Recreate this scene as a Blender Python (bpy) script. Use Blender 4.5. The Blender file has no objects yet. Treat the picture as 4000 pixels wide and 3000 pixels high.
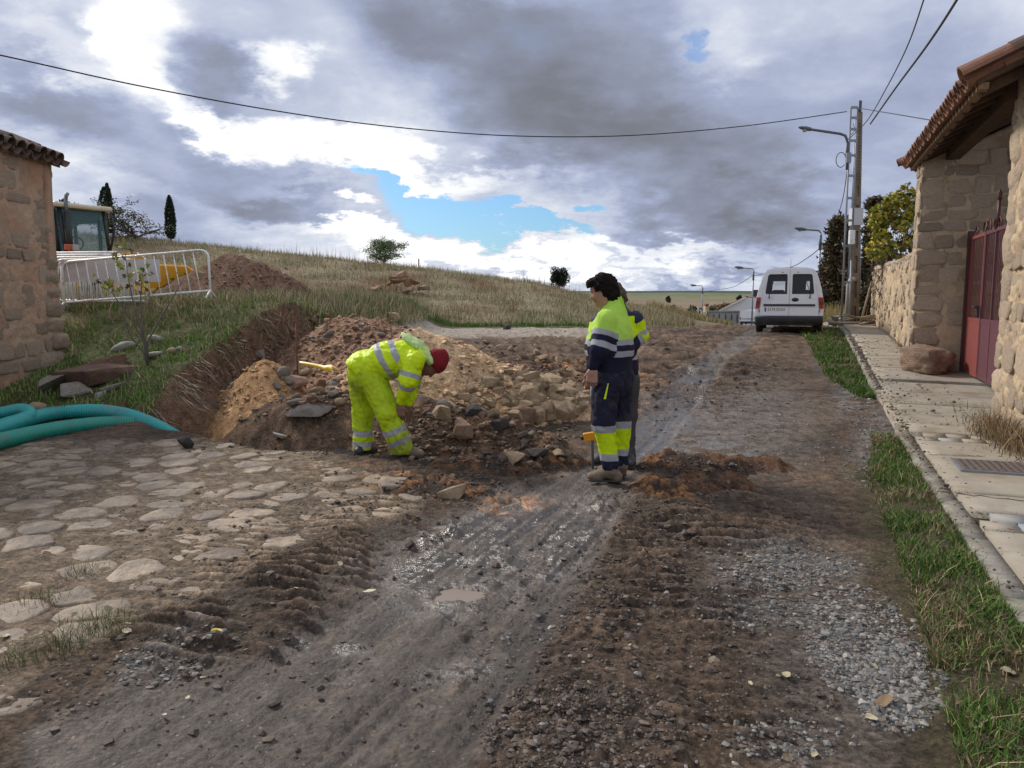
import bpy, bmesh, math, random
import numpy as np
from mathutils import Vector, Matrix, Euler

random.seed(7); np.random.seed(7)
SC = bpy.context.scene
COL = SC.collection
# ------------------------------------------------------------------ camera
CAMZ = 1.55
TH = math.atan(186.5 / 1661.0)
cam = bpy.data.objects.new("camera", bpy.data.cameras.new("camera"))
COL.objects.link(cam)
cam.data.sensor_width = 36.0
cam.data.lens = 36.0 * 1661.0 / 2212.0
cam.data.clip_end = 8000.0
cam.location = (0, 0, CAMZ)
cam.rotation_euler = (math.pi / 2 - TH, 0, 0)
SC.camera = cam
cT, sT = math.cos(TH), math.sin(TH)
def ray(px, py):
    h = (px - 1106.0) / 1661.0; v = (829.5 - py) / 1661.0
    y = cT + v * sT; z = -sT + v * cT
    return h / y, z / y
def at(px, py, Y):
    a, b = ray(px, py)
    return Vector((a * Y, Y, CAMZ + b * Y))
def proj(x, y, z):
    zz = z - CAMZ
    d = np.maximum(y * cT - zz * sT, 1e-3)
    v = (y * sT + zz * cT) / d
    return 1106.0 + 1661.0 * x / d, 829.5 - 1661.0 * v
YAW = math.atan((1735 - 1106) / 1661.0 / 1.0)
rdx, rdy = math.sin(YAW), math.cos(YAW)
def RD(s, t, z=0.0):
    return Vector((s * rdx + t * rdy, s * rdy - t * rdx, z))
def toRD(x, y):
    return x * rdx + y * rdy, x * rdy - y * rdx

# ------------------------------------------------------------------ world and sun
SUN_EL, SUN_AZ = math.radians(36), math.radians(-48)   # azimuth from +Y towards +X (negative = left)
W = bpy.data.worlds.new("World"); SC.world = W; W.use_nodes = True
nt = W.node_tree; N = nt.nodes; L = nt.links
N.clear()
def nd(tree, typ, **kw):
    n = tree.nodes.new(typ)
    for k, v in kw.items():
        setattr(n, k, v)
    return n
out = nd(nt, 'ShaderNodeOutputWorld'); bg = nd(nt, 'ShaderNodeBackground')
L.new(bg.outputs[0], out.inputs[0])
bg.inputs[1].default_value = 0.1
sky = nd(nt, 'ShaderNodeTexSky', sky_type='NISHITA', sun_disc=False)
sky.sun_elevation = SUN_EL; sky.sun_rotation = SUN_AZ
tc = nd(nt, 'ShaderNodeTexCoord')
def M(tree, op, a, b=None, c=None, clamp=False):
    n = tree.nodes.new('ShaderNodeMath'); n.operation = op; n.use_clamp = clamp
    for i, q in enumerate((a, b, c)):
        if q is None: continue
        if isinstance(q, (int, float)): n.inputs[i].default_value = q
        else: tree.links.new(q, n.inputs[i])
    return n.outputs[0]
def NOISE(tree, vec, scale, detail=5, rough=0.55, dist=0.0):
    n = tree.nodes.new('ShaderNodeTexNoise')
    n.inputs['Scale'].default_value = scale; n.inputs['Detail'].default_value = detail
    n.inputs['Roughness'].default_value = rough; n.inputs['Distortion'].default_value = dist
    if vec is not None: tree.links.new(vec, n.inputs['Vector'])
    return n
sep = nd(nt, 'ShaderNodeSeparateXYZ'); L.new(tc.outputs['Generated'], sep.inputs[0])
X, Yc, Z = sep.outputs
ysafe = M(nt, 'MAXIMUM', Yc, 0.08)
u0 = M(nt, 'DIVIDE', X, ysafe); v0 = M(nt, 'DIVIDE', Z, ysafe)
comb = nd(nt, 'ShaderNodeCombineXYZ'); L.new(u0, comb.inputs[0]); L.new(v0, comb.inputs[1])
# noise domain: flattened towards the horizon like a real cloud deck
zz = M(nt, 'ADD', M(nt, 'MAXIMUM', Z, 0.0), 0.32)
cd = nd(nt, 'ShaderNodeCombineXYZ')
L.new(M(nt, 'DIVIDE', X, zz), cd.inputs[0]); L.new(M(nt, 'DIVIDE', Yc, zz), cd.inputs[1]); L.new(M(nt, 'MULTIPLY', Z, 1.2), cd.inputs[2])
w1 = NOISE(nt, cd.outputs[0], 2.8, 9, 0.62)
w2 = NOISE(nt, cd.outputs[0], 1.7, 10, 0.58, 0.1)
w3 = NOISE(nt, cd.outputs[0], 5.5, 7, 0.6, 0.15)
vm = nd(nt, 'ShaderNodeVectorMath', operation='SUBTRACT'); L.new(w1.outputs['Color'], vm.inputs[0]); vm.inputs[1].default_value = (.5, .5, .5)
vs = nd(nt, 'ShaderNodeVectorMath', operation='SCALE'); L.new(vm.outputs[0], vs.inputs[0]); vs.inputs['Scale'].default_value = 0.25
va = nd(nt, 'ShaderNodeVectorMath', operation='ADD'); L.new(comb.outputs[0], va.inputs[0]); L.new(vs.outputs[0], va.inputs[1])
warped = va.outputs[0]
flat = nd(nt, 'ShaderNodeVectorMath', operation='MULTIPLY'); L.new(warped, flat.inputs[0]); flat.inputs[1].default_value = (1, 1, 0)
warped = flat.outputs[0]
fade = nd(nt, 'ShaderNodeMapRange', interpolation_type='SMOOTHSTEP'); L.new(Yc, fade.inputs[0]); fade.inputs[1].default_value = 0.1; fade.inputs[2].default_value = 0.45
def blobsum(blobs, soft=0.25):
    acc = None
    for (px, py, rx, ry, rot, amp) in blobs:
        a, b = ray(px, py)
        mp = nd(nt, 'ShaderNodeMapping', vector_type='TEXTURE'); L.new(warped, mp.inputs['Vector'])
        mp.inputs['Location'].default_value = (a, b, 0)
        mp.inputs['Rotation'].default_value = (0, 0, math.radians(-rot))
        mp.inputs['Scale'].default_value = (rx / 1661.0, ry / 1661.0, 1)
        ln = nd(nt, 'ShaderNodeVectorMath', operation='LENGTH'); L.new(mp.outputs[0], ln.inputs[0])
        mr = nd(nt, 'ShaderNodeMapRange', interpolation_type='SMOOTHERSTEP'); L.new(ln.outputs['Value'], mr.inputs[0])
        mr.inputs[1].default_value = 1.35; mr.inputs[2].default_value = soft; mr.inputs[3].default_value = 0; mr.inputs[4].default_value = amp
        acc = mr.outputs[0] if acc is None else M(nt, 'ADD', acc, mr.outputs[0])
    return M(nt, 'MULTIPLY', acc, fade.outputs[0])
# (px, py, rx, ry, rotation clockwise in degrees, darkness)
DARK = [(1230, 130, 480, 230, 10, .40), (1420, 350, 430, 150, 14, .34), (1030, 60, 320, 110, 20, .2), (1560, 470, 260, 70, 0, .22),
        (455, 150, 120, 95, 55, .25), (300, 300, 420, 95, 28, .15), (560, 385, 190, 90, 18, .15), (80, 220, 200, 75, 25, .22), (660, 460, 160, 45, 10, .22),
        (380, 520, 260, 50, 5, .16), (1900, 170, 330, 190, 0, .16), (1500, 600, 260, 26, 0, .30), (2000, 420, 220, 100, 0, .10), (1700, 420, 180, 60, 0, .14),
        (230, 60, 60, 40, 60, -.35), (300, 70, 140, 130, 50, -.40), (90, 90, 120, 70, 30, -.18), (430, 235, 130, 50, 40, -.42), (590, 125, 80, 55, 20, -.40),
        (660, 315, 300, 52, 14, -.46), (880, 390, 170, 42, 12, -.36), (820, 350, 200, 60, 20, -.15), (1010, 370, 160, 35, 10, -.25), (960, 540, 330, 38, 8, -.50), (1200, 580, 200, 30, 8, -.42),
        (1400, 540, 190, 22, 0, -.25), (1560, 60, 130, 80, 0, -.16), (780, 500, 120, 22, 5, -.3), (1430, 585, 120, 10, 0, -.15), (120, 390, 160, 40, 10, -.12)]
HOLE = [(980, 452, 185, 46, 9, 1.0), (1160, 492, 180, 26, 7, .95), (850, 412, 110, 22, 8, .8), (1505, 45, 34, 40, 60, .50), (1330, 630, 700, 11, 0, .36), (930, 500, 60, 18, 25, .35)]
d_b = blobsum(DARK); h_b = blobsum(HOLE, 0.2)
nz = M(nt, 'ADD', M(nt, 'MULTIPLY', M(nt, 'SUBTRACT', w2.outputs[0], .5), 0.66), M(nt, "MULTIPLY", M(nt, "SUBTRACT", w3.outputs[0], .5), 0.42))
dk = M(nt, 'ADD', M(nt, 'ADD', 0.33, d_b), nz)
cr = nd(nt, 'ShaderNodeValToRGB'); L.new(dk, cr.inputs[0])
els = cr.color_ramp.elements
stops = [(0.0, (.67, .67, .68)), (.20, (.51, .53, .57)), (.38, (.345, .378, .465)), (.56, (.235, .268, .37)), (.76, (.17, .188, .245)), (1.0, (.12, .129, .152))]
els[0].position = 0; els[0].color = (*[c * 10 for c in stops[0][1]], 1)
els[1].position = 1; els[1].color = (*[c * 10 for c in stops[-1][1]], 1)
for p, c in stops[1:-1]:
    e = els.new(p); e.color = (*[q * 10 for q in c], 1)
hm = nd(nt, 'ShaderNodeMapRange', interpolation_type='SMOOTHSTEP')
L.new(M(nt, 'SUBTRACT', h_b, M(nt, 'MULTIPLY', nz, 1.5)), hm.inputs[0]); hm.inputs[1].default_value = 0.12; hm.inputs[2].default_value = 0.80
mixs = nd(nt, 'ShaderNodeMix', data_type='RGBA'); L.new(hm.outputs[0], mixs.inputs[0]); L.new(cr.outputs[0], mixs.inputs[6])
blue = nd(nt, 'ShaderNodeMix', data_type='RGBA', blend_type='MULTIPLY'); blue.inputs[0].default_value = 1.0
L.new(sky.outputs[0], blue.inputs[6]); blue.inputs[7].default_value = (.38, .58, .80, 1)
L.new(blue.outputs[2], mixs.inputs[7]); L.new(mixs.outputs[2], bg.inputs[0])
W.cycles.sampling_method = 'MANUAL'; W.cycles.sample_map_resolution = 512

sun = bpy.data.objects.new("sun", bpy.data.lights.new("sun", 'SUN')); COL.objects.link(sun)
sun.data.energy = 2.1; sun.data.angle = math.radians(10); sun.data.color = (1.0, .93, .84)
sd = Vector((math.sin(SUN_AZ) * math.cos(SUN_EL), math.cos(SUN_AZ) * math.cos(SUN_EL), math.sin(SUN_EL)))
sun.rotation_euler = sd.to_track_quat('Z', 'Y').to_euler()
SC.view_settings.view_transform = 'Standard'; SC.view_settings.look = 'None'
SC.view_settings.exposure = 0.70; SC.view_settings.gamma = 1.0; SC.view_settings.use_curve_mapping = False
SC.cycles.max_bounces = 5; SC.cycles.diffuse_bounces = 3; SC.cycles.glossy_bounces = 2; SC.cycles.transparent_max_bounces = 8
SC.cycles.use_denoising = True

# ------------------------------------------------------------------ helpers
def tag(o, label=None, cat=None, group=None, kind=None):
    if label: o['label'] = label
    if cat: o['category'] = cat
    if group: o['group'] = group
    if kind: o['kind'] = kind
    return o
def link(name, me, parent=None):
    o = bpy.data.objects.new(name, me); COL.objects.link(o)
    if parent is not None: o.parent = parent
    return o
def empty(name, loc, label, cat, group=None, rz=0.0):
    o = link(name, None); o.location = loc; o.rotation_euler = (0, 0, rz); o.empty_display_size = .1
    return tag(o, label, cat, group)
def copy_tree(o, parent=None):
    c = o.copy(); COL.objects.link(c); c.parent = parent
    for ch in list(o.children): copy_tree(ch, c)
    return c
def mesh_np(name, V, F, smooth=True, mats=None, midx=None, cols=None, attrs=None):
    """V (n,3); F (m,k) with k 3 or 4"""
    V = np.asarray(V, np.float32); F = np.asarray(F, np.int32)
    me = bpy.data.meshes.new(name)
    me.vertices.add(len(V)); me.vertices.foreach_set('co', V.ravel())
    k = F.shape[1]
    me.loops.add(F.size); me.loops.foreach_set('vertex_index', F.ravel())
    me.polygons.add(len(F)); me.polygons.foreach_set('loop_start', np.arange(0, F.size, k, dtype=np.int32))
    me.polygons.foreach_set('loop_total', np.full(len(F), k, np.int32))
    for m in (mats or []): me.materials.append(m)
    if midx is not None: me.polygons.foreach_set('material_index', np.asarray(midx, np.int32))
    me.update(calc_edges=True)
    me.polygons.foreach_set('use_smooth', np.full(len(F), smooth, bool))
    if cols is not None:
        a = me.color_attributes.new('col', 'FLOAT_COLOR', 'POINT')
        c = np.ones((len(V), 4), np.float32); c[:, :cols.shape[1]] = cols
        a.data.foreach_set('color', c.ravel())
    for kname, arr in (attrs or {}).items():
        a = me.attributes.new(kname, 'FLOAT', 'POINT'); a.data.foreach_set('value', np.asarray(arr, np.float32))
    me.validate()
    return me
class MB:
    def __init__(s): s.v = []; s.f = []; s.m = []; s.sm = []
    def add(s, vs, fs, m=0, smooth=False):
        o = len(s.v); s.v += [tuple(v) for v in vs]
        for f in fs: s.f.append(tuple(i + o for i in f)); s.m.append(m); s.sm.append(smooth)
        return s
    def box(s, c, size, rot=None, m=0, taper=1.0):
        a, b, h = size[0] / 2, size[1] / 2, size[2] / 2
        R = Euler(rot).to_matrix() if rot is not None and not isinstance(rot, Matrix) else (rot or Matrix.Identity(3))
        c = Vector(c)
        vs = [c + R @ Vector((x * (taper if z > 0 else 1), y * (taper if z > 0 else 1), z)) for z in (-h, h) for x, y in ((-a, -b), (a, -b), (a, b), (-a, b))]
        return s.add(vs, [(3, 2, 1, 0), (4, 5, 6, 7), (0, 1, 5, 4), (1, 2, 6, 5), (2, 3, 7, 6), (3, 0, 4, 7)], m)
    def bbox(s, c, size, rot=None, m=0, bev=.01):
        """bevelled box"""
        bm = bmesh.new(); bmesh.ops.create_cube(bm, size=1)
        for v in bm.verts: v.co = Vector((v.co.x * size[0], v.co.y * size[1], v.co.z * size[2]))
        bmesh.ops.bevel(bm, geom=bm.edges[:], offset=bev, segments=2, affect='EDGES', profile=.5)
        R = Euler(rot).to_matrix() if rot is not None and not isinstance(rot, Matrix) else (rot or Matrix.Identity(3))
        bm.verts.ensure_lookup_table()
        vs = [Vector(c) + R @ v.co for v in bm.verts]; fs = [[v.index for v in f.verts] for f in bm.faces]
        bm.free(); return s.add(vs, fs, m)
    def tube(s, pts, r, n=6, m=0, smooth=True, cap=True):
        pts = [Vector(p) for p in pts]; k = len(pts)
        rs = r if isinstance(r, (list, tuple)) else [r] * k
        vs = []; up = None
        for i, p in enumerate(pts):
            d = (pts[min(i + 1, k - 1)] - pts[max(i - 1, 0)])
            if d.length < 1e-9: d = Vector((0, 0, 1))
            d.normalize()
            if up is None: up = d.orthogonal().normalized()
            up = (up - d * up.dot(d))
            up = up.normalized() if up.length > 1e-6 else d.orthogonal().normalized()
            w = d.cross(up)
            for j in range(n):
                a = 2 * math.pi * j / n
                vs.append(p + (up * math.cos(a) + w * math.sin(a)) * rs[i])
        fs = [(i * n + j, i * n + (j + 1) % n, (i + 1) * n + (j + 1) % n, (i + 1) * n + j) for i in range(k - 1) for j in range(n)]
        if cap: fs += [tuple(range(n - 1, -1, -1)), tuple((k - 1) * n + j for j in range(n))]
        return s.add(vs, fs, m, smooth)
    def prism(s, poly, depth, fr, m=0):
        """poly 2D in frame fr=(origin,U,V); extruded along UxV by depth"""
        o, U, Vv = [Vector(q) for q in fr]; n = U.cross(Vv).normalized()
        k = len(poly)
        a = [o + U * x + Vv * y for x, y in poly]; b = [q + n * depth for q in a]
        fs = [tuple(range(k - 1, -1, -1)), tuple(range(k, 2 * k))] + [(i, (i + 1) % k, k + (i + 1) % k, k + i) for i in range(k)]
        return s.add(a + b, fs, m)
    def lathe(s, prof, c, n=16, axis=None, m=0):
        R = Vector((0, 0, 1)).rotation_difference(Vector(axis)).to_matrix() if axis is not None else Matrix.Identity(3)
        c = Vector(c); vs = [c + R @ Vector((r * math.cos(2 * math.pi * j / n), r * math.sin(2 * math.pi * j / n), z)) for r, z in prof for j in range(n)]
        fs = [(i * n + j, i * n + (j + 1) % n, (i + 1) * n + (j + 1) % n, (i + 1) * n + j) for i in range(len(prof) - 1) for j in range(n)]
        return s.add(vs, fs, m, True)
    def build(s, name, mats, parent=None, world=False):
        if not isinstance(mats, (list, tuple)): mats = [mats]
        me = bpy.data.meshes.new(name); vs = s.v
        if world and parent is not None:
            iv = parent.matrix_basis.inverted(); vs = [tuple(iv @ Vector(v)) for v in vs]
        me.from_pydata(vs, [], s.f)
        for m in mats: me.materials.append(m)
        me.polygons.foreach_set('material_index', s.m); me.polygons.foreach_set('use_smooth', s.sm)
        me.update()
        return link(name, me, parent)
def plate(name, outline, holes, fr, thick, mat, parent):
    """sheet with holes, thick"""
    o, U, Vv = [Vector(q) for q in fr]; n = U.cross(Vv).normalized()
    bm = bmesh.new(); edges = []
    for lp in [outline] + holes:
        vs = [bm.verts.new(o + U * x + Vv * y) for x, y in lp]
        edges += [bm.edges.new((vs[i], vs[(i + 1) % len(vs)])) for i in range(len(vs))]
    bmesh.ops.triangle_fill(bm, use_beauty=True, use_dissolve=False, edges=edges)
    g = bmesh.ops.extrude_face_region(bm, geom=bm.faces[:])
    bmesh.ops.translate(bm, verts=[e for e in g['geom'] if isinstance(e, bmesh.types.BMVert)], vec=n * thick)
    bmesh.ops.recalc_face_normals(bm, faces=bm.faces[:])
    me = bpy.data.meshes.new(name); bm.to_mesh(me); bm.free(); me.materials.append(mat)
    return link(name, me, parent)
def rrect(x0, y0, x1, y1, r, k=4):
    pts = []
    for cx, cy, a0 in ((x1 - r, y1 - r, 0), (x0 + r, y1 - r, 90), (x0 + r, y0 + r, 180), (x1 - r, y0 + r, 270)):
        for i in range(k + 1):
            a = math.radians(a0 + 90 * i / k); pts.append((cx + r * math.cos(a), cy + r * math.sin(a)))
    return pts

# numpy noise
_rs = np.random.RandomState(11); _pm = _rs.permutation(256); _pm = np.concatenate([_pm, _pm, _pm])
_ga = _rs.rand(256) * 2 * np.pi; _gx, _gy = np.cos(_ga), np.sin(_ga)
def gn(x, y):
    xi = np.floor(x).astype(np.int64); yi = np.floor(y).astype(np.int64); xf = x - xi; yf = y - yi
    xi &= 255; yi &= 255
    u = xf * xf * xf * (xf * (xf * 6 - 15) + 10); v = yf * yf * yf * (yf * (yf * 6 - 15) + 10)
    def g(a, b, fx, fy):
        h = _pm[_pm[a & 255] + (b & 255)]; return _gx[h] * fx + _gy[h] * fy
    n00 = g(xi, yi, xf, yf); n10 = g(xi + 1, yi, xf - 1, yf); n01 = g(xi, yi + 1, xf, yf - 1); n11 = g(xi + 1, yi + 1, xf - 1, yf - 1)
    return ((n00 * (1 - u) + n10 * u) * (1 - v) + (n01 * (1 - u) + n11 * u) * v) * 1.5
def fbm(x, y, o=4, g=.5):
    a = 1.0; s = 0; t = 0
    for i in range(o):
        s = s + a * gn(x + 17.3 * i, y - 9.1 * i); t += a; a *= g; x = x * 2.03; y = y * 2.03
    return s / t
def sst(a, b, x):
    t = np.clip((x - a) / (b - a), 0, 1); return t * t * (3 - 2 * t)
def noise3(p, f, seed=0):
    q = p * f + seed * 7.77
    return (gn(q[..., 0] + q[..., 2] * .37, q[..., 1] - q[..., 2] * .61) + gn(q[..., 1] + 31.4, q[..., 2] + q[..., 0] * .23) + gn(q[..., 2] - 12.7 + q[..., 1] * .3, q[..., 0] + 5.2)) * .5

# ------------------------------------------------------------------ materials
def mat(name, col, rough=.7, metal=0.0, var=0.0, vscale=8.0, bump=0.0, bscale=40.0, col2=None, objvar=0.0, spec=.5, dirt=None, dscale=3.0, damt=.5, det=6, dthr=.52, trans=0.0, emit=None, tc='Object'):
    m = bpy.data.materials.new(name); m.use_nodes = True; t = m.node_tree
    p = t.nodes['Principled BSDF']; p.inputs['Roughness'].default_value = rough; p.inputs['Metallic'].default_value = metal
    p.inputs['Specular IOR Level'].default_value = spec
    p.inputs['Base Color'].default_value = (*col, 1)
    co = t.nodes.new('ShaderNodeTexCoord').outputs[tc]
    oi = t.nodes.new('ShaderNodeObjectInfo')
    ofs = t.nodes.new('ShaderNodeVectorMath'); ofs.operation = 'ADD'; t.links.new(co, ofs.inputs[0])
    sc_ = t.nodes.new('ShaderNodeVectorMath'); sc_.operation = 'SCALE'; sc_.inputs[0].default_value = (13, 27, 41); t.links.new(oi.outputs['Random'], sc_.inputs['Scale'])
    t.links.new(sc_.outputs[0], ofs.inputs[1]); vec = ofs.outputs[0]
    cur = None
    if col2 is not None:
        n = NOISE(t, vec, vscale, det, .6)
        r = t.nodes.new('ShaderNodeMapRange'); r.inputs[1].default_value = .36; r.inputs[2].default_value = .64; t.links.new(n.outputs[0], r.inputs[0])
        mx = t.nodes.new('ShaderNodeMix'); mx.data_type = 'RGBA'; t.links.new(r.outputs[0], mx.inputs[0])
        mx.inputs[6].default_value = (*col, 1); mx.inputs[7].default_value = (*col2, 1); cur = mx.outputs[2]
    if dirt is not None:
        n = NOISE(t, vec, dscale, 7, .65)
        r = t.nodes.new('ShaderNodeMapRange'); r.inputs[1].default_value = dthr; r.inputs[2].default_value = dthr + .13; r.inputs[4].default_value = damt; t.links.new(n.outputs[0], r.inputs[0])
        mx = t.nodes.new('ShaderNodeMix'); mx.data_type = 'RGBA'; t.links.new(r.outputs[0], mx.inputs[0])
        if cur is None: mx.inputs[6].default_value = (*col, 1)
        else: t.links.new(cur, mx.inputs[6])
        mx.inputs[7].default_value = (*dirt, 1); cur = mx.outputs[2]
    if var > 0 or objvar > 0:
        hs = t.nodes.new('ShaderNodeHueSaturation')
        if cur is None: hs.inputs['Color'].default_value = (*col, 1)
        else: t.links.new(cur, hs.inputs['Color'])
        val = None
        if var > 0:
            n = NOISE(t, vec, vscale * 2.7, det, .6); val = M(t, 'ADD', M(t, 'MULTIPLY', M(t, 'SUBTRACT', n.outputs[0], .5), var * 4), 1.0)
        if objvar > 0:
            ov = M(t, 'ADD', M(t, 'MULTIPLY', M(t, 'SUBTRACT', oi.outputs['Random'], .5), objvar * 2), 1.0)
            val = ov if val is None else M(t, 'MULTIPLY', val, ov)
        t.links.new(val, hs.inputs['Value']); cur = hs.outputs[0]
    if cur is not None: t.links.new(cur, p.inputs['Base Color'])
    if bump > 0:
        n = NOISE(t, vec, bscale, 6, .65); b = t.nodes.new('ShaderNodeBump'); b.inputs['Strength'].default_value = 1.0; b.inputs['Distance'].default_value = bump
        t.links.new(n.outputs[0], b.inputs['Height']); t.links.new(b.outputs[0], p.inputs['Normal'])
    if trans: p.inputs['Transmission Weight'].default_value = trans
    return m
def mat_attr(name, rough=.85, spec=.3, bump=.006, bscale=60, var=.3, subs=False, vs=25):
    """colour read from the mesh's own paint (soil kinds, grass blade kinds)"""
    m = bpy.data.materials.new(name); m.use_nodes = True; t = m.node_tree; p = t.nodes['Principled BSDF']
    p.inputs['Roughness'].default_value = rough; p.inputs['Specular IOR Level'].default_value = spec
    a = t.nodes.new('ShaderNodeAttribute'); a.attribute_name = 'col'
    if var > 0:
        co = t.nodes.new('ShaderNodeTexCoord').outputs['Object']
        n = NOISE(t, co, vs, 8, .7); hs = t.nodes.new('ShaderNodeHueSaturation'); t.links.new(a.outputs['Color'], hs.inputs['Color'])
        t.links.new(M(t, 'ADD', M(t, 'MULTIPLY', M(t, 'SUBTRACT', n.outputs[0], .5), var * 4), 1.0), hs.inputs['Value'])
        t.links.new(hs.outputs[0], p.inputs['Base Color'])
    else: t.links.new(a.outputs['Color'], p.inputs['Base Color'])
    if subs:
        p.inputs['Subsurface Weight'].default_value = 0.0
    return m
def stonem(name, c1, c2, dirt=(.16, .10, .06), rough=.9):
    return mat(name, c1, rough, col2=c2, vscale=3.2, var=.16, objvar=.2, bump=.045, bscale=11, dirt=dirt, dscale=5, damt=.5, spec=.25)
MT = {}
MT['rock_sand'] = stonem('rock_sand', (.58, .44, .29), (.48, .34, .21), (.34, .22, .13))
MT['rock_red'] = stonem('rock_red', (.42, .28, .20), (.33, .20, .13), (.2, .11, .065))
MT['rock_grey'] = stonem('rock_grey', (.38, .34, .29), (.30, .26, .21), (.18, .13, .09))
MT['rock_white'] = stonem('rock_white', (.55, .52, .45), (.42, .39, .33), (.2, .16, .1))
MT['rock_dark'] = stonem('rock_dark', (.13, .11, .10), (.08, .07, .065), (.04, .03, .025))
MT['paving'] = mat('paving_stone', (.31, .237, .165), .65, col2=(.24, .18, .122), vscale=5, var=.3, objvar=.2, bump=.02, bscale=16, dirt=(.155, .115, .086), dscale=3.5, damt=.95, dthr=.43, spec=.4)
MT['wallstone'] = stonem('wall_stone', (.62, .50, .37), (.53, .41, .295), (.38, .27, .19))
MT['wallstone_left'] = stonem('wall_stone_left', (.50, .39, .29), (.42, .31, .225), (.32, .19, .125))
MT['mortar'] = mat('mortar', (.54, .42, .28), .95, col2=(.46, .345, .225), vscale=2, var=.14, bump=.03, bscale=12, dirt=(.24, .17, .12), dscale=2, damt=.5, spec=.2)
MT['mortar_red'] = mat('mortar_red', (.43, .25, .16), .95, col2=(.43, .31, .215), vscale=1.2, var=.18, bump=.03, bscale=11, dirt=(.2, .15, .11), dscale=2, damt=.5, spec=.2)
MT['concrete'] = mat('concrete', (.34, .30, .24), .85, col2=(.27, .235, .18), vscale=1.6, var=.1, bump=.005, bscale=50, dirt=(.22, .165, .11), dscale=2.4, damt=.85)
MT['kerb'] = mat('kerb_concrete', (.28, .26, .22), .85, col2=(.21, .19, .155), vscale=5, var=.15, bump=.008, bscale=40, dirt=(.13, .105, .07), dscale=3, damt=.8, dthr=.47)
MT['tile'] = mat('roof_tile', (.25, .125, .08), .85, col2=(.22, .105, .065), vscale=4, var=.2, objvar=.3, bump=.004, bscale=50, dirt=(.10, .075, .06), dscale=4, damt=.6)
MT['tile_old'] = mat('roof_tile_weathered', (.17, .105, .075), .95, col2=(.12, .09, .07), vscale=6, var=.25, objvar=.3, bump=.006, bscale=50, dirt=(.05, .045, .04), dscale=5, damt=.7)
MT['wood_dark'] = mat('dark_timber', (.10, .055, .03), .8, col2=(.06, .035, .02), vscale=6, var=.2, bump=.004, bscale=30)
MT['white_metal'] = mat('white_paint', (.78, .78, .76), .4, dirt=(.25, .12, .06), dscale=9, damt=.55, var=.05, vscale=5)
MT['steel'] = mat('galvanised_steel', (.25, .27, .30), .5, metal=.6, var=.15, vscale=5)
MT['black_wire'] = mat('black_cable', (.02, .02, .022), .6)
MT['black'] = mat('black_plastic', (.018, .019, .021), .5)
MT['rubber'] = mat('tyre_rubber', (.018, .018, .018), .85, dirt=(.1, .08, .06), dscale=8, damt=.5)
MT['yellow'] = mat('yellow_machine_paint', (.72, .36, .02), .45, dirt=(.3, .2, .1), dscale=5, damt=.5)
MT['concrete_pole'] = mat('pole_concrete', (.25, .19, .135), .9, col2=(.18, .14, .10), vscale=4, var=.15, bump=.004, bscale=50, dirt=(.1, .08, .06), dscale=2, damt=.5)
MT['bark'] = mat('bark', (.12, .09, .07), .95, var=.3, vscale=10)
MT['leaf'] = mat_attr('leaf', .6, .3, 0, var=0)
MT['grassb'] = mat_attr('grass_blade', .7, .25, 0, var=0)
def glass(name, col, rough=.05, alpha=.6, spec=.5):
    m = bpy.data.materials.new(name); m.use_nodes = True; p = m.node_tree.nodes['Principled BSDF']
    p.inputs['Base Color'].default_value = (*col, 1); p.inputs['Roughness'].default_value = rough; p.inputs['Alpha'].default_value = alpha
    p.inputs['Specular IOR Level'].default_value = spec
    return m
# ------------------------------------------------------------------ terrain functions
_PY = [-5, 0, 6.5, 8.5, 10, 12, 14, 17, 20, 24, 27, 32, 40, 60, 90, 150, 250, 420, 1000, 2000, 2800]
_PZ = [0, 0, 0, .03, .10, .20, .32, .47, .60, .655, .53, .33, .0, -.74, -1.78, -4.2, -7, -7.5, 2, 19, 16]
def road_z(y): return np.interp(y, _PY, _PZ)
_cr_px = [-1500, -600, 0, 150, 300, 450, 560, 700, 835, 1000, 1150, 1260, 1330, 1420, 1500, 1580]
_cr_py = [440, 480, 500, 510, 519, 534, 546, 560, 575, 594, 613, 640, 653, 674, 694, 712]
_cr_u = [ray(a, b)[0] for a, b in zip(_cr_px, _cr_py)]; _cr_z = [CAMZ + 45 * ray(a, b)[1] for a, b in zip(_cr_px, _cr_py)]
BANK = [(-40, 9.35), (-4.45, 9.35), (-4.25, 9.8), (-4.2, 10.4), (-4.15, 11.3), (-4.08, 12.3), (-3.95, 13.3), (-3.75, 15), (-3.3, 18), (-2.8, 22), (-2.5, 26), (-40, 26)]
def sdist_poly(x, y, poly):
    d = np.full(x.shape, 1e9); inside = np.zeros(x.shape, bool); n = len(poly)
    for i in range(n):
        ax, ay = poly[i]; bx, by = poly[(i + 1) % n]
        ex, ey = bx - ax, by - ay; wx, wy = x - ax, y - ay
        t = np.clip((wx * ex + wy * ey) / (ex * ex + ey * ey), 0, 1)
        d = np.minimum(d, (wx - ex * t) ** 2 + (wy - ey * t) ** 2)
        c = ((ay > y) != (by > y)) & (x < (bx - ax) * (y - ay) / ((by - ay) if by != ay else 1e-9) + ax)
        inside ^= c
    return np.sqrt(d) * np.where(inside, -1, 1)
def dline(x, y, pts):
    """distance to polyline and interpolated third coordinate"""
    best = np.full(x.shape, 1e9); hv = np.zeros(x.shape)
    for (ax, ay, ah), (bx, by, bh) in zip(pts[:-1], pts[1:]):
        ex, ey = bx - ax, by - ay; t = np.clip(((x - ax) * ex + (y - ay) * ey) / (ex * ex + ey * ey), 0, 1)
        d = np.hypot(x - ax - ex * t, y - ay - ey * t); h = ah + (bh - ah) * t
        m = d < best; best = np.where(m, d, best); hv = np.where(m, h, hv)
    return best, hv
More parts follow.
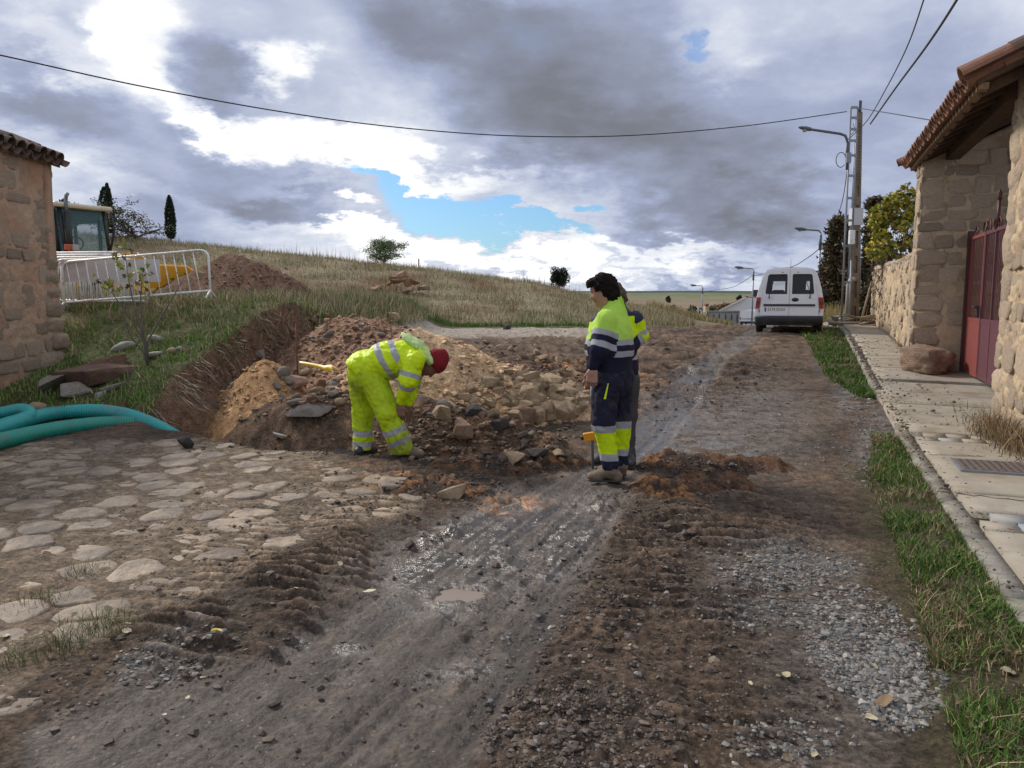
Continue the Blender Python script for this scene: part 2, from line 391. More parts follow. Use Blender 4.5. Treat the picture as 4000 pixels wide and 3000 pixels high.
MOUNDS = {  # name: (list of ridge polylines (x,y,z_top), slope)
    'sand': ([[(-1.2, 9.95, 1.16), (-.6, 9.85, .95), (.1, 9.7, .64), (.75, 9.75, .34), (1.05, 9.9, .2)]], .70),
    'red': ([[(-3.0, 13.6, 1.22), (-2.3, 12.9, 1.20), (-1.8, 12.2, 1.08), (-1.2, 11.2, .92)], [(-2.05, 11.6, .9), (-2.1, 10.2, .60), (-2.2, 9.3, .42)]], .72),
    'dark': ([[(-2.75, 8.95, .36), (-2.3, 8.9, .46), (-1.6, 8.8, .44), (-.7, 8.45, .38), (.0, 8.2, .22), (.4, 8.0, .12)]], .95),
    'pit': ([[(-3.50, 10.9, .68), (-3.35, 10.5, .58), (-3.12, 9.7, .16), (-3.0, 9.1, -.15)]], 1.05),
    'back': ([[(-7.7, 20.3, 2.45), (-7.25, 20, 2.68), (-6.4, 19.6, 2.45), (-5.4, 19.2, 2.0), (-4.6, 19, 1.5)]], .52),
    'clay': ([[(1.45, 7.0, .10), (1.85, 6.85, .13), (2.3, 6.95, .09)], [(1.25, 6.15, .09), (1.7, 6.3, .10)], [(-.55, 7.0, .10), (-.1, 6.9, .12), (.45, 7.15, .09)], [(-.75, 6.15, .10), (-.45, 6.0, .07)]], .6),
}
TR1 = [(-3.85, 9.35, .30), (-2.9, 8.6, .5), (-2.1, 8.15, .55), (-1.5, 8.0, .6), (-.6, 7.8, .6), (.05, 7.55, .5), (.35, 7.4, .25)]
TR2 = [(-3.75, 9.4, .5), (-3.3, 10.2, .6), (-3.0, 11.2, .6), (-2.95, 12.3, .45), (-3.1, 13.4, .3)]
def macro(x, y):
    """large-scale ground height"""
    z = road_z(y)
    xc = np.clip((x + 4.2) / -2.8, 0, 1.4)
    A = np.interp(y, [9.3, 9.8, 10.4, 11.3, 12.3, 13.2, 14, 18, 26], [.08, .33, .60, .88, 1.12, 1.32, 1.46, 1.5, 1.5])
    B = np.interp(y, [9.3, 10.5, 12, 13, 14, 16, 26], [.08, .26, .58, 1.08, 1.40, 1.42, 1.5])
    zb = A * (1 - xc) + B * xc
    sd_ = sdist_poly(x, y, BANK) + .16 * fbm(x * 1.5, y * 1.5, 3)
    wb = sst(.08, -.30, sd_)
    wb2 = sst(.9, -1.2, sd_)
    wb = np.where(y > 14.5, wb2 + (wb - wb2) * np.clip(1 - (y - 14.5) / 2, 0, 1), wb)
    z = z * (1 - wb) + np.maximum(zb, z) * wb
    yy = np.maximum(y, 1.0); zc = np.interp(x / yy, _cr_u, _cr_z)
    w = sst(23.5, 45, y) ** .85
    hill = z * (1 - w) + zc * w
    w2 = sst(45, 130, y); hz_ = np.where(y > 45, zc * (1 - w2) + road_z(y) * w2 - (y - 45) * .02 * (1 - w2), hill)
    mh = (x / yy) < _cr_u[-1]
    z = np.where((y > 23.5) & mh & (y < 130), np.maximum(hz_, z), z)
    s_, t_ = toRD(x, y); z = z + .055 * sst(.50, .90, t_) * (t_ < 1.7) * sst(9.4, 8.9, s_) * (y > 0)
    d, h = dline(x, y, TR1); z = z - h * sst(.55, .12, d + .08 * fbm(x * 3, y * 3, 3))
    d, h = dline(x, y, TR2); z = z - h * sst(.75, .2, d) * (1 - wb * .8)
    return z, wb, sd_
def mound(x, y, key):
    best = np.full(x.shape, -9.0)
    lines, sl = MOUNDS[key]
    for pts in lines:
        d, h = dline(x, y, pts)
        b = h - sl * (np.sqrt(d * d + .03) - .17)
        best = np.maximum(best, b)
    return best
MK = list(MOUNDS)
def surf(x, y):
    """final smooth surface incl. mounds -> z, index of mound (-1 none), wb, sd"""
    z, wb, sd_ = macro(x, y); idx = np.full(x.shape, -1)
    for i, k in enumerate(MK):
        b = mound(x, y, k) + .05 * fbm(x * 2.5 + i, y * 2.5, 4) + .03 * fbm(x * 9, y * 9 + i, 3)
        m = b > z; z = np.where(m, b, z); idx = np.where(m, i, idx)
    return z, idx, wb, sd_
def hz(x, y):
    return float(surf(np.array([float(x)]), np.array([float(y)]))[0][0])
def gpt(px, py, dz=0.0):
    """where the line of sight through a photo point meets the ground"""
    a, b = ray(px, py); Y = 1.5
    ys = np.concatenate([np.arange(1.5, 30, .03), np.arange(30, 150, .3)]); zs = surf(a * ys, ys)[0] + dz
    hit = np.where(CAMZ + b * ys <= zs)[0]
    Y = ys[hit[0]] if len(hit) else 60.0
    return Vector((a * Y, Y, CAMZ + b * Y))
def ell(px, py, lst):
    s = np.zeros(px.shape)
    for (cx, cy, rx, ry, rot, a) in lst:
        r = math.radians(rot); dx = px - cx; dy = py - cy
        uu = (dx * math.cos(r) + dy * math.sin(r)) / rx; vv = (-dx * math.sin(r) + dy * math.cos(r)) / ry
        s = np.maximum(s, a * np.clip(1.5 - np.hypot(uu, vv), 0, 1) ** .8)
    return s
def band(px, py, pts):
    """1 inside a band given as (px,py,halfwidth)"""
    best = np.full(px.shape, 1e9)
    for (ax, ay, aw), (bx, by, bw) in zip(pts[:-1], pts[1:]):
        ex, ey = bx - ax, by - ay; t = np.clip(((px - ax) * ex + (py - ay) * ey) / (ex * ex + ey * ey), 0, 1)
        best = np.minimum(best, np.hypot(px - ax - ex * t, py - ay - ey * t) / (aw + (bw - aw) * t))
    return best
PAVE = [(-60, 945), (300, 948), (600, 945), (760, 1000), (930, 1060), (900, 1120), (640, 1180), (480, 1290), (330, 1330), (120, 1440), (-60, 1560)]
WETTRACK = [(300, 1800, 330), (700, 1659, 300), (950, 1400, 220), (1150, 1180, 150), (1300, 1050, 75), (1400, 940, 45), (1480, 850, 38), (1560, 765, 22), (1660, 705, 10)]
WETPATCH = [(1010, 1180, 250, 60, -12, .8), (1200, 1170, 110, 60, -30, .9), (1440, 920, 80, 80, -50, .9), (1520, 960, 110, 45, 15, .75), (700, 1390, 70, 20, 0, .8), (1000, 1440, 90, 25, -10, .5), (1480, 880, 60, 70, 0, .8), (1660, 880, 150, 60, 0, .35), (980, 1280, 130, 45, 0, .55)]
RIPP = [(700, 1180, 330, 100, -15, 1.0), (600, 1370, 300, 110, 0, .9), (350, 1380, 120, 60, 0, .6), (620, 1480, 200, 50, 0, .7), (1480, 1135, 260, 60, 0, 1.0), (1640, 1120, 120, 70, 0, .8), (1480, 1250, 160, 200, 0, .55), (900, 1060, 260, 50, 5, .7), (1330, 800, 330, 90, -8, 1.5), (1560, 800, 130, 50, -25, 1.4), (1500, 1560, 200, 120, 0, .4), (1200, 780, 200, 60, 0, 1.5), (1440, 740, 150, 30, 0, 1.2)]
GRAV = [(1800, 770, 30, 45, 30, .8), (1850, 850, 40, 60, 40, .9), (1895, 930, 45, 70, 30, .9), (1870, 1000, 40, 50, 0, .8), (1700, 1225, 140, 45, 0, .85), (1640, 1300, 120, 50, 0, .5), (1880, 1400, 120, 70, 20, .8), (1940, 1480, 90, 90, 0, 1), (1800, 1320, 120, 40, 10, .5), (1640, 930, 200, 70, 0, .3), (330, 1440, 90, 40, -30, .6), (420, 1370, 60, 25, -20, .4), (1700, 1600, 100, 40, 0, .5)]
CLOD = [(1180, 1400, 240, 330, 30, .8), (1250, 1560, 230, 130, 0, .9), (1360, 1200, 130, 100, 0, .9), (1420, 1050, 150, 70, 0, .9), (1060, 1010, 180, 60, 0, 1), (620, 960, 220, 30, 0, .6), (1500, 870, 90, 20, 0, .6), (1560, 820, 150, 45, -10, .8), (1130, 740, 120, 30, 0, .8), (300, 1560, 120, 60, 0, .4), (850, 1020, 150, 30, 0, .7)]
CLAY = [(1110, 1085, 70, 16, -5, 1), (860, 1042, 130, 13, 3, .75), (1440, 1060, 70, 20, 15, .8), (1390, 1000, 50, 14, -10, .8), (1190, 1000, 60, 25, 0, .5), (1720, 1030, 60, 14, 0, .35), (740, 1010, 100, 8, 0, .3), (1000, 1070, 60, 16, 0, .6), (1290, 850, 170, 40, 0, .35), (1150, 800, 120, 30, 0, .4)]
def mixc(c, col, w):
    return c * (1 - w[:, None]) + np.array(col)[None, :] * w[:, None]
def terrain(x, y):
    """full detail: z, colour(3), wet, class id"""
    z, mi, wb, sd_ = surf(x, y)
    px, py = proj(x, y, z); s, t = toRD(x, y)
    infr = (y > 1.2) & (y < 60)
    px = np.where(infr, px, -5000); py = np.where(infr, py, -5000)
    nf = fbm(x * 1.1, y * 1.1, 5); nm = fbm(x * 4, y * 4, 4); ns = fbm(x * 14, y * 14, 3)
    yard = (y < 27) & (mi < 0) & (wb < .5)
    wetb = band(px, py, WETTRACK); track = sst(1.15, .75, wetb + nm * .25)
    rip = ell(px, py, RIPP) * (1 - .8 * track * (py > 1100)); cl = ell(px, py, CLOD)
    wx = x + .12 * fbm(x * 2, y * 2, 3); wy = y + .10 * fbm(x * 2.2 + 9, y * 2.2, 3)
    far = np.clip(y / 9, .35, 1.4)
    per = np.interp(y, [2, 5, 9, 16, 24], [.12, .15, .22, .36, .5]); ph = (y + .18 * x) / np.where(y < 5.2, .120, np.where(y < 12, .20, .40)) + 1.1 * gn(x * .9 + 3, y * .8) + .35 * gn(x * 3.1, y * 3)
    rn = np.maximum(np.sin(ph * 2 * np.pi) + .15, 0) ** 1.3 * np.clip(.75 + gn(x * 1.7 / far + 5, y * 1.3) * 1.7, 0, 1.2)
    clod = np.sqrt(np.maximum(gn(x * 15, y * 15 + .3 * nm) - .05, 0)) * np.clip(gn(x * 4 + 3, y * 4) + .55, 0, 1.2)
    clod2 = np.sqrt(np.maximum(gn(x * 7 + 7, y * 7) - .08, 0)) * (.7 + .5 * ns)
    fine = fbm(x * 32, y * 32, 2) * np.clip(1.3 - y / 9, 0, 1)
    dz = nf * .035 + nm * .012 + ns * .004
    dz = dz * (1 - .55 * track) + rn * (rip + .04) * np.where(y < 11, .046, .050) + clod * (.008 + .022 * cl) * (1 - .7 * track) + clod2 * cl * .05 + fine * .006 * (1 - .5 * track)
    dz += track * (-.035 + .018 * (1 - np.abs(gn(s * .45, t * 11))) + .008 * gn(s * 1.5, t * 26) )
    inpav = sst(12, -25, sdist_poly(px, py, PAVE)) * infr
    dz = dz * (1 - .45 * inpav) - .012 * inpav
    dz = np.where(y > 27, nf * .06 + nm * .05, dz)
    m_ = mi >= 0
    dz = np.where(m_, nm * .03 + ns * .02 + np.maximum(gn(x * 12, y * 12), 0) * .035, dz)
    gb = wb * (1 - m_)
    cut = sst(-.36, -.22, sd_) * sst(.35, .05, sd_) * (y > 9.5) * (y < 15) * (x < -3.3) * (1 - m_)
    dz = dz + gb * nm * .04
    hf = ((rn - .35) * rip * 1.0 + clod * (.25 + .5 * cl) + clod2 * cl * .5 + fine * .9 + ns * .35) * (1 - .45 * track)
    # colours
    c = np.empty((len(x), 3)); c[:] = (.128, .086, .058)
    c = mixc(c, (.066, .046, .033), sst(-.05, .35, nf))
    c = mixc(c, (.175, .122, .082), sst(.0, .5, fbm(x * .8 + 40, y * .8, 5)) * .8)
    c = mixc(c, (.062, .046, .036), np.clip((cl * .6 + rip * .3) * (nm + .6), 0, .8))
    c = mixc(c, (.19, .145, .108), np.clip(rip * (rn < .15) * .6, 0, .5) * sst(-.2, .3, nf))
    c = mixc(c, (.098, .077, .061), track * (.75 + nm * .5).clip(0, 1))
    rightlane = sst(200, 40, np.abs(px - (1600 + (py - 900) * .28))) * (py > 740) * (py < 1700)
    c = mixc(c, (.165, .135, .112), rightlane * (1 - rip).clip(0, 1) * .7)
    c = mixc(c, (.22, .16, .108), inpav * .85); c = mixc(c, (.29, .22, .155), inpav * sst(-.2, .3, nm + ns * .5) * .6)
    c = mixc(c, (.25, .245, .235), ell(px, py, GRAV) * sst(-.4, .3, nm) * .75)
    cly = ell(px, py, CLAY) * sst(-.05, .22, nm + ns * .8)
    c = mixc(c, (.40, .19, .075), cly)
    # far yard behind the mound
    c = c * (1 + track * .55 * gn(s * .5 + 7, t * 10))[:, None]
    c = c * np.clip(.86 + .85 * hf, .42, 1.9)[:, None]  # relief shading painted into the soil colour: crests lightened, hollows darkened
    fy = sst(13.5, 16, y) * (wb < .5) * (y < 27)
    c = mixc(c, (.22, .15, .10), fy * sst(-.3, .3, nm) * (py > 726) * .7)
    c = mixc(c, (.075, .048, .033), fy * sst(.05, .35, fbm(x * 1.5, y * 3, 4)) * (py > 726) * .9)
    c = mixc(c, (.34, .29, .235), sst(18.5, 19.5, y + nf) * (px < 1330) * (px > 840) * (y < 23) * (1 - m_))
    # paper-thin mound of soils
    cols = {'sand': ((.64, .44, .265), (.55, .36, .205)), 'red': ((.33, .20, .125), (.24, .135, .082)), 'dark': ((.12, .08, .055), (.19, .115, .072)), 'pit': ((.42, .25, .12), (.33, .185, .09)), 'back': ((.17, .092, .056), (.12, .066, .042)), 'clay': ((.07, .05, .038), (.17, .09, .05))}
    for i, k in enumerate(MK):
        w = (mi == i).astype(float); a, b = cols[k]
        c = mixc(c, a, w); c = mixc(c, b, w * sst(-.2, .25, nm + .5 * ns))
    c = np.where(((mi == MK.index('clay')) & (cly > .3))[:, None], mixc(c, (.40, .19, .075), cly), c)
    # trench soil
    d1, _ = dline(x, y, TR1); c = mixc(c, (.105, .062, .04), sst(.62, .3, d1) * (~m_) * .9)
    d2, _ = dline(x, y, TR2); c = mixc(c, (.30, .17, .085), sst(.8, .35, d2) * (~m_) * (1 - gb) * .85)
    # grass bank
    green = sst(-.35, .25, fbm(x * .9 + 3, y * .9, 4)); gcol = np.empty_like(c); gcol[:] = (.075, .085, .028)
    gcol = mixc(gcol, (.20, .165, .09), green * .7 * sst(11.5, 14, y)); gcol = mixc(gcol, (.06, .045, .03), sst(.2, .5, nm) * .6)
    c = c * (1 - gb[:, None]) + gcol * gb[:, None]
    c = mixc(c, (.16, .095, .06), cut * (1 - .2 * nm).clip(0, 1))
    c = mixc(c, (.2, .12, .075), cut * sst(.05, .3, ns + nm * .4) * .6 * (z < .8))
    # hillside
    hl = sst(23.2, 24.2, y + .5 * nm) * ((x / np.maximum(y, 1)) < ray(1480, 690)[0]) * (y < 140)
    hcol = np.empty_like(c); hcol[:] = (.27, .22, .135)
    hcol = mixc(hcol, (.20, .135, .085), sst(-.1, .4, fbm(x * .25 + 5, y * .25, 4)))
    hcol = mixc(hcol, (.10, .12, .045), sst(0, .35, fbm(x * .35 + 25, y * .7, 4)) * sst(40, 26, y) * .9)
    hcol = mixc(hcol, (.085, .14, .025), sst(26, 24.6, y))
    c = c * (1 - hl[:, None]) + hcol * hl[:, None]
    # fields far away
    ff = sst(100, 150, y); fc = np.empty_like(c); fc[:] = (.30, .225, .135)
    for y0, y1, cc in ((0, 250, (.27, .21, .12)), (250, 330, (.18, .12, .085)), (330, 520, (.27, .21, .14)), (520, 800, (.21, .155, .105)), (800, 1150, (.17, .155, .085)), (1150, 1700, (.13, .15, .075))):
        w = ((y + x * .15 + 60 * gn(x * .006, y * .006) > y0) & (y + x * .15 + 60 * gn(x * .006, y * .006) <= y1)).astype(float); fc = mixc(fc, cc, w)
    fc = mixc(fc, (.055, .088, .05), sst(1000, 1050, y) * sst(1700, 1650, y) * sst(520, 600, x + .1 * y))
    fc = mixc(fc, (.035, .05, .045), sst(1550, 1600, y + gn(x * .01, x * 0) * 120) * sst(1100, 900, x + (y - 1700) * .4))
    fc = mixc(fc, (.12, .14, .10), sst(1700, 1800, y) * sst(900, 1100, x + (y - 1700) * .4))
    fc *= (1 + .25 * fbm(x * .03, y * .03, 4))[:, None]
    c = c * (1 - ff[:, None]) + fc * ff[:, None]
    mid = sst(30, 45, y) * (1 - hl) * (1 - ff); c = mixc(c, (.20, .16, .10), mid)
    # right verge soil
    vg = sst(.30, .55, t + nm * .15) * (t < 1.2) * (y < 60)
    c = mixc(c, (.085, .07, .038), vg * (1 - sst(-.2, .3, nf) * .3) * (py > 1000) + vg * (py < 830) * (py > 700))
    wet = np.clip(track * .50 + ell(px, py, WETPATCH) * sst(-.35, .1, nm + ns * .4) * .9, 0, 1) * (y < 27) * (1 - m_) * (1 - gb) * (1 - vg)
    wet = np.maximum(wet, .07 * (y < 27) * (1 - gb) * (~m_))
    c *= (1 - .25 * wet[:, None] * (wet[:, None] > .3))
    pd = np.hypot((x + .296) / 1.25, (y - 3.917) * 1.15) + .055 * gn(x * 8 + 2, y * 8) + .03 * gn(x * 19, y * 19); dz = dz * sst(.12, .34, pd) - .036 * sst(.15, .05, pd)
    z = z + dz * np.where(y > 60, 0, 1)
    far_forest = sst(1550, 1600, y) * 0
    cls = np.zeros(len(x), int)                       # 0 ground
    cls[(gb > .5)] = 1                                 # bank
    cls[(hl > .5) & (y < 132)] = 2                     # hillside
    cls[(y >= 132) | ((y > 60) & (hl <= .5))] = 3      # far fields
    cls[mi == 0] = 4; cls[(mi == 1)] = 5; cls[mi == 4] = 6; cls[mi == 3] = 7
    return z, c.clip(.012, .9), wet, cls

OX, OY = 0.0, -2.5
ang = np.concatenate([np.linspace(-115, -38.5, 46)[:-1], np.linspace(-38.5, 38.5, 740), np.linspace(38.5, 115, 46)[1:]]) * math.pi / 180
rr = [0.3, .8, 1.4, 2.0, 2.6, 3.2, 3.7]
r = 3.9
while r < 66:
    rr.append(r); d = r + OY
    r += min(max(.011, d * d / 1100.0), .055 if d < 14.5 else .13)
while r < 3200: rr.append(r); r *= 1.06
rr = np.array(rr); NR, NA = len(rr), len(ang)
Rg, Ag = np.meshgrid(rr, ang, indexing='ij')
gx = (OX + Rg * np.sin(Ag)).ravel(); gy = (OY + Rg * np.cos(Ag)).ravel()
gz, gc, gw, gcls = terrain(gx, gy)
ii, jj = np.meshgrid(np.arange(NR - 1), np.arange(NA - 1), indexing='ij')
q0 = (ii * NA + jj).ravel(); quads = np.stack([q0, q0 + 1, q0 + NA + 1, q0 + NA], 1)[:, ::-1]
fcls = gcls[q0]
def soil_mat(name):
    m = bpy.data.materials.new(name); m.use_nodes = True; t = m.node_tree; p = t.nodes['Principled BSDF']
    a = t.nodes.new('ShaderNodeAttribute'); a.attribute_name = 'col'; w = t.nodes.new('ShaderNodeAttribute'); w.attribute_name = 'wet'
    co = t.nodes.new('ShaderNodeTexCoord').outputs['Object']
    n1 = NOISE(t, co, 9, 9, .72); n2 = NOISE(t, co, 60, 6, .7); n3 = t.nodes.new('ShaderNodeTexVoronoi'); n3.inputs['Scale'].default_value = 38; t.links.new(co, n3.inputs['Vector'])
    val = M(t, 'ADD', M(t, 'ADD', M(t, 'MULTIPLY', M(t, 'SUBTRACT', n1.outputs[0], .5), 3.4), M(t, 'MULTIPLY', M(t, 'SUBTRACT', n2.outputs[0], .5), 2.6)), 1.0)
    hs = t.nodes.new('ShaderNodeHueSaturation'); t.links.new(a.outputs['Color'], hs.inputs['Color']); t.links.new(val, hs.inputs['Value'])
    # scattered pale grit
    v = t.nodes.new('ShaderNodeTexVoronoi'); v.inputs['Scale'].default_value = 26; t.links.new(co, v.inputs['Vector'])
    gr = t.nodes.new('ShaderNodeMapRange'); t.links.new(v.outputs['Distance'], gr.inputs[0]); gr.inputs[1].default_value = .17; gr.inputs[2].default_value = .12
    sepc = t.nodes.new('ShaderNodeSeparateColor'); t.links.new(v.outputs['Color'], sepc.inputs[0])
    gm = M(t, 'MULTIPLY', gr.outputs[0], M(t, 'GREATER_THAN', sepc.outputs[0], .62))
    mx = t.nodes.new('ShaderNodeMix'); mx.data_type = 'RGBA'; t.links.new(M(t, 'MULTIPLY', gm, .6), mx.inputs[0]); t.links.new(hs.outputs[0], mx.inputs[6]); mx.inputs[7].default_value = (.34, .31, .27, 1)
    t.links.new(mx.outputs[2], p.inputs['Base Color'])
    ro = M(t, 'ADD', M(t, 'SUBTRACT', .92, M(t, 'MULTIPLY', w.outputs['Fac'], .78)), M(t, 'MULTIPLY', M(t, 'SUBTRACT', n1.outputs[0], .5), .5), clamp=True)
    t.links.new(M(t, 'MAXIMUM', ro, .2), p.inputs['Roughness'])
    t.links.new(M(t, 'ADD', .14, M(t, 'MULTIPLY', w.outputs['Fac'], .62)), p.inputs['Specular IOR Level'])
    b = t.nodes.new('ShaderNodeBump'); b.inputs['Distance'].default_value = .055
    t.links.new(M(t, 'SUBTRACT', 1.0, M(t, 'MULTIPLY', w.outputs['Fac'], .55)), b.inputs['Strength'])
    h = M(t, 'ADD', M(t, 'ADD', n1.outputs[0], M(t, 'MULTIPLY', n2.outputs[0], .35)), M(t, 'MULTIPLY', n3.outputs['Distance'], -.22))
    t.links.new(h, b.inputs['Height']); t.links.new(b.outputs[0], p.inputs['Normal'])
    return m
MT['soil'] = soil_mat('soil')
TV = np.stack([gx, gy, gz], 1)
def sub(name, mask):
    F = quads[mask]; u, inv = np.unique(F, return_inverse=True)
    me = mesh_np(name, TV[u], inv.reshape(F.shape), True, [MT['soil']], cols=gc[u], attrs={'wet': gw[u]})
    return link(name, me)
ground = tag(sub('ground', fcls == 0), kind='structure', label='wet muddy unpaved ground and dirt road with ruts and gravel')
bank = tag(sub('grass_bank', fcls == 1), kind='structure', label='raised earth bank beside the stone building with a raw dug edge')
hillside = tag(sub('hillside', fcls == 2), kind='structure', label='low hill of dry grass behind the works')
fields = tag(sub('far_fields', fcls == 3), kind='structure', label='distant brown and green fields with a dark wood on the horizon')
sand_heap = tag(sub('sand_heap', fcls == 4), 'pale sandy spoil heap strewn with broken stones behind the bending worker', 'spoil heap')
earth_heap = tag(sub('earth_heap', fcls == 5), 'reddish brown spoil heap with rounded stones beside the grass bank cut', 'spoil heap')
back_heap = tag(sub('dirt_heap', fcls == 6), 'dark brown dirt heap behind the barriers at the foot of the hill', 'dirt heap')
pit_sand = tag(sub('pit_sand', fcls == 7), 'smooth orange sand slipped down the cut face of the bank', 'sand heap')
# ------------------------------------------------------------------ stones
def rock_mesh(name, seed, sub_=2, cuts=9, rough=.06, round_=False, m=None):
    rnd = np.random.RandomState(seed); bm = bmesh.new(); bmesh.ops.create_icosphere(bm, subdivisions=sub_, radius=1)
    P = np.array([v.co[:] for v in bm.verts])
    nrm = rnd.randn(cuts, 3); nrm /= np.linalg.norm(nrm, axis=1)[:, None]; dd = rnd.uniform(.38, .75, cuts) if not round_ else rnd.uniform(.55, .92, cuts)
    dots = P @ nrm.T; lim = np.where(dots > .05, dd[None] / np.maximum(dots, .05), 9).min(1)
    rad = np.minimum(1.0, lim)
    if round_: rad = .5 + .5 * rad
    rad = rad * (1 + rough * noise3(P, 2.2, seed)[:])
    P = P * rad[:, None]
    for v, p in zip(bm.verts, P): v.co = p
    me = bpy.data.meshes.new(name); bm.to_mesh(me); bm.free()
    if round_: me.polygons.foreach_set('use_smooth', np.ones(len(me.polygons), bool))
    if m: me.materials.append(m)
    return me
_rk = {}
def rock_var(mk, kind='a'):
    key = (mk, kind)
    if key not in _rk:
        _rk[key] = [hull_mesh('stone', 70 + i, MT[mk]) for i in range(9)] if kind == 'a' else [rock_mesh('stone', 50 + i + (0 if kind == 'a' else 40), 2, 13 if kind == 'a' else 9, .05 if kind == 'a' else .07, kind == 'r', MT[mk]) for i in range(6)]
    return random.choice(_rk[key])
def hull_mesh(name, seed, m):
    rs = np.random.RandomState(seed); bm = bmesh.new(); n = 15
    P = rs.uniform(-1, 1, (n, 3)); P = P / (np.abs(P).max(1)[:, None] ** .75) * rs.uniform(.82, 1.05, (n, 1))
    for p in P: bm.verts.new(p)
    r = bmesh.ops.convex_hull(bm, input=bm.verts[:]); bmesh.ops.delete(bm, geom=[v for v in bm.verts if not v.link_faces], context='VERTS'); bmesh.ops.bevel(bm, geom=bm.edges[:], offset=.05, segments=1, affect='EDGES')
    bmesh.ops.triangulate(bm, faces=bm.faces[:]); me = bpy.data.meshes.new(name); bm.to_mesh(me); bm.free(); me.materials.append(m); return me
def put_rock(parent, p, size, mk, kind='a', flat=.7, name='stone', tilt=.35, rz=None, sink=.25):
    o = link(name, rock_var(mk, kind), parent)
    a, b, c = size * random.uniform(.8, 1.15), size * random.uniform(.6, .95), size * flat * random.uniform(.7, 1.1)
    o.scale = (a / 2, b / 2, c / 2); o.rotation_euler = (random.gauss(0, tilt), random.gauss(0, tilt), random.uniform(0, 6.28) if rz is None else rz)
    o.location = (p[0], p[1], p[2] + c * (.5 - sink))
    return o
# block variants for walls: rounded, roughened boxes
def block_mesh(name, seed, mk, n=7, pw=4.5, rough=.12):
    g = np.linspace(-1, 1, n); V = []; Fc = []; idx = {}
    def vid(p):
        k = tuple(np.round(p, 4))
        if k not in idx: idx[k] = len(V); V.append(p)
        return idx[k]
    for ax in range(3):
        for sg in (-1, 1):
            if ax == 1 and sg == -1: pass
            for i in range(n - 1):
                for j in range(n - 1):
                    q = []
                    for a, b in ((i, j), (i + 1, j), (i + 1, j + 1), (i, j + 1)):
                        p = [0, 0, 0]; p[ax] = sg; p[(ax + 1) % 3] = g[a]; p[(ax + 2) % 3] = g[b]; q.append(vid(tuple(p)))
                    Fc.append(q if sg > 0 else q[::-1])
    P = np.array(V, float); nr = (np.abs(P) ** pw).sum(1) ** (1 / pw); P = P / nr[:, None]
    rs = np.random.RandomState(seed); sh = rs.uniform(-.16, .16, 4)
    P[:, 0] *= 1 + sh[0] * P[:, 2]; P[:, 2] *= 1 + sh[1] * P[:, 0]; P[:, 0] += sh[2] * P[:, 2] * .6
    P = P * (1 + rough * noise3(P, 1.7, seed) + .55 * rough * noise3(P, 4.5, seed + 3))[:, None]
    return mesh_np(name, P, Fc, True, [MT[mk]])
_bk = {}
def block_var(mk, pw=4.5):
    if (mk, pw) not in _bk: _bk[(mk, pw)] = [block_mesh('stone', 200 + i, mk, 7, pw) for i in range(10)]
    return random.choice(_bk[(mk, pw)])
def stone_wall(parent, org, U, Vv, Nn, w, h, rows, sw, mk, depth=.05, proud=.030, gap=.02, keep=None, maxn=290, pw=4.5, over=0.0, jit=.15):
    """coursed irregular stones as separate parts on a plane; keep(u,v)->bool"""
    z = random.uniform(0, .05); n = 0
    Mx = Matrix((U, Nn, Vv)).transposed().to_4x4()
    while z < h:
        rh = random.uniform(*rows); u = -random.uniform(0, sw[0]) if over == 0 else -over
        while u < w:
            ww = random.uniform(*sw)
            if u + ww > w - sw[0] * .4 and u + ww < w + sw[0]: ww = w + over - u
            cu, cv = u + ww / 2, z + rh / 2
            if (keep is None or keep(cu, cv)) and n < maxn and ww > .04:
                o = link('stone', block_var(mk, pw), parent)
                sc_ = Matrix.Diagonal((max(.02, ww - gap) / 2 * random.uniform(.86, 1.03), depth * random.uniform(.7, 1.3), max(.02, (rh - gap)) / 2 * random.uniform(.84, 1.06), 1))
                p = org + U * cu + Vv * (cv + random.uniform(-jit, jit) * rh * .3) + Nn * (proud - depth * random.uniform(.75, 1.25))
                o.matrix_basis = Matrix.Translation(p) @ Mx @ Matrix.Rotation(random.gauss(0, .05), 4, 'Y') @ sc_; n += 1
            u += ww
        z += rh
    return n
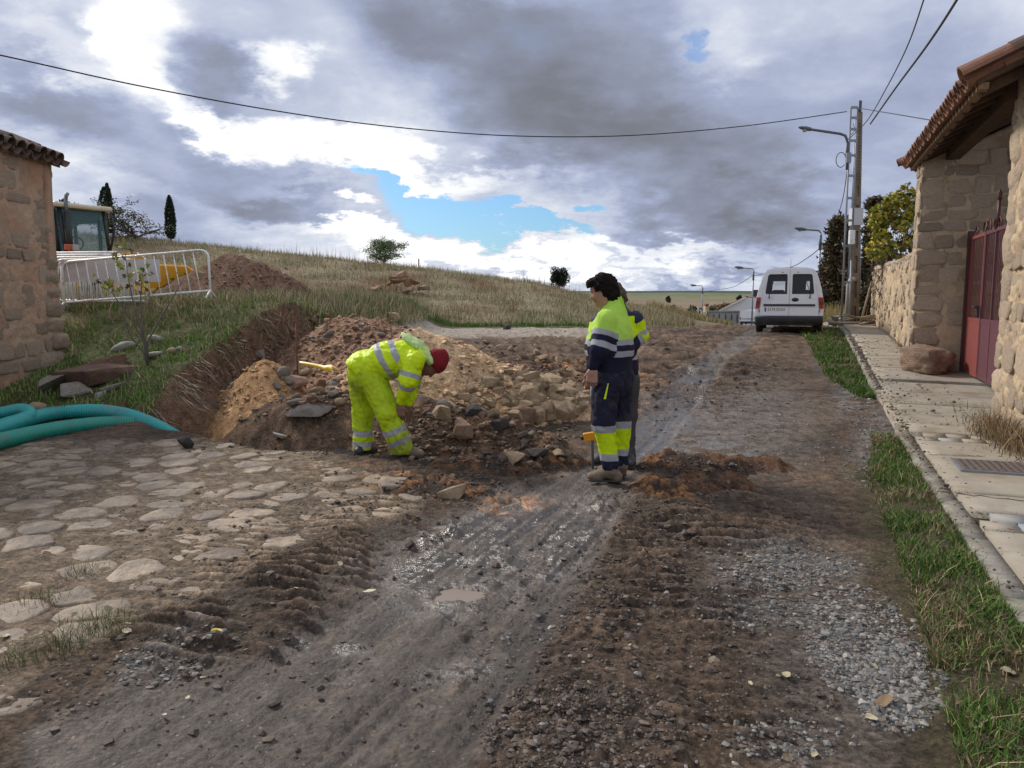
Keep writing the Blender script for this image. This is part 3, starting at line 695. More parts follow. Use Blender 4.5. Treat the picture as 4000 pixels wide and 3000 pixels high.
def slab(name, org, U, Vv, Nn, w, h, thick, mk, parent, res=.05, amp=.03, topf=None, f=3.0, seed=0):
    """solid wall body with rough front, top following topf(u)"""
    nu, nv = max(2, int(w / res)), max(2, int(h / res))
    u = np.linspace(0, w, nu + 1); v = np.linspace(0, 1, nv + 1); Ug, Vg = np.meshgrid(u, v, indexing='ij')
    H = np.vectorize(topf)(Ug) if topf else np.full(Ug.shape, h)
    hh = Vg * H
    d = amp * (fbm(Ug * f + seed * 5, hh * f, 4) + .5 * fbm(Ug * f * 4, hh * f * 4 + seed, 3))
    o = np.array(org); Un, Vn, Nn_ = map(np.array, (U, Vv, Nn))
    Fr = o + Ug[..., None] * Un + hh[..., None] * Vn + d[..., None] * Nn_
    Bk = o + Ug[..., None] * Un + hh[..., None] * Vn - thick * Nn_
    V = np.concatenate([Fr.reshape(-1, 3), Bk.reshape(-1, 3)]); n1 = (nu + 1) * (nv + 1); k = nv + 1
    I, J = np.meshgrid(np.arange(nu), np.arange(nv), indexing='ij'); a = (I * k + J).ravel()
    F = np.stack([a, a + k, a + k + 1, a + 1], 1); B = F[:, ::-1] + n1
    S = []
    for i in range(nu): S.append((i * k + nv, (i + 1) * k + nv, (i + 1) * k + nv + n1, i * k + nv + n1)); S.append((i * k, i * k + n1, (i + 1) * k + n1, (i + 1) * k))
    for j in range(nv): S.append((j, j + 1, j + 1 + n1, j + n1)); b = nu * k + j; S.append((b, b + n1, b + 1 + n1, b + 1))
    Fa = np.concatenate([F, B, np.array(S)])
    if np.dot(np.cross(Un, Vn), Nn_) < 0: Fa = Fa[:, ::-1]
    me = mesh_np(name, V, Fa, True, [MT[mk]])
    return link(name, me, parent)
def tile_mesh(name, mk, length=.42, r=.10, up=True, taper=.85, n=7, th=.014):
    """half-barrel clay tile lying along +x, base at x=0"""
    V = []
    for s_, tp in ((0, 1.0), (1, taper)):
        for rad in (r * tp, (r - th) * tp):
            for j in range(n + 1):
                a = math.pi * j / n; V.append((s_ * length, math.cos(a) * rad, math.sin(a) * rad * (1 if up else -1)))
    k = n + 1; F = []
    for j in range(n):
        F.append((j, j + 1, 2 * k + j + 1, 2 * k + j)); F.append((k + j + 1, k + j, 3 * k + j, 3 * k + j + 1))
        F.append((j + 1, j, k + j, k + j + 1)); F.append((2 * k + j, 2 * k + j + 1, 3 * k + j + 1, 3 * k + j))
    F += [(0, 2 * k, 3 * k, k), (n, k + n, 3 * k + n, 2 * k + n)]
    if not up: F = [f[::-1] for f in F]
    return mesh_np(name, V, F, False, [MT[mk]])

# ------------------------------------------------------------------ left building
zx = Vector((0, 0, 1))
LB = empty('stone_building', (-7.15, 12.1, 0.3), 'corner of an old stone building with red mortar and clay tile eave at left', 'building')
def lk(o):   # keep world placement under an Empty without rotation
    return o
_off = Matrix.Translation(-Vector(LB.location))
class P0:    # small helper: parent at an Empty while passing world coordinates
    pass
def reparent(children, par):
    inv = par.matrix_basis.inverted()
    for o in children:
        o.parent = par; o.matrix_parent_inverse = inv
before = set(bpy.data.objects)
orgL = Vector((-7.12, 12.12, .25)); UL = Vector((.03, -1, 0)).normalized(); NL = Vector((1, .03, 0)).normalized()
slab('wall', orgL, UL, zx, NL, 3.6, 3.45, .45, 'mortar_red', None, .035, .035)
# far end face of the wall
slab('wall', orgL + Vector((.02, .02, 0)), Vector((-1, 0, 0)), zx, Vector((0, 1, 0)), 3, 3.45, .2, 'mortar_red', None, .2, .02)
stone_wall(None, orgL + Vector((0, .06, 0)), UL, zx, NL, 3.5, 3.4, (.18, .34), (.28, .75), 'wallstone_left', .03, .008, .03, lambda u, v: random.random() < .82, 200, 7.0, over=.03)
# quoins sticking out at the corner
z_ = .25
for i in range(13):
    h_ = random.uniform(.22, .32) if i else .5
    if z_ > 3.6: break
    o = link('stone', block_var('wallstone_left', 4.0)); w_ = (.75 if i == 0 else random.uniform(.3, .5)); bt = .10 * max(0, 1 - i / 5) + random.uniform(-.02, .035)
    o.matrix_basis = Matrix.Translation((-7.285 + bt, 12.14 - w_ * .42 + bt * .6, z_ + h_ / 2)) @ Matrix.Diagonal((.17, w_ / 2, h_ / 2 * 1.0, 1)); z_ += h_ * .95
EV = 3.62; slp = math.radians(20)
tl_u = tile_mesh('roof_tile', 'tile_old', .45, .105, True); tl_d = tile_mesh('roof_tile', 'tile_old', .45, .10, False)
for i in range(15):
    for j in range(3):
        y_ = 12.24 - i * .235
        for up in (0, 1):
            o = link('roof_tile', tl_u if up else tl_d)
            xx = -6.93 - j * .36 * math.cos(slp) + random.uniform(-.03, .03); zz_ = EV + j * .36 * math.sin(slp) + (.045 if up else .03) + random.uniform(-.01, .012)
            o.location = (xx, y_ - (.1175 if up else 0), zz_)
            o.rotation_euler = (random.gauss(0, .04), -slp + random.gauss(0, .03), math.pi + random.gauss(0, .05))
m_ = MB(); m_.add([(-7.05, 12.3, EV - .06), (-6.95, 8.5, EV - .06), (-10.5, 8.5, EV + 1.15), (-10.5, 12.3, EV + 1.15), (-7.05, 12.3, EV), (-6.95, 8.5, EV), (-10.5, 8.5, EV + 1.25), (-10.5, 12.3, EV + 1.25)],
       [(0, 3, 2, 1), (4, 5, 6, 7), (0, 1, 5, 4), (2, 3, 7, 6), (1, 2, 6, 5), (3, 0, 4, 7)]); m_.build('roof', MT['tile_old'])
reparent([o for o in bpy.data.objects if o not in before and o.parent is None], LB)

# ------------------------------------------------------------------ street side on the right: pavement, walls, gate porch
def gz_rd(s, t): p = RD(s, t); return float(road_z(p.y))
Ur = RD(1, 0).normalized(); Nr = RD(0, -1).normalized(); Tr = RD(0, 1).normalized()
PV = tag(link('pavement', None), 'concrete pavement with kerb along the stone walls at right', None, None, 'structure')
KT = .98
def strip(name, s0, s1, t0f, t1f, mk, top, parent, ds=.12, nt_=8, thick=.2, amp=.006):
    ns = max(2, int((s1 - s0) / ds)); V = []; k = nt_ + 1
    S = np.linspace(s0, s1, ns + 1)
    rows_ = []
    for s in S:
        for j in range(k):
            t = t0f(s) + (t1f(s) - t0f(s)) * j / nt_; p = RD(s, t)
            rows_.append((p.x, p.y, road_z(p.y) + top))
    A = np.array(rows_); A[:, 2] += amp * fbm(A[:, 0] * 2.5, A[:, 1] * 2.5, 4)
    B = A.copy(); B[:, 2] -= thick; n1 = len(A)
    F = []
    for i in range(ns):
        for j in range(nt_):
            a = i * k + j; F.append((a, a + 1, a + k + 1, a + k)[::-1])
    for i in range(ns):
        a = i * k; F.append((a, a + k, a + k + n1, a + n1)[::-1]); a = i * k + nt_; F.append((a, a + n1, a + k + n1, a + k)[::-1])
    for j in range(nt_):
        F.append((j, j + n1, j + 1 + n1, j + 1)[::-1]); a = ns * k + j; F.append((a, a + 1, a + 1 + n1, a + n1)[::-1])
    return link(name, mesh_np(name, np.concatenate([A, B]), F, True, [MT[mk]]), parent)
inner = lambda s: 2.25 if s < 10.7 else (2.75 if s < 14.45 else 1.98)
cuts_ = [2.2, 3.3, 4.4, 5.45, 5.9, 6.45, 8.65, 9.1, 9.7, 11.2, 13.2, 14.5, 16.2, 18.6, 21, 23.5, 26]
for a_, b_ in zip(cuts_[:-1], cuts_[1:]):
    if (a_, b_) in ((5.45, 5.9), (8.65, 9.1)): continue
    inn = (lambda s: 2.25) if b_ <= 10.6 else ((lambda s: 2.78) if a_ >= 9.6 and b_ <= 14.6 else (lambda s: 1.98))
    top_ = .10 if not (9.6 < a_ < 13) else .085
    if a_ == 9.7 or a_ == 11.2: strip('slab', a_ + .008, b_ - .008, lambda s: 1.02, inn, 'concrete', top_ - .02, PV)
    else: strip('slab', a_ + .008, b_ - .008, lambda s: KT + .135, inn, 'concrete', top_, PV)
MT['bluepaint'] = mat('paving_block_blue_marks', (.33, .29, .235), .85, col2=(.25, .28, .32), vscale=2.6, var=.08, bump=.003, bscale=50)
bt_i = 0
for a_, b_ in ((5.45, 5.9), (8.65, 9.1)):
    for r_ in range(2):
        h_ = (b_ - a_) / 2
        t_ = KT + .14
        while t_ < 2.15:
            w_ = .21
            strip('paving_block', a_ + r_ * h_ + .008, a_ + (r_ + 1) * h_ - .008, lambda s, t_=t_: t_ + .006 + (.1 if r_ else 0), lambda s, t_=t_, w_=w_: min(2.24, t_ + w_ - .006 + (.1 if r_ else 0)), 'bluepaint' if random.random() < .3 else 'concrete', .10 + random.uniform(-.006, .004), PV, .1, 1, .15, .003)
            t_ += w_ + .004
s_ = 2.3
while s_ < 26:
    ln_ = 1.0
    if not (8.8 < s_ < 12.0): strip('kerb_stone', s_ + .006, s_ + ln_ - .006, lambda s: KT, lambda s: KT + .13, 'kerb', .078 + random.uniform(-.012, .006), PV, .25, 2, .25, .004)
    s_ += ln_
s_ = 11.6
strip('kerb_stone', 11.7, 12.9, lambda s: KT + .02, lambda s: KT + .13, 'kerb', .06, PV, .25, 2, .2, .004)
# drain cover
MT['iron'] = mat('cast_iron_cover', (.10, .075, .065), .8, col2=(.14, .11, .095), vscale=20, var=.2, bump=.004, bscale=90)
p_ = RD(7.5, 1.56, gz_rd(7.5, 1.56) + .112)
dc = empty('drain_cover', p_, 'square rusty iron access cover set in the pavement before the dry weeds', 'drain cover', rz=-YAW)
b_ = MB(); b_.bbox((0, 0, 0), (.52, .46, .02), None, 0, .004); b_.build('lid', MT['iron'], dc)
b_ = MB()
for i in range(9):
    for j in range(8): b_.box((-.22 + i * .055, -.19 + j * .055, .012), (.022, .022, .006))
b_.build('tread', MT['iron'], dc)['kind'] = 'stuff'
b_ = MB(); b_.box((0, .245, -.004), (.56, .025, .022)); b_.box((0, -.245, -.004), (.56, .025, .022)); b_.box((.272, 0, -.004), (.02, .465, .022)); b_.box((-.272, 0, -.004), (.02, .465, .022)); b_.build('frame', MT['steel'], dc)

# cracks and litter on the pavement
MT['crack'] = mat('crack_dirt', (.06, .048, .035), .95)
def crack(pts, w):
    V = []; 
    for i, (s, t) in enumerate(pts):
        p = RD(s, t); q = RD(s + w * random.uniform(.4, 1.4), t + .003); z = float(road_z(p.y)) + .104; V += [(p.x, p.y, z), (q.x, q.y, z)]
    link('crack', (lambda me: (me.from_pydata(V, [], [(2 * i, 2 * i + 2, 2 * i + 3, 2 * i + 1) for i in range(len(pts) - 1)]), me.materials.append(MT['crack']), me)[-1])(bpy.data.meshes.new('crack')), PV)
def wob(s0, t0, s1, t1, n, a): return [(s0 + (s1 - s0) * i / n + random.gauss(0, a), t0 + (t1 - t0) * i / n) for i in range(n + 1)]
for s0, t0, s1, t1 in ((6.42, 1.0, 6.25, 1.95), (4.1, 1.1, 3.9, 2.1), (7.9, 1.12, 8.0, 1.6), (12.3, 1.1, 12.1, 2.6), (15.4, 1.15, 15.3, 1.95), (17.3, 1.15, 17.5, 1.95), (10.4, 1.05, 10.6, 2.3)): crack(wob(s0, t0, s1, t1, 22, .012), .016)
# near wall of the porch (left face towards the street)
before = set(bpy.data.objects)
zb = gz_rd(10, 2.1)
NW = empty('porch_wall', RD(9.5, 2.12, zb), 'rough honey coloured stone wall at the right edge with gnarled masonry', 'wall')
orgN = RD(10.52, 2.16, zb - .05); UN = -Ur
slab('mortar_face', orgN, UN, zx, Nr, 3.6, 4.12, .5, 'mortar', None, .03, .075, None, 2.5, 3)
slab('mortar_face', orgN + Tr * .5, -Tr, zx, Ur, .5, 4.12, .2, 'mortar', None, .06, .03, None, 3.5, 5)
stone_wall(None, orgN, UN, zx, Nr, 3.5, 4.0, (.20, .38), (.24, .56), 'wallstone', .045, .016, .02, None, 160, 5.5, over=.03)
z_ = zb
while z_ < zb + 3.8:
    h_ = random.uniform(.3, .48); o = link('stone', block_var('wallstone', 3.6))
    o.matrix_basis = Matrix.Translation(RD(10.5 - .17 + random.uniform(-.02, .02), 2.285 + random.uniform(-.03, .03), z_ + h_ / 2)) @ Matrix((Ur, Nr, zx)).transposed().to_4x4() @ Matrix.Diagonal((random.uniform(.18, .28), .15, h_ / 2, 1)); z_ += h_ * .97
reparent([o for o in bpy.data.objects if o not in before and o.parent is None and o is not NW], NW)
# far side of the porch: cross wall and pillar
before = set(bpy.data.objects)
zb = gz_rd(14.5, 1.8)
FW = empty('gate_pillar', RD(14.5, 1.8, zb), 'tall squared stone pillar and cross wall on the far side of the red gate', 'pillar')
orgF = RD(14.5, 1.72, zb - .1)
slab('mortar_face', orgF, Tr, zx, -Ur, 4.2, 3.55, .6, 'mortar', None, .06, .03, lambda u: 3.53 + .47 * min(u, 4.2), 3, 7)
slab('mortar_face', orgF + Ur * .62, -Ur, zx, Nr, .62, 3.60, .4, 'mortar', None, .06, .03, None, 3, 9)
stone_wall(None, orgF, Tr, zx, -Ur, 1.35, 3.55, (.17, .34), (.26, .50), 'wallstone', .03, .016, .02, None, 100, 6.5, over=.03)
stone_wall(None, orgF + Tr * 1.35, Tr, zx, -Ur, 1.8, 3.55, (.18, .30), (.22, .45), 'wallstone', .03, .014, .03, lambda u, v: True, 100, 6.5)
stone_wall(None, orgF + Ur * .6, -Ur, zx, Nr, .6, 3.5, (.20, .38), (.28, .45), 'wallstone', .03, .016, .02, None, 60, 6.5, over=.03)
reparent([o for o in bpy.data.objects if o not in before and o.parent is None and o is not FW], FW)
MT['boulder'] = stonem('boulder', (.36, .25, .18), (.27, .18, .125), (.2, .13, .09)); o = link('boulder', block_mesh('boulder', 77, 'boulder', 12, 3.2, .2)); o.scale = (.30, .36, .24); o.location = RD(14.2, 1.90, zb + .26); o.rotation_euler = (.1, .1, .25)
tag(o, 'big rounded reddish boulder at the foot of the gate pillar', 'boulder')
# long garden wall behind
before = set(bpy.data.objects)
GWl = empty('garden_wall', RD(16, 1.95, gz_rd(16, 1.95)), 'long rubble garden wall running back from the gate to the pole', 'wall')
ztop = lambda s: 2.30 + .10 * math.sin(s * .9) * .4 + .02 * math.sin(s * 5)
s0_, s1_ = 15.1, 27.0
def tops(u): s = s0_ + u; return ztop(s) - (gz_rd(s, 1.95) - .15) if False else 0
NSG = 40
# the body follows the rising ground: built in segments of one mesh
V_, F_ = [], []
nu, nv = 240, 36
Ug, Vg = np.meshgrid(np.linspace(0, s1_ - s0_, nu + 1), np.linspace(0, 1, nv + 1), indexing='ij')
Sg = s0_ + Ug; Xg = Sg * rdx + 1.98 * rdy; Yg = Sg * rdy - 1.98 * rdx
zbot = road_z(Yg) - .1; zt = 2.44 - .008 * Ug + .04 * np.sin(Sg * .9) + .05 * fbm(Sg * 2.2, Sg * 0 + 4, 3) - .12 * sst(2, 0, Ug - 0) * 0
Zg = zbot + Vg * (zt - zbot); dd_ = .045 * fbm(Ug * 2.5, Zg * 3, 4) + .05 * np.maximum(fbm(Ug * 6, Zg * 9 + 3, 3), -.2)
Fr = np.stack([Xg + dd_ * Nr.x, Yg + dd_ * Nr.y, Zg], -1); Bk = Fr + np.array(Tr)[None, None] * .45; Bk[..., 2] = Zg
k = nv + 1; n1 = (nu + 1) * k; I, J = np.meshgrid(np.arange(nu), np.arange(nv), indexing='ij'); a = (I * k + J).ravel()
F = np.stack([a, a + 1, a + k + 1, a + k], 1); Bq = F[:, ::-1] + n1
Tq = np.array([(i * k + nv, i * k + nv + n1, (i + 1) * k + nv + n1, (i + 1) * k + nv) for i in range(nu)])
link('mortar_face', mesh_np('mortar_face', np.concatenate([Fr.reshape(-1, 3), Bk.reshape(-1, 3)]), np.concatenate([F, Bq, Tq]), True, [MT['mortar']]))
n_ = 0
for i in range(290):
    u = random.random() ** 1.35 * (s1_ - s0_); s = s0_ + u; zb_ = gz_rd(s, 1.95); z = random.uniform(zb_ + .05, 2.36 - .008 * u)
    o = link('stone', block_var('wallstone', 5.5)); w_, h_ = random.uniform(.12, .36), random.uniform(.09, .22)
    o.matrix_basis = Matrix.Translation(RD(s, 1.985 + random.uniform(-.01, .03), z)) @ Matrix((Ur, Nr, zx)).transposed().to_4x4() @ Matrix.Rotation(random.gauss(0, .35), 4, 'Y') @ Matrix.Diagonal((w_ / 2, .04, h_ / 2, 1))
for i in range(34):   # cap stones
    s = s0_ + i * .35; o = link('cap_stone', block_var('wallstone', 3.6)); o.matrix_basis = Matrix.Translation(RD(s, 2.17, 2.43 - .008 * (s - s0_) + .04 * math.sin(s * .9))) @ Matrix((Ur, Nr, zx)).transposed().to_4x4() @ Matrix.Rotation(random.gauss(0, .2), 4, 'Z') @ Matrix.Diagonal((.20, .22, random.uniform(.05, .09), 1))
reparent([o for o in bpy.data.objects if o not in before and o.parent is None and o is not GWl], GWl)
o = MB().box((0, 0, 0), (2.0, .14, .09)).build('timber', mat('pale_timber', (.55, .42, .28), .8, var=.15)); o.matrix_basis = Matrix.Translation(RD(24.9, 2.0, 2.42)) @ Matrix((Ur, Nr, zx)).transposed().to_4x4() @ Matrix.Rotation(-.02, 4, 'Y')
tag(o, 'pale timber lying on top of the garden wall beside the pole', 'timber')

# porch roof with barrel tiles along the eave
before = set(bpy.data.objects)
PR = empty('porch_roof', RD(12.5, 1.6, 3.8), 'clay tiled porch roof with dark timber eave above the red gate', 'roof')
sl = math.radians(24.5); t0, z0 = 1.60, 3.86; Rd = Tr * math.cos(sl) + zx * math.sin(sl)   # up-slope direction
Np = Ur.cross(Rd).normalized(); Np = Np if Np.z > 0 else -Np
tu = tile_mesh('roof_tile', 'tile', .46, .088, True, .85, 7); td = tile_mesh('roof_tile', 'tile', .46, .085, False, .85, 7)
Mt = Matrix((Rd, Np.cross(Rd).normalized(), Np)).transposed().to_4x4()
ROOF0, ROOF1 = 9.72, 15.55
ns_ = int((ROOF1 - ROOF0) / .2)
for i in range(ns_):
    s = ROOF0 + .1 + i * .2
    for j in range(4):
        for up in (0, 1):
            o = link('roof_tile', tu if up else td)
            p = RD(s + (.1 if up else 0), t0, z0) + Rd * (j * .38 - .06 + random.uniform(-.015, .015)) + Np * ((.05 if up else .04) + .008 * (3 - j) * 0)
            o.matrix_basis = Matrix.Translation(p) @ Mt @ Matrix.Rotation(random.gauss(0, .02), 4, 'Z')
# big verge tiles on the near and far gable edges
tv = tile_mesh('verge_tile', 'tile', .60, .125, True, .9, 9, .02)
for s, k_ in ((ROOF0 - .02, 7), (ROOF1 + .05, 4)):
    for j in range(k_):
        o = link('verge_tile', tv); p = RD(s, t0, z0) + Rd * (j * .50 - .10) + Np * (.075 + .0 * j)
        o.matrix_basis = Matrix.Translation(p) @ Mt
m_ = MB()
c_ = RD((ROOF0 + ROOF1) / 2, t0, z0) + Rd * 1.7 - Np * .035
m_.box(c_, (3.35, ROOF1 - ROOF0 - .06, .05), Mt.to_3x3()); m_.build('roof_deck', MT['wood_dark'])
m_ = MB(); m_.box(RD((ROOF0 + ROOF1) / 2, t0 + .10, z0 - .055), (.10, ROOF1 - ROOF0 - .1, .07), Matrix((Tr, Ur, zx)).transposed()); m_.build('eave_board', mat('eave_mortar', (.22, .14, .085), .9, var=.25, vscale=9))
for i in range(12):
    s = ROOF0 + .25 + i * .49; m_ = MB(); m_.box(RD(s, t0, z0) + Rd * 1.05 - Np * .115, (2.0, .09, .10), Mt.to_3x3()); m_.build('rafter', MT['wood_dark'])
m_ = MB(); m_.box(RD(12.5, 2.15, 3.87), (.20, 4.3, .20), Matrix((Tr, Ur, zx)).transposed()); m_.build('beam', MT['wood_dark'])
m_ = MB(); m_.box(RD(15.4, 1.95, 3.83), (.35, .12, .16), Matrix((Tr, Ur, zx)).transposed()); m_.build('corbel', MT['wood_dark'])
reparent([o for o in bpy.data.objects if o not in before and o.parent is None and o is not PR], PR)
# back of the covered yard so the gate shows dark depth, as a yard wall
b_ = MB(); b_.box((0, 0, 0), (.3, 5.5, 3.2), Matrix((Tr, Ur, zx)).transposed()); o = b_.build('yard_wall', MT['mortar']); o.location = RD(12.2, 6.2, gz_rd(12, 4) + 1.6); tag(o, 'dim plastered wall inside the yard behind the gate bars', 'wall')

# gate
MT['gate_red'] = mat('gate_red_paint', (.21, .045, .038), .6, var=.15, vscale=3, dirt=(.12, .05, .04), dscale=3, damt=.4)
MT['gate_red_shaded'] = mat('gate_red_paint_shaded', (.10, .028, .04), .6, var=.1, vscale=3)  # same red paint on the leaf catching less sun, its shade in the colour
MT['gate_bar'] = mat('gate_bar_paint', (.13, .028, .025), .5)
MT['gate_void'] = mat('gate_frame_paint', (.08, .018, .018), .5)
GT = 2.48; zg = gz_rd(13, GT) + .13
G = empty('metal_gate', RD(12.9, GT, zg), 'dark red double gate with upper bars ribbed lower panels and scrolled top', 'gate', rz=math.atan2(Ur.y, Ur.x))
def gl(s, dt, z): return (s - 12.9, -dt, z - zg)   # local: x along street, y towards the street
Hg = 2.2; slope_g = (gz_rd(14.3, GT) - gz_rd(11.6, GT)) / 2.7
def bar(m_, s, z0_, z1_, w=.02, d=.02, dt=0): m_.box((s - 12.9, -dt, (z0_ + z1_) / 2), (w, d, z1_ - z0_))
for (sa, sb, mk) in ((14.32, 13.30, 'gate_red'), (13.27, 11.55, 'gate_red_shaded')):
    m_ = MB(); lo, hi = sb, sa
    for s in (lo + .02, hi - .02): bar(m_, s, .06, Hg, .045, .04)
    if mk == 'gate_red_shaded': bar(m_, 12.60, .06, Hg, .04, .04)
    for z in (.08, .92, Hg): m_.box(((lo + hi) / 2 - 12.9, 0, z), (hi - lo, .036, .05))
    m_.build('leaf_frame', MT[mk], G)
    n_ = int((hi - lo) / .095)
    for i in range(1, n_):
        m_ = MB(); bar(m_, lo + (hi - lo) * i / n_, .94, Hg - .02, .012, .008); m_.build('bar', MT['gate_bar'], G)
        if i % 1 == 0:
            m_ = MB(); m_.box((lo + (hi - lo) * (i - .5) / n_ - 12.9, 0, .50), ((hi - lo) / n_ - .008, .020 if i % 2 else .014, .80)); m_.build('panel_rib', MT[mk], G)
    m_ = MB(); m_.box(((lo + hi) / 2 - 12.9, .012, .5), (hi - lo - .05, .004, .8)); m_.build('panel_back', MT[mk], G)
m_ = MB(); bar(m_, 14.42, 0, Hg + .12, .10, .10); m_.build('post', MT['gate_void'], G)
m_ = MB(); m_.box((13.285 - 12.9, .05, 1.05), (.05, .03, .18)); m_.tube([(13.28 - 12.9, .06, 1.12), (13.28 - 12.9, .11, 1.12), (13.42 - 12.9, .11, 1.12)], .01); m_.build('handle', MT['black'], G)
def scroll(m_, x, z, sg, R=.12):
    pts = []
    for i in range(22):
        a = i / 21 * 2.2 * math.pi; r_ = R * (1 - .62 * i / 21); pts.append((x + sg * (R - r_ * math.cos(a)), 0, z + r_ * math.sin(a) + .02))
    m_.tube(pts, .011, 6)
for x, sg in ((13.29 - 12.9, 1), (13.29 - 12.9, -1), (12.62 - 12.9, 1), (12.62 - 12.9, -1), (13.9 - 12.9, 1)):
    m_ = MB(); scroll(m_, x, Hg + .04, sg, .13 if abs(x - .39) > .1 else .15); m_.build('scroll', MT['gate_void'], G)
for x in (12.62 - 12.9,):
    m_ = MB(); m_.tube([(x, 0, Hg), (x, 0, Hg + .42)], [.03, .02], 8); m_.lathe([(0, 0), (.035, .02), (.02, .06), (.04, .10), (0, .16)], (x, 0, Hg + .40), 10); m_.build('finial', MT['gate_void'], G)

# ------------------------------------------------------------------ poles, lamps and wires
PY = 24.4
PB = at(1842, 700, PY); PTp = at(1856, 243, PY); PB.z = hz(PB.x, PB.y) - .1
CP = empty('concrete_pole', PB, 'tapered concrete utility pole with arched pockets standing by the garden wall', 'utility pole')
ax_ = PTp - PB; H_ = ax_.length; ax_.normalize(); sideP = Vector((1, 0, 0)); sideP = (sideP - ax_ * sideP.dot(ax_)).normalized(); dpt = ax_.cross(sideP)
def cpw(h): return .150 - .076 * h / H_
m_ = MB()
for sg in (-1, 1):
    vs = []
    for h in (0, H_):
        w = cpw(h); inn = w * .40
        for a_, b_ in ((inn, -.11 + .04 * h / H_), (w, -.11 + .04 * h / H_), (w, .11 - .04 * h / H_), (inn, .11 - .04 * h / H_)): vs.append(ax_ * h + sideP * (sg * a_) + dpt * b_)
    m_.add(vs, [(0, 1, 5, 4), (1, 2, 6, 5), (2, 3, 7, 6), (3, 0, 4, 7), (4, 5, 6, 7), (3, 2, 1, 0)])
m_.build('flanges', MT['concrete_pole'], CP)
m_ = MB(); R_ = Matrix((sideP, dpt, ax_)).transposed()
m_.box(ax_ * H_ / 2, (.09, .10, H_), R_, 0, .8); m_.build('web', MT['concrete_pole'], CP)
for i in range(10):
    h = .95 + i * .78 * (1 if i < 6 else .9)
    if h < H_ - 2.2:
        m_ = MB(); m_.box(ax_ * (h - .08), (cpw(h) * .82, .205, .26), R_); m_.build('cross_piece', MT['concrete_pole'], CP)
m_ = MB(); m_.box(ax_ * (H_ - 1.12), (cpw(H_) * .9, .145, 2.2), R_); m_.build('pole_top', MT['concrete_pole'], CP)
MT['hole'] = mat('dark_hole', (.03, .027, .025), .9)
for i in range(22):
    m_ = MB(); m_.lathe([(0, 0), (.016, 0), (.016, .01), (0, .01)], ax_ * (H_ - .35 - i * .15 * .62) - Vector((0, .078, 0)), 8, (0, -1, 0)); m_.build('bolt_hole', MT['hole'], CP)
m_ = MB(); m_.box(ax_ * (H_ - 3.15), (.34, .26, .52), R_); m_.build('white_band', mat('faded_plate', (.55, .55, .56), .6), CP)
m_ = MB(); m_.tube([ax_ * H_ + Vector((0, 0, -.1)), ax_ * H_ + Vector((.0, 0, .35))], .025, 6); m_.tube([ax_ * H_ + Vector((.05, 0, -.1)), ax_ * H_ + Vector((.05, 0, .35)), ax_ * H_ + Vector((0, 0, .35))], .018, 6); m_.build('hook', MT['black'], CP)
m_ = MB(); m_.tube([ax_ * .2 + sideP * -.2, ax_ * (H_ * .5) + sideP * -.15, ax_ * H_ * .97 + sideP * -.1], .022, 6); m_.tube([ax_ * 1.2 + sideP * .19, ax_ * (H_ * .45) + sideP * .14], .03, 6); m_.build('cable_duct', MT['steel'], CP)
# steel lattice pole
LP0 = at(1817, 705, PY - .5); LP1 = at(1838, 232, PY - .5); LP0.z = hz(LP0.x, LP0.y) - .1
LP = empty('steel_ladder_pole', LP0, 'slim steel ladder pole leaning beside the concrete pole', 'pole')
d_ = LP1 - LP0; wv = Vector((.20, 0, 0)); m_ = MB()
m_.tube([(0, 0, 0), d_], .032, 4); m_.build('upright', MT['steel'], LP); m_ = MB(); m_.tube([wv * 1.1 + d_ * .32, d_ + wv], .032, 4); m_.tube([wv * 1.3, wv * 1.1 + d_ * .32], .032, 4); m_.build('upright', MT['steel'], LP)
for f in (.06, .22, .385, .50, .60, .70, .79, .855, .905, .955, 1.0):
    m_ = MB(); m_.box(d_ * f + wv / 2, (.19, .04, .07)); m_.build('batten', MT['steel'], LP)
m_ = MB(); a_ = Vector((-.06, 0, 0))
m_.tube([d_ * .36 + a_ * 0, d_ * .40 + Vector((-.6, 0, 0)) * 0 + Vector((-.07, -.0, 0))], .02, 5); m_.build('clamp', MT['steel'], LP)
m_ = MB(); m_.bbox(d_ * .49 + Vector((.15, -.12, -.45)), (.17, .14, .42), None, 0, .02); m_.build('junction_box', MT['white_metal'], LP)
m_ = MB(); pts = [d_ * .80 + Vector((-.1, 0, 0)) + Vector((-.13 + .15 * math.cos(a), 0, -.2 + .22 * math.sin(a))) for a in np.linspace(.3, 5.6, 14)]
m_.tube(pts, .012, 5); m_.tube([d_ * .93 + wv * .5, d_ * .9 + wv * .8, d_ * .88 + wv * .2], .01, 5); m_.tube([d_ * .84 + Vector((-.05, 0, 0)), d_ * .78 + Vector((-.1, -.05, 0))], .03, 6); m_.build('cable_loop', MT['black_wire'], LP)['kind'] = 'stuff'
MT['lamp_grey'] = mat('lamp_housing', (.10, .11, .125), .5, var=.1); MT['lens'] = mat('lamp_lens', (.35, .36, .36), .3)
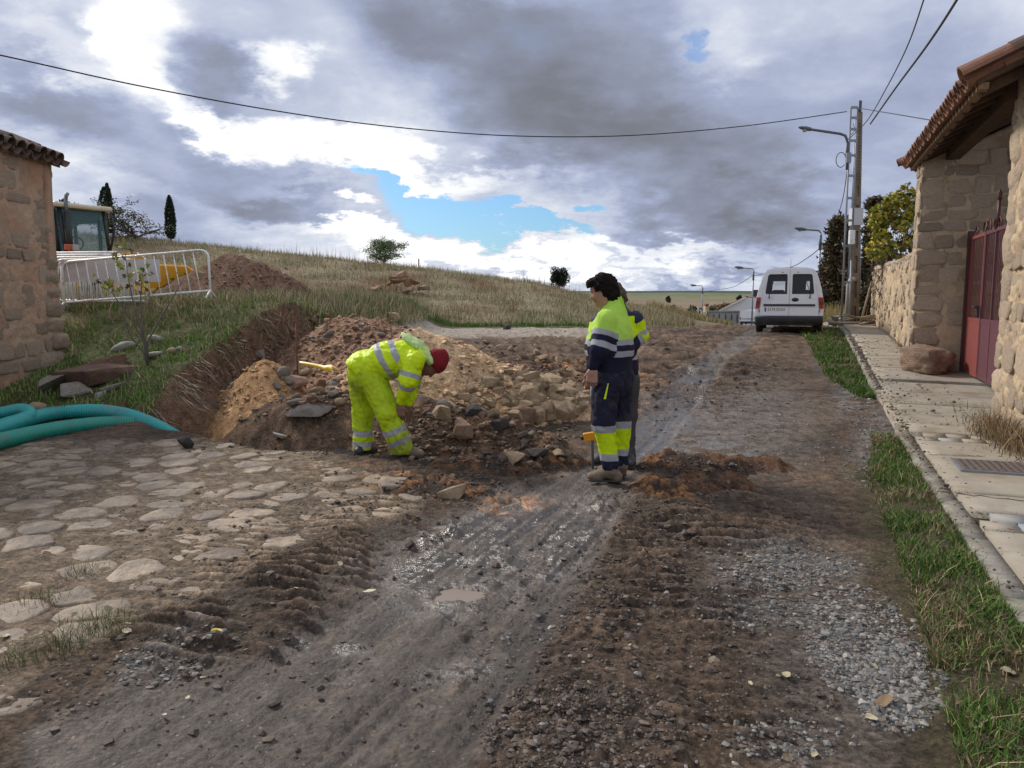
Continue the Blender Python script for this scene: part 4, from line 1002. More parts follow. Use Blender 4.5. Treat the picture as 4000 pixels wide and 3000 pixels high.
def lamp_head(parent, end, dirv, sc=1.0):
    d = dirv.normalized(); m_ = MB(); up = Vector((0, 0, 1)); sd_ = d.cross(up).normalized(); vs = []; n = 10
    prof = [(0, .045, .04, .04), (.08, .10, .09, .08), (.30, .15, .11, .10), (.55, .13, .09, .06), (.68, .06, .04, .02)]
    for x, w, hu, hd in prof:
        for j in range(n):
            a = 2 * math.pi * j / n; z = math.sin(a); vs.append(end + d * x * sc + sd_ * math.cos(a) * w * sc + up * z * (hu if z > 0 else hd) * sc)
    fs = [(i * n + j, i * n + (j + 1) % n, (i + 1) * n + (j + 1) % n, (i + 1) * n + j) for i in range(len(prof) - 1) for j in range(n)] + [tuple(range(n)), tuple((len(prof) - 1) * n + j for j in range(n))[::-1]]
    m_.add(vs, fs, 0, True); m_.build('lamp_housing', MT['lamp_grey'], parent)
    m_ = MB(); c = end + d * .38 * sc - up * .10 * sc; m_.lathe([(.11 * sc, .03), (.10 * sc, -.03), (.0, -.05)], c, 10); m_.build('lamp_lens', MT['lens'], parent)
# lamp arm fixed to the steel pole
q0_ = at(1831, 330, PY - .6); LA = empty('street_lamp', q0_, 'street lamp arm bracketed high on the steel ladder pole', 'street lamp', 'street lamps along the road')
e_ = at(1755, 280, PY - .6) - q0_; k_ = at(1815, 289, PY - .6) - q0_; m_ = MB()
m_.tube([Vector((0, 0, -.5)), Vector((0, 0, .25)), at(1830, 303, PY - .6) - q0_, at(1826, 293, PY - .6) - q0_, k_, e_], .04, 8); m_.build('arm', MT['lamp_grey'], LA)
m_ = MB(); m_.box((.03, 0, -.15), (.14, .10, .30)); m_.build('bracket', MT['steel'], LA); lamp_head(LA, e_, e_ - k_, .62)
def street_lamp(pxb, pyt, Y, armpx, armdy, label):
    top = at(pxb, pyt, Y); zb_ = float(macro(np.array([top.x]), np.array([top.y]))[0][0]); r0 = empty('street_lamp', (top.x, top.y, zb_ - .2), label, 'street lamp', 'street lamps along the road')
    h = top.z - zb_ + .2; hd = at(armpx, pyt - armdy, Y) - top; m_ = MB(); m_.tube([(0, 0, 0), (0, 0, h)], [.085, .06], 8); m_.build('post', MT['steel'], r0)
    m_ = MB(); e = Vector((hd.x, 0, h + hd.z)); kx = Vector((hd.x * .12, 0, h + hd.z * .72)); m_.tube([(0, 0, h - .8), (0, 0, h), kx, e], .045, 8); m_.build('arm', MT['lamp_grey'], r0)
    m_ = MB(); m_.tube([(0.0, 0, h - .95), (0.0, 0, h - .1)], .09, 8); m_.build('sleeve', MT['lamp_grey'], r0); lamp_head(r0, e, Vector((-1, 0, .1)), 1.0 if Y < 50 else 1.25)
street_lamp(1773, 504, 45, 1742, 8, 'street lamp rising behind the white van and conifer')
street_lamp(1628, 584, 75, 1606, 5, 'street lamp behind the parked white van beyond the crest')
street_lamp(1518, 620, 105, 1504, 3, 'farthest street lamp beside the speed limit sign')
def wire(name, a, b, sag, r, label, n=40, ext=0):
    pts = [];
    for i in range(n + 1):
        f = i / n; p = a.lerp(b, f); p.z -= sag * 4 * f * (1 - f); pts.append(p)
    m_ = MB(); m_.tube(pts, r, 5); o = m_.build(name, MT['black_wire']); return tag(o, label, 'cable')
wa = at(-420, 30, 15); wb_ = at(1826, 241, PY - .5)
wire('overhead_cable', wa, wb_, .0, .022, 'long sagging cable crossing the whole sky to the pole')
# give it its measured sag: three photo points define the curve
def sagged(name, P_list, r, label, n=24):
    pts = [];  P_list = [Vector(p) for p in P_list]
    k = len(P_list)
    for i in range(k - 1):
        p0 = P_list[max(i - 1, 0)]; p1 = P_list[i]; p2 = P_list[i + 1]; p3 = P_list[min(i + 2, k - 1)]
        for j in range(n):
            t = j / n; pts.append(.5 * ((2 * p1) + (p2 - p0) * t + (2 * p0 - 5 * p1 + 4 * p2 - p3) * t * t + (-p0 + 3 * p1 - 3 * p2 + p3) * t ** 3))
    pts.append(P_list[-1]); m_ = MB(); m_.tube(pts, r, 5); return tag(m_.build(name, MT['black_wire']), label, 'cable')
bpy.data.objects.remove(bpy.data.objects['overhead_cable'])
def Yl(px): return 14 + (PY - .5 - 14) * (px / 1834.0)
sagged('overhead_cable', [at(px, py, Yl(px)) for px, py in ((-300, 60), (0, 119), (300, 185), (600, 240), (850, 274), (1100, 293), (1350, 293), (1600, 273), (1829, 241))], .014, 'long sagging cable crossing the whole sky to the pole top')
# two cables overhead to the right
a1 = at(1880, 268, PY); sagged('overhead_cable', [a1, at(1935, 190, 19), at(2005, 95, 14.5), at(2072, -8, 11.5), at(2160, -160, 9)], .022, 'thick twisted cable running overhead from the concrete pole')
sagged('overhead_cable', [at(1828, 305, PY - .5), at(1872, 262, 21), at(1915, 190, 17.5), at(1960, 100, 14.5), at(1998, -8, 12), at(2060, -200, 9)], .012, 'thinner cable running overhead left of the twisted one')
sagged('overhead_cable', [at(1852, 233, PY), at(1900, 241, 21), at(1960, 251, 18), at(2030, 263, 15.6)], .012, 'thin cable from the pole top towards the tiled porch roof')
sagged('overhead_cable', [at(1832, 355, PY - .5), at(1818, 440, 30), at(1795, 500, 37), at(1773, 540, 45)], .014, 'cable dropping from the ladder pole to the next street lamp')
sagged('overhead_cable', [at(1773, 535, 45), at(1740, 560, 55), at(1705, 578, 62), at(1629, 596, 75)], .028, 'cable between the two lamps behind the white van')
sagged('overhead_cable', [at(1627, 594, 75), at(1600, 612, 85), at(1575, 622, 92), at(1518, 630, 105)], .028, 'cable between the two farthest street lamps')
# bits at the pole foot
pf = at(1829, 700, PY - .3)
o = MB().tube([(0, 0, 0), (0, 0, 1.35), (.06, 0, 1.5), (.18, 0, 1.52)], .075, 8).build('cable_pipe', mat('pipe_grey', (.33, .31, .28), .7, var=.15)); o.location = (pf.x, pf.y, hz(pf.x, pf.y) - .05); tag(o, 'grey protective pipe rising between the two poles', 'pipe')
MT['stick'] = mat('weathered_sticks', (.26, .2, .145), .9, var=.25, vscale=14)
b0 = at(1858, 690, PY - 1.2); zt_ = hz(b0.x, b0.y) + .1
o = MB().tube([(-.08, -.2, 0), (.36, .15, 1.30)], [.035, .03], 6).build('wooden_stake', MT['stick']); o.location = (b0.x, b0.y, zt_); tag(o, 'wooden stake leaning on the garden wall at the pole foot', 'stake')
for i in range(7):
    a = random.uniform(-.5, .9); o = MB().tube([(0, 0, 0), (math.cos(a) * .5, -.2, .04 + .05 * i), (math.cos(a) * 1.0 * (1 if i % 2 else -.7), -.5 + .1 * i, .30 - .03 * i)], [.035, .03, .02], 6).build('stick', MT['stick']); o.location = (b0.x - .15 + .05 * i, b0.y - .3, zt_ + .03); tag(o, 'dry sticks heaped on the pavement end at the pole foot', 'stick', 'sticks heaped at the pole foot')
o = MB().bbox((0, 0, 0), (1.2, .30, .10), (0, 0, .1), 0, .02).build('concrete_lump', MT['kerb']); o.location = at(1835, 698, PY - 1.0) ; o.location.z = hz(o.location.x, o.location.y) + .12; tag(o, 'flat concrete lump at the base of the poles', 'concrete lump')
# ------------------------------------------------------------------ vegetation
def leaves_mesh(name, P, D, size, cols, jitter=.3, shape='tri', parent=None, m='leaf'):
    """P (n,3) centres, random oriented small faces"""
    n = len(P); r = np.random.RandomState(len(P) + 3)
    a = r.randn(n, 3) if D is None else D + jitter * r.randn(n, 3); a /= np.linalg.norm(a, axis=1)[:, None] + 1e-9
    b = np.cross(a, r.randn(n, 3)); b /= np.linalg.norm(b, axis=1)[:, None] + 1e-9
    s = (size if np.isscalar(size) else size[:, None]) * r.uniform(.6, 1.3, (n, 1))
    if shape == 'tri':
        V = np.stack([P - b * s * .4, P + b * s * .4, P + a * s * 1.4], 1).reshape(-1, 3); F = np.arange(3 * n).reshape(n, 3); rep = 3
    else:
        V = np.stack([P - a * s * .1, P + a * s * .5 + b * s * .45, P + a * s * 1.1, P + a * s * .5 - b * s * .45], 1).reshape(-1, 3); F = np.arange(4 * n).reshape(n, 4); rep = 4
    me = mesh_np(name, V, F, False, [MT[m]], cols=np.repeat(cols, rep, 0))
    return link(name, me, parent)
def pick(n, pal, var=.25, seed=0):
    r = np.random.RandomState(seed + n); pal = np.array(pal); c = pal[r.randint(0, len(pal), n)]
    return (c * (1 + var * r.randn(n, 1))).clip(.005, .9)
def branch_tree(seed, H, spread, levels, trunk_r, first=.25, nb=(5, 4, 4), up=.5, curve=.25):
    rnd = random.Random(seed); segs = []; tips = []
    def grow(p, d, L_, r_, lv):
        pts = [p.copy()]; rs = [r_]; n = 5; dd = d.copy()
        for i in range(n):
            dd = (dd + Vector((rnd.gauss(0, curve), rnd.gauss(0, curve), rnd.gauss(0, curve) + up * .12)) * .45).normalized(); p = p + dd * L_ / n; pts.append(p.copy()); rs.append(r_ * (1 - .75 * (i + 1) / n))
        segs.append((pts, rs, lv))
        if lv >= levels - 1:
            tips.extend([(q, dd.copy()) for q in pts[2:]]); return
        for i in range(nb[min(lv, len(nb) - 1)]):
            f = rnd.uniform(first if lv == 0 else .2, 1.0); k = min(int(f * n), n - 1); q = pts[k].lerp(pts[k + 1], f * n - k)
            ax = Vector((rnd.gauss(0, 1), rnd.gauss(0, 1), rnd.gauss(0, .4))).normalized(); nd_ = (dd * up + ax * spread).normalized()
            grow(q, nd_, L_ * rnd.uniform(.55, .8), rs[k] * .6, lv + 1)
    grow(Vector((0, 0, 0)), Vector((0, 0, 1)), H * .5, trunk_r, 0)
    return segs, tips
def tree_obj(name, loc, label, cat, segs, parent_group=None, scale=1.0):
    r = empty(name, loc, label, cat, parent_group); m_ = MB()
    for pts, rs, lv in segs: m_.tube(pts, [max(q, .006) for q in rs], 6 if lv < 2 else 3, cap=False)
    m_.build('trunk', MT['bark'], r); return r
def gz_at(px, py, Y): p = at(px, py, Y); return p, float(surf(np.array([p.x]), np.array([p.y]))[0][0])
def cypress(px, pyt, pyb, Y, w, label, seed, split=False):
    top = at(px, pyt, Y); x, y = top.x, top.y; z0 = float(surf(np.array([x]), np.array([y]))[0][0]); H = top.z - z0
    r = empty('cypress', (x, y, z0 - .1), label, 'cypress'); rs = np.random.RandomState(seed); n = 5200
    h = rs.rand(n) ** .9; prof = np.interp(h, [0, .1, .35, .7, .9, 1], [.55, .9, 1.0, .8, .45, .05]); th = rs.rand(n) * 6.28
    rad = w / 2 * prof * np.sqrt(rs.uniform(.35, 1.0, n)) * (1 + .18 * np.sin(th * 5 + h * 14))
    zb_ = H * .12; P = np.stack([rad * np.cos(th), rad * np.sin(th), zb_ + h * (H - zb_)], 1)
    if split: P[:, 0] += np.where(th % 3.14 < 1.57, -.10, .13) * w * h; P[:, 2] -= np.where(th % 3.14 < 1.57, .06, 0) * H * h
    D = np.stack([np.cos(th) * .35, np.sin(th) * .35, np.ones(n)], 1)
    leaves_mesh('crown', P, D, .10 * H / 4, pick(n, [(.022, .032, .016), (.014, .022, .012), (.035, .045, .022)], .2, seed), .25, 'tri', r)
    m_ = MB(); m_.tube([(0, 0, 0), (0, 0, H * .2), (0, 0, H * .9)], [.11 * H / 5, .09 * H / 5, .02], 7); m_.build('trunk', MT['bark'], r); return r
cypress(227, 394, 520, 42, 30 * 42 / 1661 * 1.0, 'taller split-topped dark cypress behind the digger', 1, True)
cypress(365, 420, 527, 43, 21 * 43 / 1661, 'single slim dark cypress standing alone on the hill', 2)
# bare branched tree between the cypresses
p, z = gz_at(300, 522, 42); segs, tips = branch_tree(5, 3.4, .75, 4, .10, .05, (9, 6, 4), .55, .35)
t_ = tree_obj('bare_tree', (p.x, p.y, z - .05), 'sparse nearly bare tree between the two cypresses', 'tree', segs)
P = np.array([q[0][:] for q in tips]); rs = np.random.RandomState(3); P = np.repeat(P, 3, 0) + rs.randn(len(P) * 3, 3) * .07
leaves_mesh('crown', P, None, .075, pick(len(P), [(.10, .12, .06), (.07, .08, .045), (.13, .14, .07)], .3), .3, 'quad', t_)
sx = (385 - 245) / 1661 * 42 / (np.percentile(P[:, 0], 98) - np.percentile(P[:, 0], 2)); sz = (at(0, 434, 42).z - z) / np.percentile(P[:, 2], 99); t_.scale = (sx, sx, sz)
p, z = gz_at(830, 578, 44); segs, tips = branch_tree(9, 2.6, .7, 4, .08, .12, (9, 6, 4), .6, .3)
t_ = tree_obj('round_tree', (p.x, p.y, z - .05), 'small round leafy tree alone on the skyline right of centre-left', 'tree', segs)
P = np.array([q[0][:] for q in tips]); rs = np.random.RandomState(4); P = np.repeat(P, 9, 0) + rs.randn(len(P) * 9, 3) * .10
leaves_mesh('crown', P, None, .06, pick(len(P), [(.12, .18, .06), (.17, .22, .08), (.07, .11, .04)], .3), .3, 'quad', t_)
sx = (872 - 787) / 1661 * 44 / (np.percentile(P[:, 0], 98) - np.percentile(P[:, 0], 2)); sz = (at(0, 520, 44).z - z) / np.percentile(P[:, 2], 99); t_.scale = (sx, sx, sz)
t_.scale = (sx * .84, sx * .84, sz * 1.12); t_['label'] = 'small round leafy green tree on the skyline above the rubble pile'
def bush(px, pyt, pyb, Y, wpx, pal, label, n=4000, name='bush', leaf=.09, seed=0, rough=.25, trunk=True, cat='bush', grp=None, zoff=0):
    p = at(px, pyb, Y); z = float(surf(np.array([p.x]), np.array([p.y]))[0][0]) if zoff is not None else p.z
    zt = at(px, pyt, Y).z; H = zt - z; w = wpx / 1661 * Y; r = empty(name, (p.x, p.y, z - .05), label, cat, grp)
    rs = np.random.RandomState(seed + 5); k = 26; C = rs.randn(k, 3); C /= np.linalg.norm(C, axis=1)[:, None]; C *= rs.uniform(.25, .68, (k, 1))
    ci = rs.randint(0, k, n); d = rs.randn(n, 3); d /= np.linalg.norm(d, axis=1)[:, None]; P = C[ci] + d * (rs.uniform(.5, 1, (n, 1))) * rs.uniform(.22, .36, k)[ci][:, None]
    P = P / np.abs(P).max(0); P[:, 0] *= w / 2; P[:, 1] *= w / 2; P[:, 2] = (P[:, 2] + 1) / 2 * H * .93 + H * .07
    leaves_mesh('crown', P, d, leaf, pick(n, pal, rough, seed), .8, 'quad', r)
    if trunk:
        m_ = MB(); m_.tube([(0, 0, 0), (.02, 0, H * .3), (0, .02, H * .75)], [.08, .06, .02], 6)
        for i in range(6): a = i * 1.05; m_.tube([(0, 0, H * .2), (math.cos(a) * w * .2, math.sin(a) * w * .2, H * .5), (math.cos(a) * w * .33, math.sin(a) * w * .33, H * .75)], [.035, .02, .008], 4)
        m_.build('trunk', MT['bark'], r)
    return r
bush(1206, 573, 618, 45, 52, [(.02, .03, .014), (.032, .042, .02), (.014, .02, .01)], 'dark rounded evergreen bush on the skyline left of the standing men', 5200, leaf=.07, seed=1)
bush(145, 430, 540, 48, 80, [(.02, .03, .014), (.03, .045, .02)], 'dark evergreen crown showing above the digger cab roof', 4200, leaf=.10, seed=2, name='evergreen_tree', cat='tree')
bush(1568, 655, 700, 138, 80, [(.16, .10, .03), (.12, .09, .03), (.06, .06, .025), (.2, .12, .035)], 'brownish autumn tree behind the grey boundary wall', 5200, leaf=.30, seed=3, name='autumn_tree', cat='tree', zoff=0)
bush(1536, 662, 700, 132, 30, [(.05, .06, .025), (.08, .08, .03)], 'green bush at the left end of the grey boundary wall', 1800, leaf=.25, seed=4)
for i, (px, py, w, lab) in enumerate([(1448, 668, 46, 'dark hedge clump in the far field left of the farthest lamp'), (1500, 668, 40, 'dark hedge clump in the far field behind the farthest lamp'), (1600, 652, 10, 'dot-like bush on the far brown field'), (1597, 641, 9, 'tiny dark bush on the green far slope'), (1444, 645, 8, 'tiny bush on the brown slope at left')]):
    Yf = 240 if py > 660 else 700
    bush(px, py - (9 if Yf == 240 else 4), py + 2, Yf, w, [(.05, .055, .03), (.08, .06, .035)], lab, 900, leaf=.5 if Yf == 240 else 1.2, seed=20 + i, trunk=False, name='far_bush')
# conifer behind the wall by the pole
def conifer(px, pyt, pyb, Y, wpx, label, seed, pal, n=260):
    p = at(px, pyb, Y); z = float(surf(np.array([p.x]), np.array([p.y]))[0][0]); H = at(px, pyt, Y).z - z; w = wpx / 1661 * Y
    r = empty('conifer', (p.x, p.y, z), label, 'conifer'); rnd = random.Random(seed); m_ = MB(); m_.tube([(0, 0, 0), (0, 0, H * .5), (0.05, 0, H)], [.16, .09, .015], 7); LP_ = []; LD = []
    for i in range(n):
        f = rnd.random() ** .9 * .95 + .04; a = rnd.uniform(0, 6.28); rad = w / 2 * (1 - f * .8) * rnd.uniform(.55, 1.12) * (1.25 if f < .5 else 1); h = H * f
        e = Vector((math.cos(a) * rad, math.sin(a) * rad, h + rad * rnd.uniform(-.05, .35))); b = Vector((0, 0, h - rad * .15)); mid = b.lerp(e, .5) + Vector((0, 0, .05)); m_.tube([b, mid, e], [.03, .018, .006], 3, cap=False)
        for j in range(30):
            q = rnd.uniform(.35, 1.02); c = b.lerp(e, q) + Vector((rnd.gauss(0, .10), rnd.gauss(0, .10), rnd.gauss(0, .06))); LP_.append(c[:]); d = (e - b).normalized() + Vector((rnd.gauss(0, .5), rnd.gauss(0, .5), rnd.gauss(0, .4))); LD.append(d[:])
    m_.build('trunk', MT['bark'], r); LP_ = np.array(LP_); leaves_mesh('crown', LP_, np.array(LD), .12, pick(len(LP_), pal, .3, seed), .4, 'tri', r); return r
cpal = [(.10, .085, .04), (.14, .105, .05), (.06, .065, .03), (.11, .065, .035)]
conifer(1802, 470, 690, 30, 95, 'dark brownish conifer between the white van and the poles', 4, cpal, 330)
conifer(1878, 428, 690, 31, 90, 'taller dark conifer behind the garden wall right of the pole', 6, cpal, 300)
# yellowing leafy vine tree over the wall
LEAF5 = [(0, -.12), (.34, -.3), (.26, .0), (.52, .18), (.24, .3), (.0, .68), (-.24, .3), (-.52, .18), (-.26, .0), (-.34, -.3)]
def lobed(name, P, size, cols, parent, seed=0, N_=None):
    rs = np.random.RandomState(seed); n = len(P); V = []; F = []; k = len(LEAF5)
    a = rs.randn(n, 3) if N_ is None else N_ + .6 * rs.randn(n, 3); a /= np.linalg.norm(a, axis=1)[:, None]; b = np.cross(a, rs.randn(n, 3)); b /= np.linalg.norm(b, axis=1)[:, None]; c = np.cross(a, b)
    s = size * rs.uniform(.6, 1.25, n)
    L5 = np.array(LEAF5); V = P[:, None] + s[:, None, None] * (L5[None, :, 0, None] * b[:, None] + L5[None, :, 1, None] * c[:, None] + (np.abs(L5[:, 0]) * .25)[None, :, None] * a[:, None])
    Cn = P + c * (s * .1)[:, None]
    allV = np.concatenate([V.reshape(-1, 3), Cn]); F = []
    base = np.arange(n)[:, None] * k; j = np.arange(k)
    F = np.stack([np.broadcast_to(base + j, (n, k)), np.broadcast_to(base + (j + 1) % k, (n, k)), np.broadcast_to(n * k + np.arange(n)[:, None], (n, k))], -1).reshape(-1, 3)
    return link(name, mesh_np(name, allV, F, False, [MT['leaf']], cols=np.concatenate([np.repeat(cols, k, 0), cols])), parent)
vb = RD(24.0, 2.75); vz = hz(vb.x, vb.y)
segs, tips = branch_tree(21, 2.6, .9, 4, .07, .1, (8, 6, 4), .35, .4)
_P = np.array([q[0][:] for q in tips]); _c0 = at(1862, 560, 21); _c1 = at(2006, 400, 21); _k = ((_c1.x - _c0.x) * .9 / (_P[:, 0].max() - _P[:, 0].min()), 1, (_c1.z - vz) * .95 / _P[:, 2].max())
segs = [([Vector((q.x * _k[0], q.y, q.z * _k[2])) for q in pts], rs_, lv) for pts, rs_, lv in segs]; tips = [(Vector((q.x * _k[0], q.y, q.z * _k[2])), d) for q, d in tips]
VT = tree_obj('fig_tree', (vb.x, vb.y, vz), 'yellowing broad-leaved tree leaning over the garden wall by the pillar', 'tree', segs)
P = np.array([q[0][:] for q in tips]); rs = np.random.RandomState(8)
pc0 = at(1862, 560, 21); pc1 = at(2006, 400, 21); lo, hi = P.min(0), P.max(0); tw = pc1.x - pc0.x
sc3 = (1, 1, 1); VT.location.x = (pc0.x + pc1.x) / 2 - (lo[0] + hi[0]) / 2 * sc3[0]; VT.location.y = 21.4
nB = 40; Bc = []
for i in range(nB):
    q = at(random.uniform(1878, 2015), 480, 21.4); px_ = 1106 + 1661 * q.x / 21.4 * 1.022; lowx = np.interp(px_, [1860, 1900, 1960, 2005], [505, 440, 410, 400]); py_ = random.uniform(lowx, 552); c = at(px_, py_, 21.4 + random.uniform(-.4, .4)); Bc.append(((c.x - VT.location.x) / sc3[0], c.y - VT.location.y, (c.z - vz) / sc3[2]))
Bc = np.array(Bc); k = rs.randint(0, nB, 2900); d = rs.randn(2900, 3); d /= np.linalg.norm(d, axis=1)[:, None]; Pl = Bc[k] + d * rs.uniform(.3, 1, (2900, 1)) ** .5 * np.array([.24 / sc3[0], .26, .20 / sc3[2]])
Pl = np.concatenate([Pl, P[P[:, 2] * sc3[2] + vz > 2.6][:200]])
lobed('crown', Pl, .13, pick(len(Pl), [(.46, .36, .035), (.38, .28, .03), (.20, .23, .04), (.12, .16, .035), (.33, .31, .05)], .25), VT, 2)
# fig sapling in front of the barriers
fs = gpt(320, 790); FS = empty('fig_sapling', fs, 'thin bare fig sapling with a few yellow green leaf tufts on the bank', 'sapling')
def loc(px, py, Y): return at(px, py, Y) - fs
Ys = fs.y
m_ = MB(); B0 = Vector((0, 0, 0))
stems = [[(315, 745), (300, 700), (285, 640), (275, 590), (270, 545)], [(312, 740), (290, 700), (262, 660), (240, 630)], [(318, 740), (345, 690), (375, 640), (398, 598)], [(316, 745), (305, 690), (304, 640), (308, 590)], [(310, 760), (285, 730), (272, 700), (268, 660)]]
for st in stems: m_.tube([B0] + [loc(a, b, Ys) for a, b in st], [.018, .015, .012, .009, .006, .004][:len(st) + 1], 5)
m_.build('stems', mat('sapling_bark', (.13, .10, .085), .9), FS)
tufts = [(270, 530, 20, .055), (262, 560, 10, .05), (285, 580, 8, .05), (280, 610, 5, .045), (228, 615, 22, .07), (250, 618, 10, .05), (305, 595, 20, .055), (300, 620, 6, .04), (395, 590, 8, .05)]
Pp = []
for a, b, n, s in tufts:
    c = loc(a, b, Ys)
    for i in range(n): Pp.append((c.x + random.gauss(0, .09), c.y + random.gauss(0, .08), c.z + random.gauss(0, .055)))
Pp = np.array(Pp); lobed('leaves', Pp, .085, pick(len(Pp), [(.28, .28, .05), (.20, .23, .05), (.34, .30, .06), (.12, .16, .04)], .2), FS, 5)

# ---- grass
def blades(name, P, h, cols, w=.008, lean=.35, seed=0, segs=2, parent=None, label=None, tipc=None):
    n = len(P); rs = np.random.RandomState(seed); th = rs.rand(n) * 6.28; d = np.stack([np.cos(th), np.sin(th), np.zeros(n)], 1); th2 = rs.rand(n) * 6.28
    ln = np.stack([np.cos(th2), np.sin(th2), np.zeros(n)], 1) * (lean * np.abs(rs.randn(n)))[:, None] * h[:, None]; up = np.array([0, 0, 1.0])
    w = w if not np.isscalar(w) else np.full(n, w); w_ = (w * rs.uniform(.6, 1.3, n))[:, None]
    b0 = P - d * w_; b1 = P + d * w_; tip = P + up * (h * .95)[:, None] + ln
    if segs == 1:
        V = np.stack([b0, b1, tip], 1).reshape(-1, 3); F = np.arange(3 * n).reshape(n, 3); C = np.repeat(cols, 3, 0)
    else:
        m0 = P + up * (h * .55)[:, None] + ln * .35; V = np.stack([b0, b1, m0 + d * w_ * .7, m0 - d * w_ * .7, tip], 1).reshape(-1, 3)
        i = np.arange(n)[:, None] * 5; F = np.concatenate([i + np.array([0, 1, 2]), i + np.array([0, 2, 3]), i + np.array([3, 2, 4])]); C = np.repeat(cols, 5, 0)
    o = link(name, mesh_np(name, V, F, False, [MT['grassb']], cols=C), parent); o['kind'] = 'stuff'
    if label: o['label'] = label
    return o
def scatter(n, xr, yr, keep, seed=0, clump=0, cr=.15):
    rs = np.random.RandomState(seed); m = int(n * 6); x = rs.uniform(*xr, m); y = rs.uniform(*yr, m)
    if clump: 
        k = rs.randint(0, max(1, n // clump), m); cx = rs.uniform(*xr, n // clump + 1)[k]; cy = rs.uniform(*yr, n // clump + 1)[k]; use = rs.rand(m) < .6; x = np.where(use, cx + rs.randn(m) * cr, x); y = np.where(use, cy + rs.randn(m) * cr, y)
    z, mi, wb, sd_ = surf(x, y); k = keep(x, y, z, mi, wb, sd_); w = rs.rand(m) < k; idx = np.where(w)[0][:n]
    return np.stack([x[idx], y[idx], z[idx] - .01], 1), mi[idx]
# bank grass: green low, straw coloured higher up
dl, _ = dline(np.array([0.]), np.array([0.]), TR1)
def kb(x, y, z, mi, wb, sd_):
    return ((wb > .5) & (mi < 0) & (sd_ < -.08) ) * np.clip(.35 + fbm(x * 1.3, y * 1.3, 3), .08, 1) * np.clip(13 / y, .4, 1) ** 1.2
P, _ = scatter(52000, (-10.5, -2.6), (9.3, 17), kb, 1, 60, .12)
hh = np.random.RandomState(1).gamma(2.2, .028, len(P)).clip(.02, .30) * (1 + .5 * sst(11.8, 13.5, P[:, 1])) * .8
dry = (np.random.RandomState(2).rand(len(P)) < .22 + .5 * sst(12.0, 13.8, P[:, 1]) * (fbm(P[:, 0] * 1.2, P[:, 1] * 1.2, 3) > -.15))
cg = pick(len(P), [(.12, .25, .035), (.085, .19, .03), (.17, .28, .05), (.12, .16, .045)], .25, 1); cd_ = pick(len(P), [(.36, .30, .17), (.28, .22, .12), (.42, .36, .22), (.18, .13, .07)], .2, 2)
blades('bank_grass', P, hh * np.where(dry, 1.3, 1), np.where(dry[:, None], cd_, cg), .0065, .55, 3, label='green and straw coloured grass growing on the raised bank')
# straw hanging over the cut edge
rs = np.random.RandomState(5); n = 700; f = rs.rand(n); idx = (f * 5).astype(int).clip(0, 4); BE = np.array(BANK[1:8]); a = f * 5 - idx
E = BE[idx + 0] * (1 - a)[:, None] + BE[idx + 1] * a[:, None]; E = E + rs.randn(n, 2) * .10 + np.array([-.22, 0])
zE = surf(E[:, 0], E[:, 1])[0]; Pe = np.stack([E[:, 0], E[:, 1], zE], 1)
cl_ = (fbm(Pe[:, 1] * 3, Pe[:, 0], 2) > .08); Pe = Pe[cl_]; n = len(Pe)
d = np.stack([rs.uniform(.05, .35, n), rs.uniform(-.25, .05, n), -rs.uniform(.02, .28, n)], 1)
V = np.stack([Pe + [0, -.006, 0], Pe + [0, .006, 0], Pe + d * .5 + np.array([0, .010, .004]), Pe + d], 1).reshape(-1, 3); F = np.concatenate([np.arange(n)[:, None] * 4 + [0, 1, 2], np.arange(n)[:, None] * 4 + [1, 3, 2]])
o = link('hanging_roots', mesh_np('hanging_roots', V, F, False, [MT['grassb']], cols=np.repeat(pick(n, [(.30, .24, .15), (.12, .085, .055), (.40, .33, .22), (.06, .045, .03)], .2, 7), 4, 0))); o['kind'] = 'stuff'; o['label'] = 'dry roots and straw hanging over the cut edge of the bank'
# hillside
def kh(x, y, z, mi, wb, sd_): return ((y > 23.6) & (mi < 0) & (x / y < ray(1500, 690)[0])) * np.clip(.55 + fbm(x * .5, y * .5, 3), .15, 1)
P, _ = scatter(90000, (-36, 12), (23.6, 47), kh, 4, 40, .35)
keepf = np.abs(P[:, 0] / P[:, 1]) < .72; P = P[keepf]; rs = np.random.RandomState(6); n = len(P)
hh = rs.uniform(.08, .32, n) * (1 + .5 * (fbm(P[:, 0] * .6, P[:, 1] * .6, 2) > .1)); gr = sst(-.1, .3, fbm(P[:, 0] * .35 + 25, P[:, 1] * .7, 4)) * sst(46, 27, P[:, 1]); isg = rs.rand(n) < gr * .75 + .14
pal1 = [(.42, .35, .22), (.36, .29, .18), (.50, .43, .28), (.25, .19, .12), (.34, .31, .17), (.30, .27, .15)]
red = (fbm(P[:, 0] * .25 + 5, P[:, 1] * .25, 3) > .1) & (P[:, 0] > -9); c1 = pick(n, pal1, .2, 3); c1[red] *= [.95, .80, .74]
blades('hill_grass', P, hh * np.where(isg, .8, 1), np.where(isg[:, None], pick(n, [(.14, .19, .06), (.18, .21, .08), (.10, .13, .045)], .25, 4), c1), rs.uniform(.007, .017, n), .4, 7, 1, label='tall dry grass covering the hillside')
# tall weeds on the skyline
P = np.array([at(px, 600, random.uniform(43, 46)) for px in np.random.RandomState(8).uniform(60, 1300, 700)]); P[:, 2] = surf(P[:, 0], P[:, 1])[0]
blades('skyline_weeds', P, np.random.RandomState(9).gamma(2, .18, 700).clip(.2, 1.1), pick(700, [(.2, .14, .09), (.3, .23, .14)], .2), .012, .15, 8, 1, label='thin tall weeds along the hill skyline')
